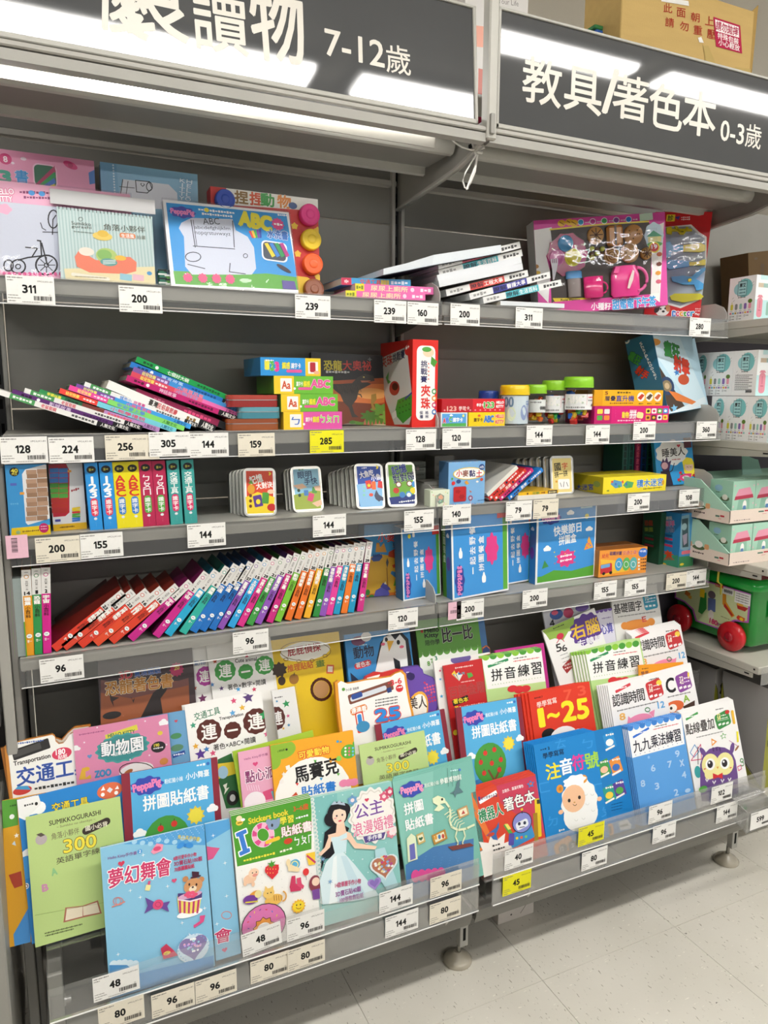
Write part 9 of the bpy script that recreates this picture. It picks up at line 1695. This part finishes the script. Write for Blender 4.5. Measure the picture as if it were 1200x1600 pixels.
g = G(); loft(g, [ring8(.012, Wd, .008, L_-.008, .2262, .02), ring8(.014, Wd, .012, L_-.012, .236, .02)], '#7a1f22'); obj('wagon_lid', g, t)
for y in (.066, .262):
    g = G(); g.lathe([(.014, .004), (.030, .0), (.043, -.003), (.0445, -.014), (.042, -.022), (.018, -.024)][::-1], (.012, y, .045), '#c9202a', PLAS, 32, axis='x'); wh = obj('wheel', g, t)
    g = G(); g.lathe([(.014, -.012), (.013, -.016), (.006, -.017)], (.0, y, .045), '#a8182a', PLAS, 20, axis='x'); obj('hub', g, wh)
g = G(); a = Art(g, (.0055, L_-.01, .192), (0, -1, 0), (0, 0, -1), (-1, 0, 0), L_-.02, .150, Matrix.Translation((WX, WY, WZ)), PAPER, e=.0025); a.un(230, 150)
a.P([(8, 2), (226, 6), (226, 92), (190, 100), (170, 118), (162, 140), (78, 140), (66, 108), (40, 92), (8, 88)], '#b05ab8'); a.P([(12, 6), (221, 10), (221, 88), (188, 95), (165, 115), (158, 136), (82, 136), (70, 104), (42, 88), (12, 84)], '#c9d3a0')
for x, y in ((28, 40), (56, 30), (48, 62), (40, 24)): a.R(x, y, 16, 14, '#c9702a', rot=20); a.R(x+8, y+8, 10, 10, '#d8a03a')
a.P([(88, 50), (104, 40), (108, 90), (96, 112), (84, 108)], '#2f8a3a'); a.R(92, 46, 14, 26, '#e9c82a'); a.E(120, 42, 11, 12, '#6a5a66'); a.P([(110, 54), (132, 52), (134, 92), (112, 94)], '#5a6a9a'); a.E(122, 105, 8, 16, '#e0d8d0')
a.P([(150, 28), (160, 28), (162, 50), (188, 84), (180, 92), (158, 66), (152, 60)], '#d8902a'); a.P([(158, 55), (184, 84), (180, 88), (156, 66)], '#b8322a'); a.P([(190, 46), (222, 50), (214, 62), (194, 60)], '#b8322a'); a.R(200, 46, 16, 8, '#d8a03a'); a.P([(196, 78), (216, 82), (214, 94), (196, 92)], '#c9602a'); a.E(198, 86, 5, 5, '#d83a2a'); a.E(206, 88, 5, 5, '#e9c82a')
a.R(165, 18, 30, 20, '#dfe0dc'); a.grk((153, 18), (177, 18), 12, '#333', 14); a.R(205, 26, 42, 34, '#e6e6e2'); [a.grk((187, 15+k*7), (222, 16+k*7), 3, '#555') for k in range(4)]
a.T('COLOR', (128, 8), (152, 9), 9, '#c9502a', b=.08); a.T('180', (120, 122), (142, 124), 15, '#c9356a', b=.07); a.T('pcs', (143, 126), (160, 127), 10, '#7a2a6a', b=.04); a.grk((150, 98), (175, 100), 3, '#8a8a6a'); obj('side_label', g, body)
g = G(); g.tube([(-.012, .118, .232), (-.013, .118, .2), (.004, .118, .19), (.014, .116, .03), (.02, .116, .02)], .0035, '#e0d43a', PLAS, 6); obj('yellow_strap', g, t)
g = G(); g.tube([(.115, -.012, .232), (.115, -.017, .2), (.112, -.002, .19), (.10, .008, .03)], .0032, '#e0d43a', PLAS, 6); obj('yellow_strap', g, t)
g = G(); M = Matrix.Translation((WX, WY, WZ)); a = Art(g, (.055, .003, .17), (1, 0, 0), (0, 0, -1), (0, -1, 0), .10, .09, M, PAPER, e=.0012); a.un(100, 90); a.P([(8, 12), (30, 4), (60, 6), (64, 24), (80, 22), (84, 48), (60, 56), (44, 70), (16, 66)], '#dfe6ee'); a.P([(13, 18), (58, 14), (54, 52), (38, 64), (22, 62)], '#b84a9a'); a.E(35, 18, 20, 7, '#d88ac0'); a.ring(68, 38, 10, 12, 6, '#e0903a', 12); obj('cup_sticker', g, body)
# grey-green landscape boxes on the bottom right
def land(x0, w_, y, H, lb, k):
    M = mat_from(Vector((x0, y, D3[4]+.001)), Vector((1, 0, 0)), Vector((0, 0, 1)))
    def s_(a):
        a.un(100, 170); a.bg('#a8a5a3'); a.P([(0, 20), (10, 60), (22, 70), (34, 110), (60, 140), (100, 168), (100, 170), (0, 170)], '#8a8a2a'); a.ln([(0, 18), (10, 58), (22, 68), (34, 108), (60, 138), (100, 166)], 1.4, '#2a2a20')
    def f(a):
        a.un(100, 260); a.bg('#bab7b5'); a.P([(0, 40), (12, 60), (20, 100), (34, 110), (40, 160), (58, 175), (66, 215), (100, 225), (100, 260), (0, 260)], '#8f8f2e'); a.ln([(0, 38), (12, 58), (20, 98), (34, 108), (40, 158), (58, 173), (66, 213), (100, 223)], 1.6, '#2a2a20')
        a.V('LEARNINGFUN', (52, 45), (52, 130), 9, '#3a3634', b=.03); a.P([(22, 48), (30, 40), (34, 52), (30, 66), (42, 72), (28, 74), (20, 70), (26, 60)], '#2a2624'); a.V('不可能', (12, 85), (12, 150), 16, '#3a3a1a', b=.03)
        for q in range(26): a.ln([(48+(q*17 % 46), 160+(q*29 % 80)), (56+(q*17 % 46), 168+(q*29 % 80))], 1.6, '#55541f')
        for q in range(5): a.ring(70+(q % 2)*12, 40+q*34, 12, 18, 1, '#8a8684', 10)
    return carton('grey_toy_box', lb, M, w_, H, .16, '#b0adab', {'front': f, 'left': s_}, None, cat='box', sides={'top': '#5a5856'})
land(1.0, .10, .03, .30, 'tall grey and olive box, left one, on the bottom right shelf', 0); land(1.0, .16, -.155, .305, 'tall grey and olive box with upright lettering, front right', 1)
M = mat_from(Vector((1.17, -.15, D3[4]+.001)), Vector((1, 0, 0)), Vector((0, 0, 1)))
carton('grey_toy_box', 'grey box with olive hillside picture at the very right edge', M, .2, .30, .15, '#bab7b5', {'front': lambda a: (a.un(100, 150), a.P([(0, 60), (20, 66), (40, 100), (70, 110), (100, 130), (100, 150), (0, 150)], '#8f8f2e'), a.ln([(0, 58), (20, 64), (40, 98), (70, 108), (100, 128)], 1.4, '#2a2a20'))}, None)
# ================================================================ on top of the canopies, behind the signs
A, B = onY((968, 2), -.06), onY((1180, 8), -.06)
M = mat_from(Vector((onY((970, 40), -.06).x, -.06, 1.874)), Vector((1, 0, 0)), Vector((0, 0, 1))); w_ = onY((1176, 60), -.06).x-M.translation.x
def d_card(a):
    ZV = (720, 0, 2.5); a.zf = ZV; c = '#a8392c'
    for ch, x, y in (('此', 808, 32), ('面', 860, 50), ('朝', 915, 68), ('上', 970, 82), ('請', 815, 88), ('勿', 872, 103), ('重', 925, 118), ('壓', 978, 134)): a.T(ch, (x-17, y-3), (x+17, y+3), 34, c, b=.02)
    a.P([(985, 66), (1090, 100), (1098, 210), (996, 182)], '#b0264a'); a.P([(992, 76), (1084, 106), (1086, 148), (996, 122)], '#f0e6e6'); a.T('請勿拋摔', (996, 98), (1082, 126), 32, '#a8264a', b=.05); a.T('特殊包裝', (1002, 138), (1084, 164), 22, '#f4ecec', b=.03); a.T('小心輕放', (1006, 164), (1088, 190), 22, '#f4ecec', b=.03)
    a.P([(782, -12), (888, 5), (890, 24), (782, 6)], '#e4e2dc'); a.P([(925, 148), (938, 145), (948, 168), (930, 166)], '#e9e6e0'); a.P([(945, 180), (965, 178), (995, 250), (955, 238)], '#b89f62'); a.P([(1070, 262), (1130, 270), (1140, 292), (1068, 280)], '#b89f62')
t = thing('cardboard_box', 'brown cardboard carton with red handling marks standing above the right sign', 'box', M)
g = G(); h_ = .40; g.bbox(0, w_, 0, .13, 0, h_, '#c2a468', CARD, b=.002); b = obj('carton_body', g, t)
g = G(); a = face(g, M, w_, h_, .13, 'front', None, mat=CARD); a.e = .0006; d_card(a); obj('carton_print', g, b)
g = G(); g.prism([(w_, h_-.002), (w_+.035, h_+.03), (w_+.030, h_-.13), (w_, h_-.16)], .02, .023, 'y', '#a88a50', CARD); obj('carton_flap', g, t)
g = G(); g.prism([(0, .0), (w_, .0), (w_+.01, -.012)], -.001, -.0, 'y', '#c9ab70', CARD); g.bbox(-.006, w_+.006, -.004, 0, .148, .156, '#b3945a', CARD); obj('carton_ridge', g, t)
def upbox(px0, px1, top, Y, d, col, name, label, draw=None, zbase=1.874):
    A, B = onY((px0, top), Y), onY((px1, top), Y); M = mat_from(Vector((A.x, Y, zbase)), Vector((1, 0, 0)), Vector((0, 0, 1)))
    return carton(name, label, M, B.x-A.x, A.z-zbase, d, col, {'front': draw} if draw else None, (0, 0, 1), cat='box')
upbox(728, 827, -60, .02, .2, '#cfccc6', 'storage_box', 'white printed storage box above the bay divider', lambda a: (a.bg('#d3d0cb'), a.T('for Your Life', (765, -1), (810, 6), 8, '#77746f', b=0), a.P([(744, 40), (760, 42), (760, 75), (744, 73)], '#e4a08a'), a.R(752, 128, 10, 40, '#c96a5a'), a.R(751, 190, 12, 14, '#c9305a')))
t = thing('book_stack', 'blue and green packs lying behind the cardboard carton', 'box', Matrix.Translation(onY((958, 50), .0)))
g = G(); g.bbox(-.05, .05, 0, .1, -.03, -.002, '#2f5fb0', PLAS); obj('blue_pack', g, t)
g = G(); g.bbox(-.055, .03, 0, .1, -.002, .008, '#2f7f4a', PLAS); obj('green_pack', g, t)
o = upbox(938, 960, 49, .01, .1, '#35568f', 'folder_stack', 'dark blue folders squeezed in beside the cardboard carton')
# white floor box under the base shelf
P = onZ((778, 1446), 0); M = mat_from(Vector((P.x, P.y, .0005)), Vector((1, 0, 0)), Vector((0, 0, 1)))
carton('floor_box', 'scuffed white box on the floor under the base shelf', M, .11, .075, .08, '#c9c2ba', {'front': lambda a: (a.un(100, 60), a.ln([(62, 50), (78, 34)], 1.5, '#4a4540'), a.R(30, 22, 4, 4, '#77706a'), a.R(42, 20, 3, 5, '#77706a'), a.E(36, 46, 2.5, 2, '#3a3530'))}, None)
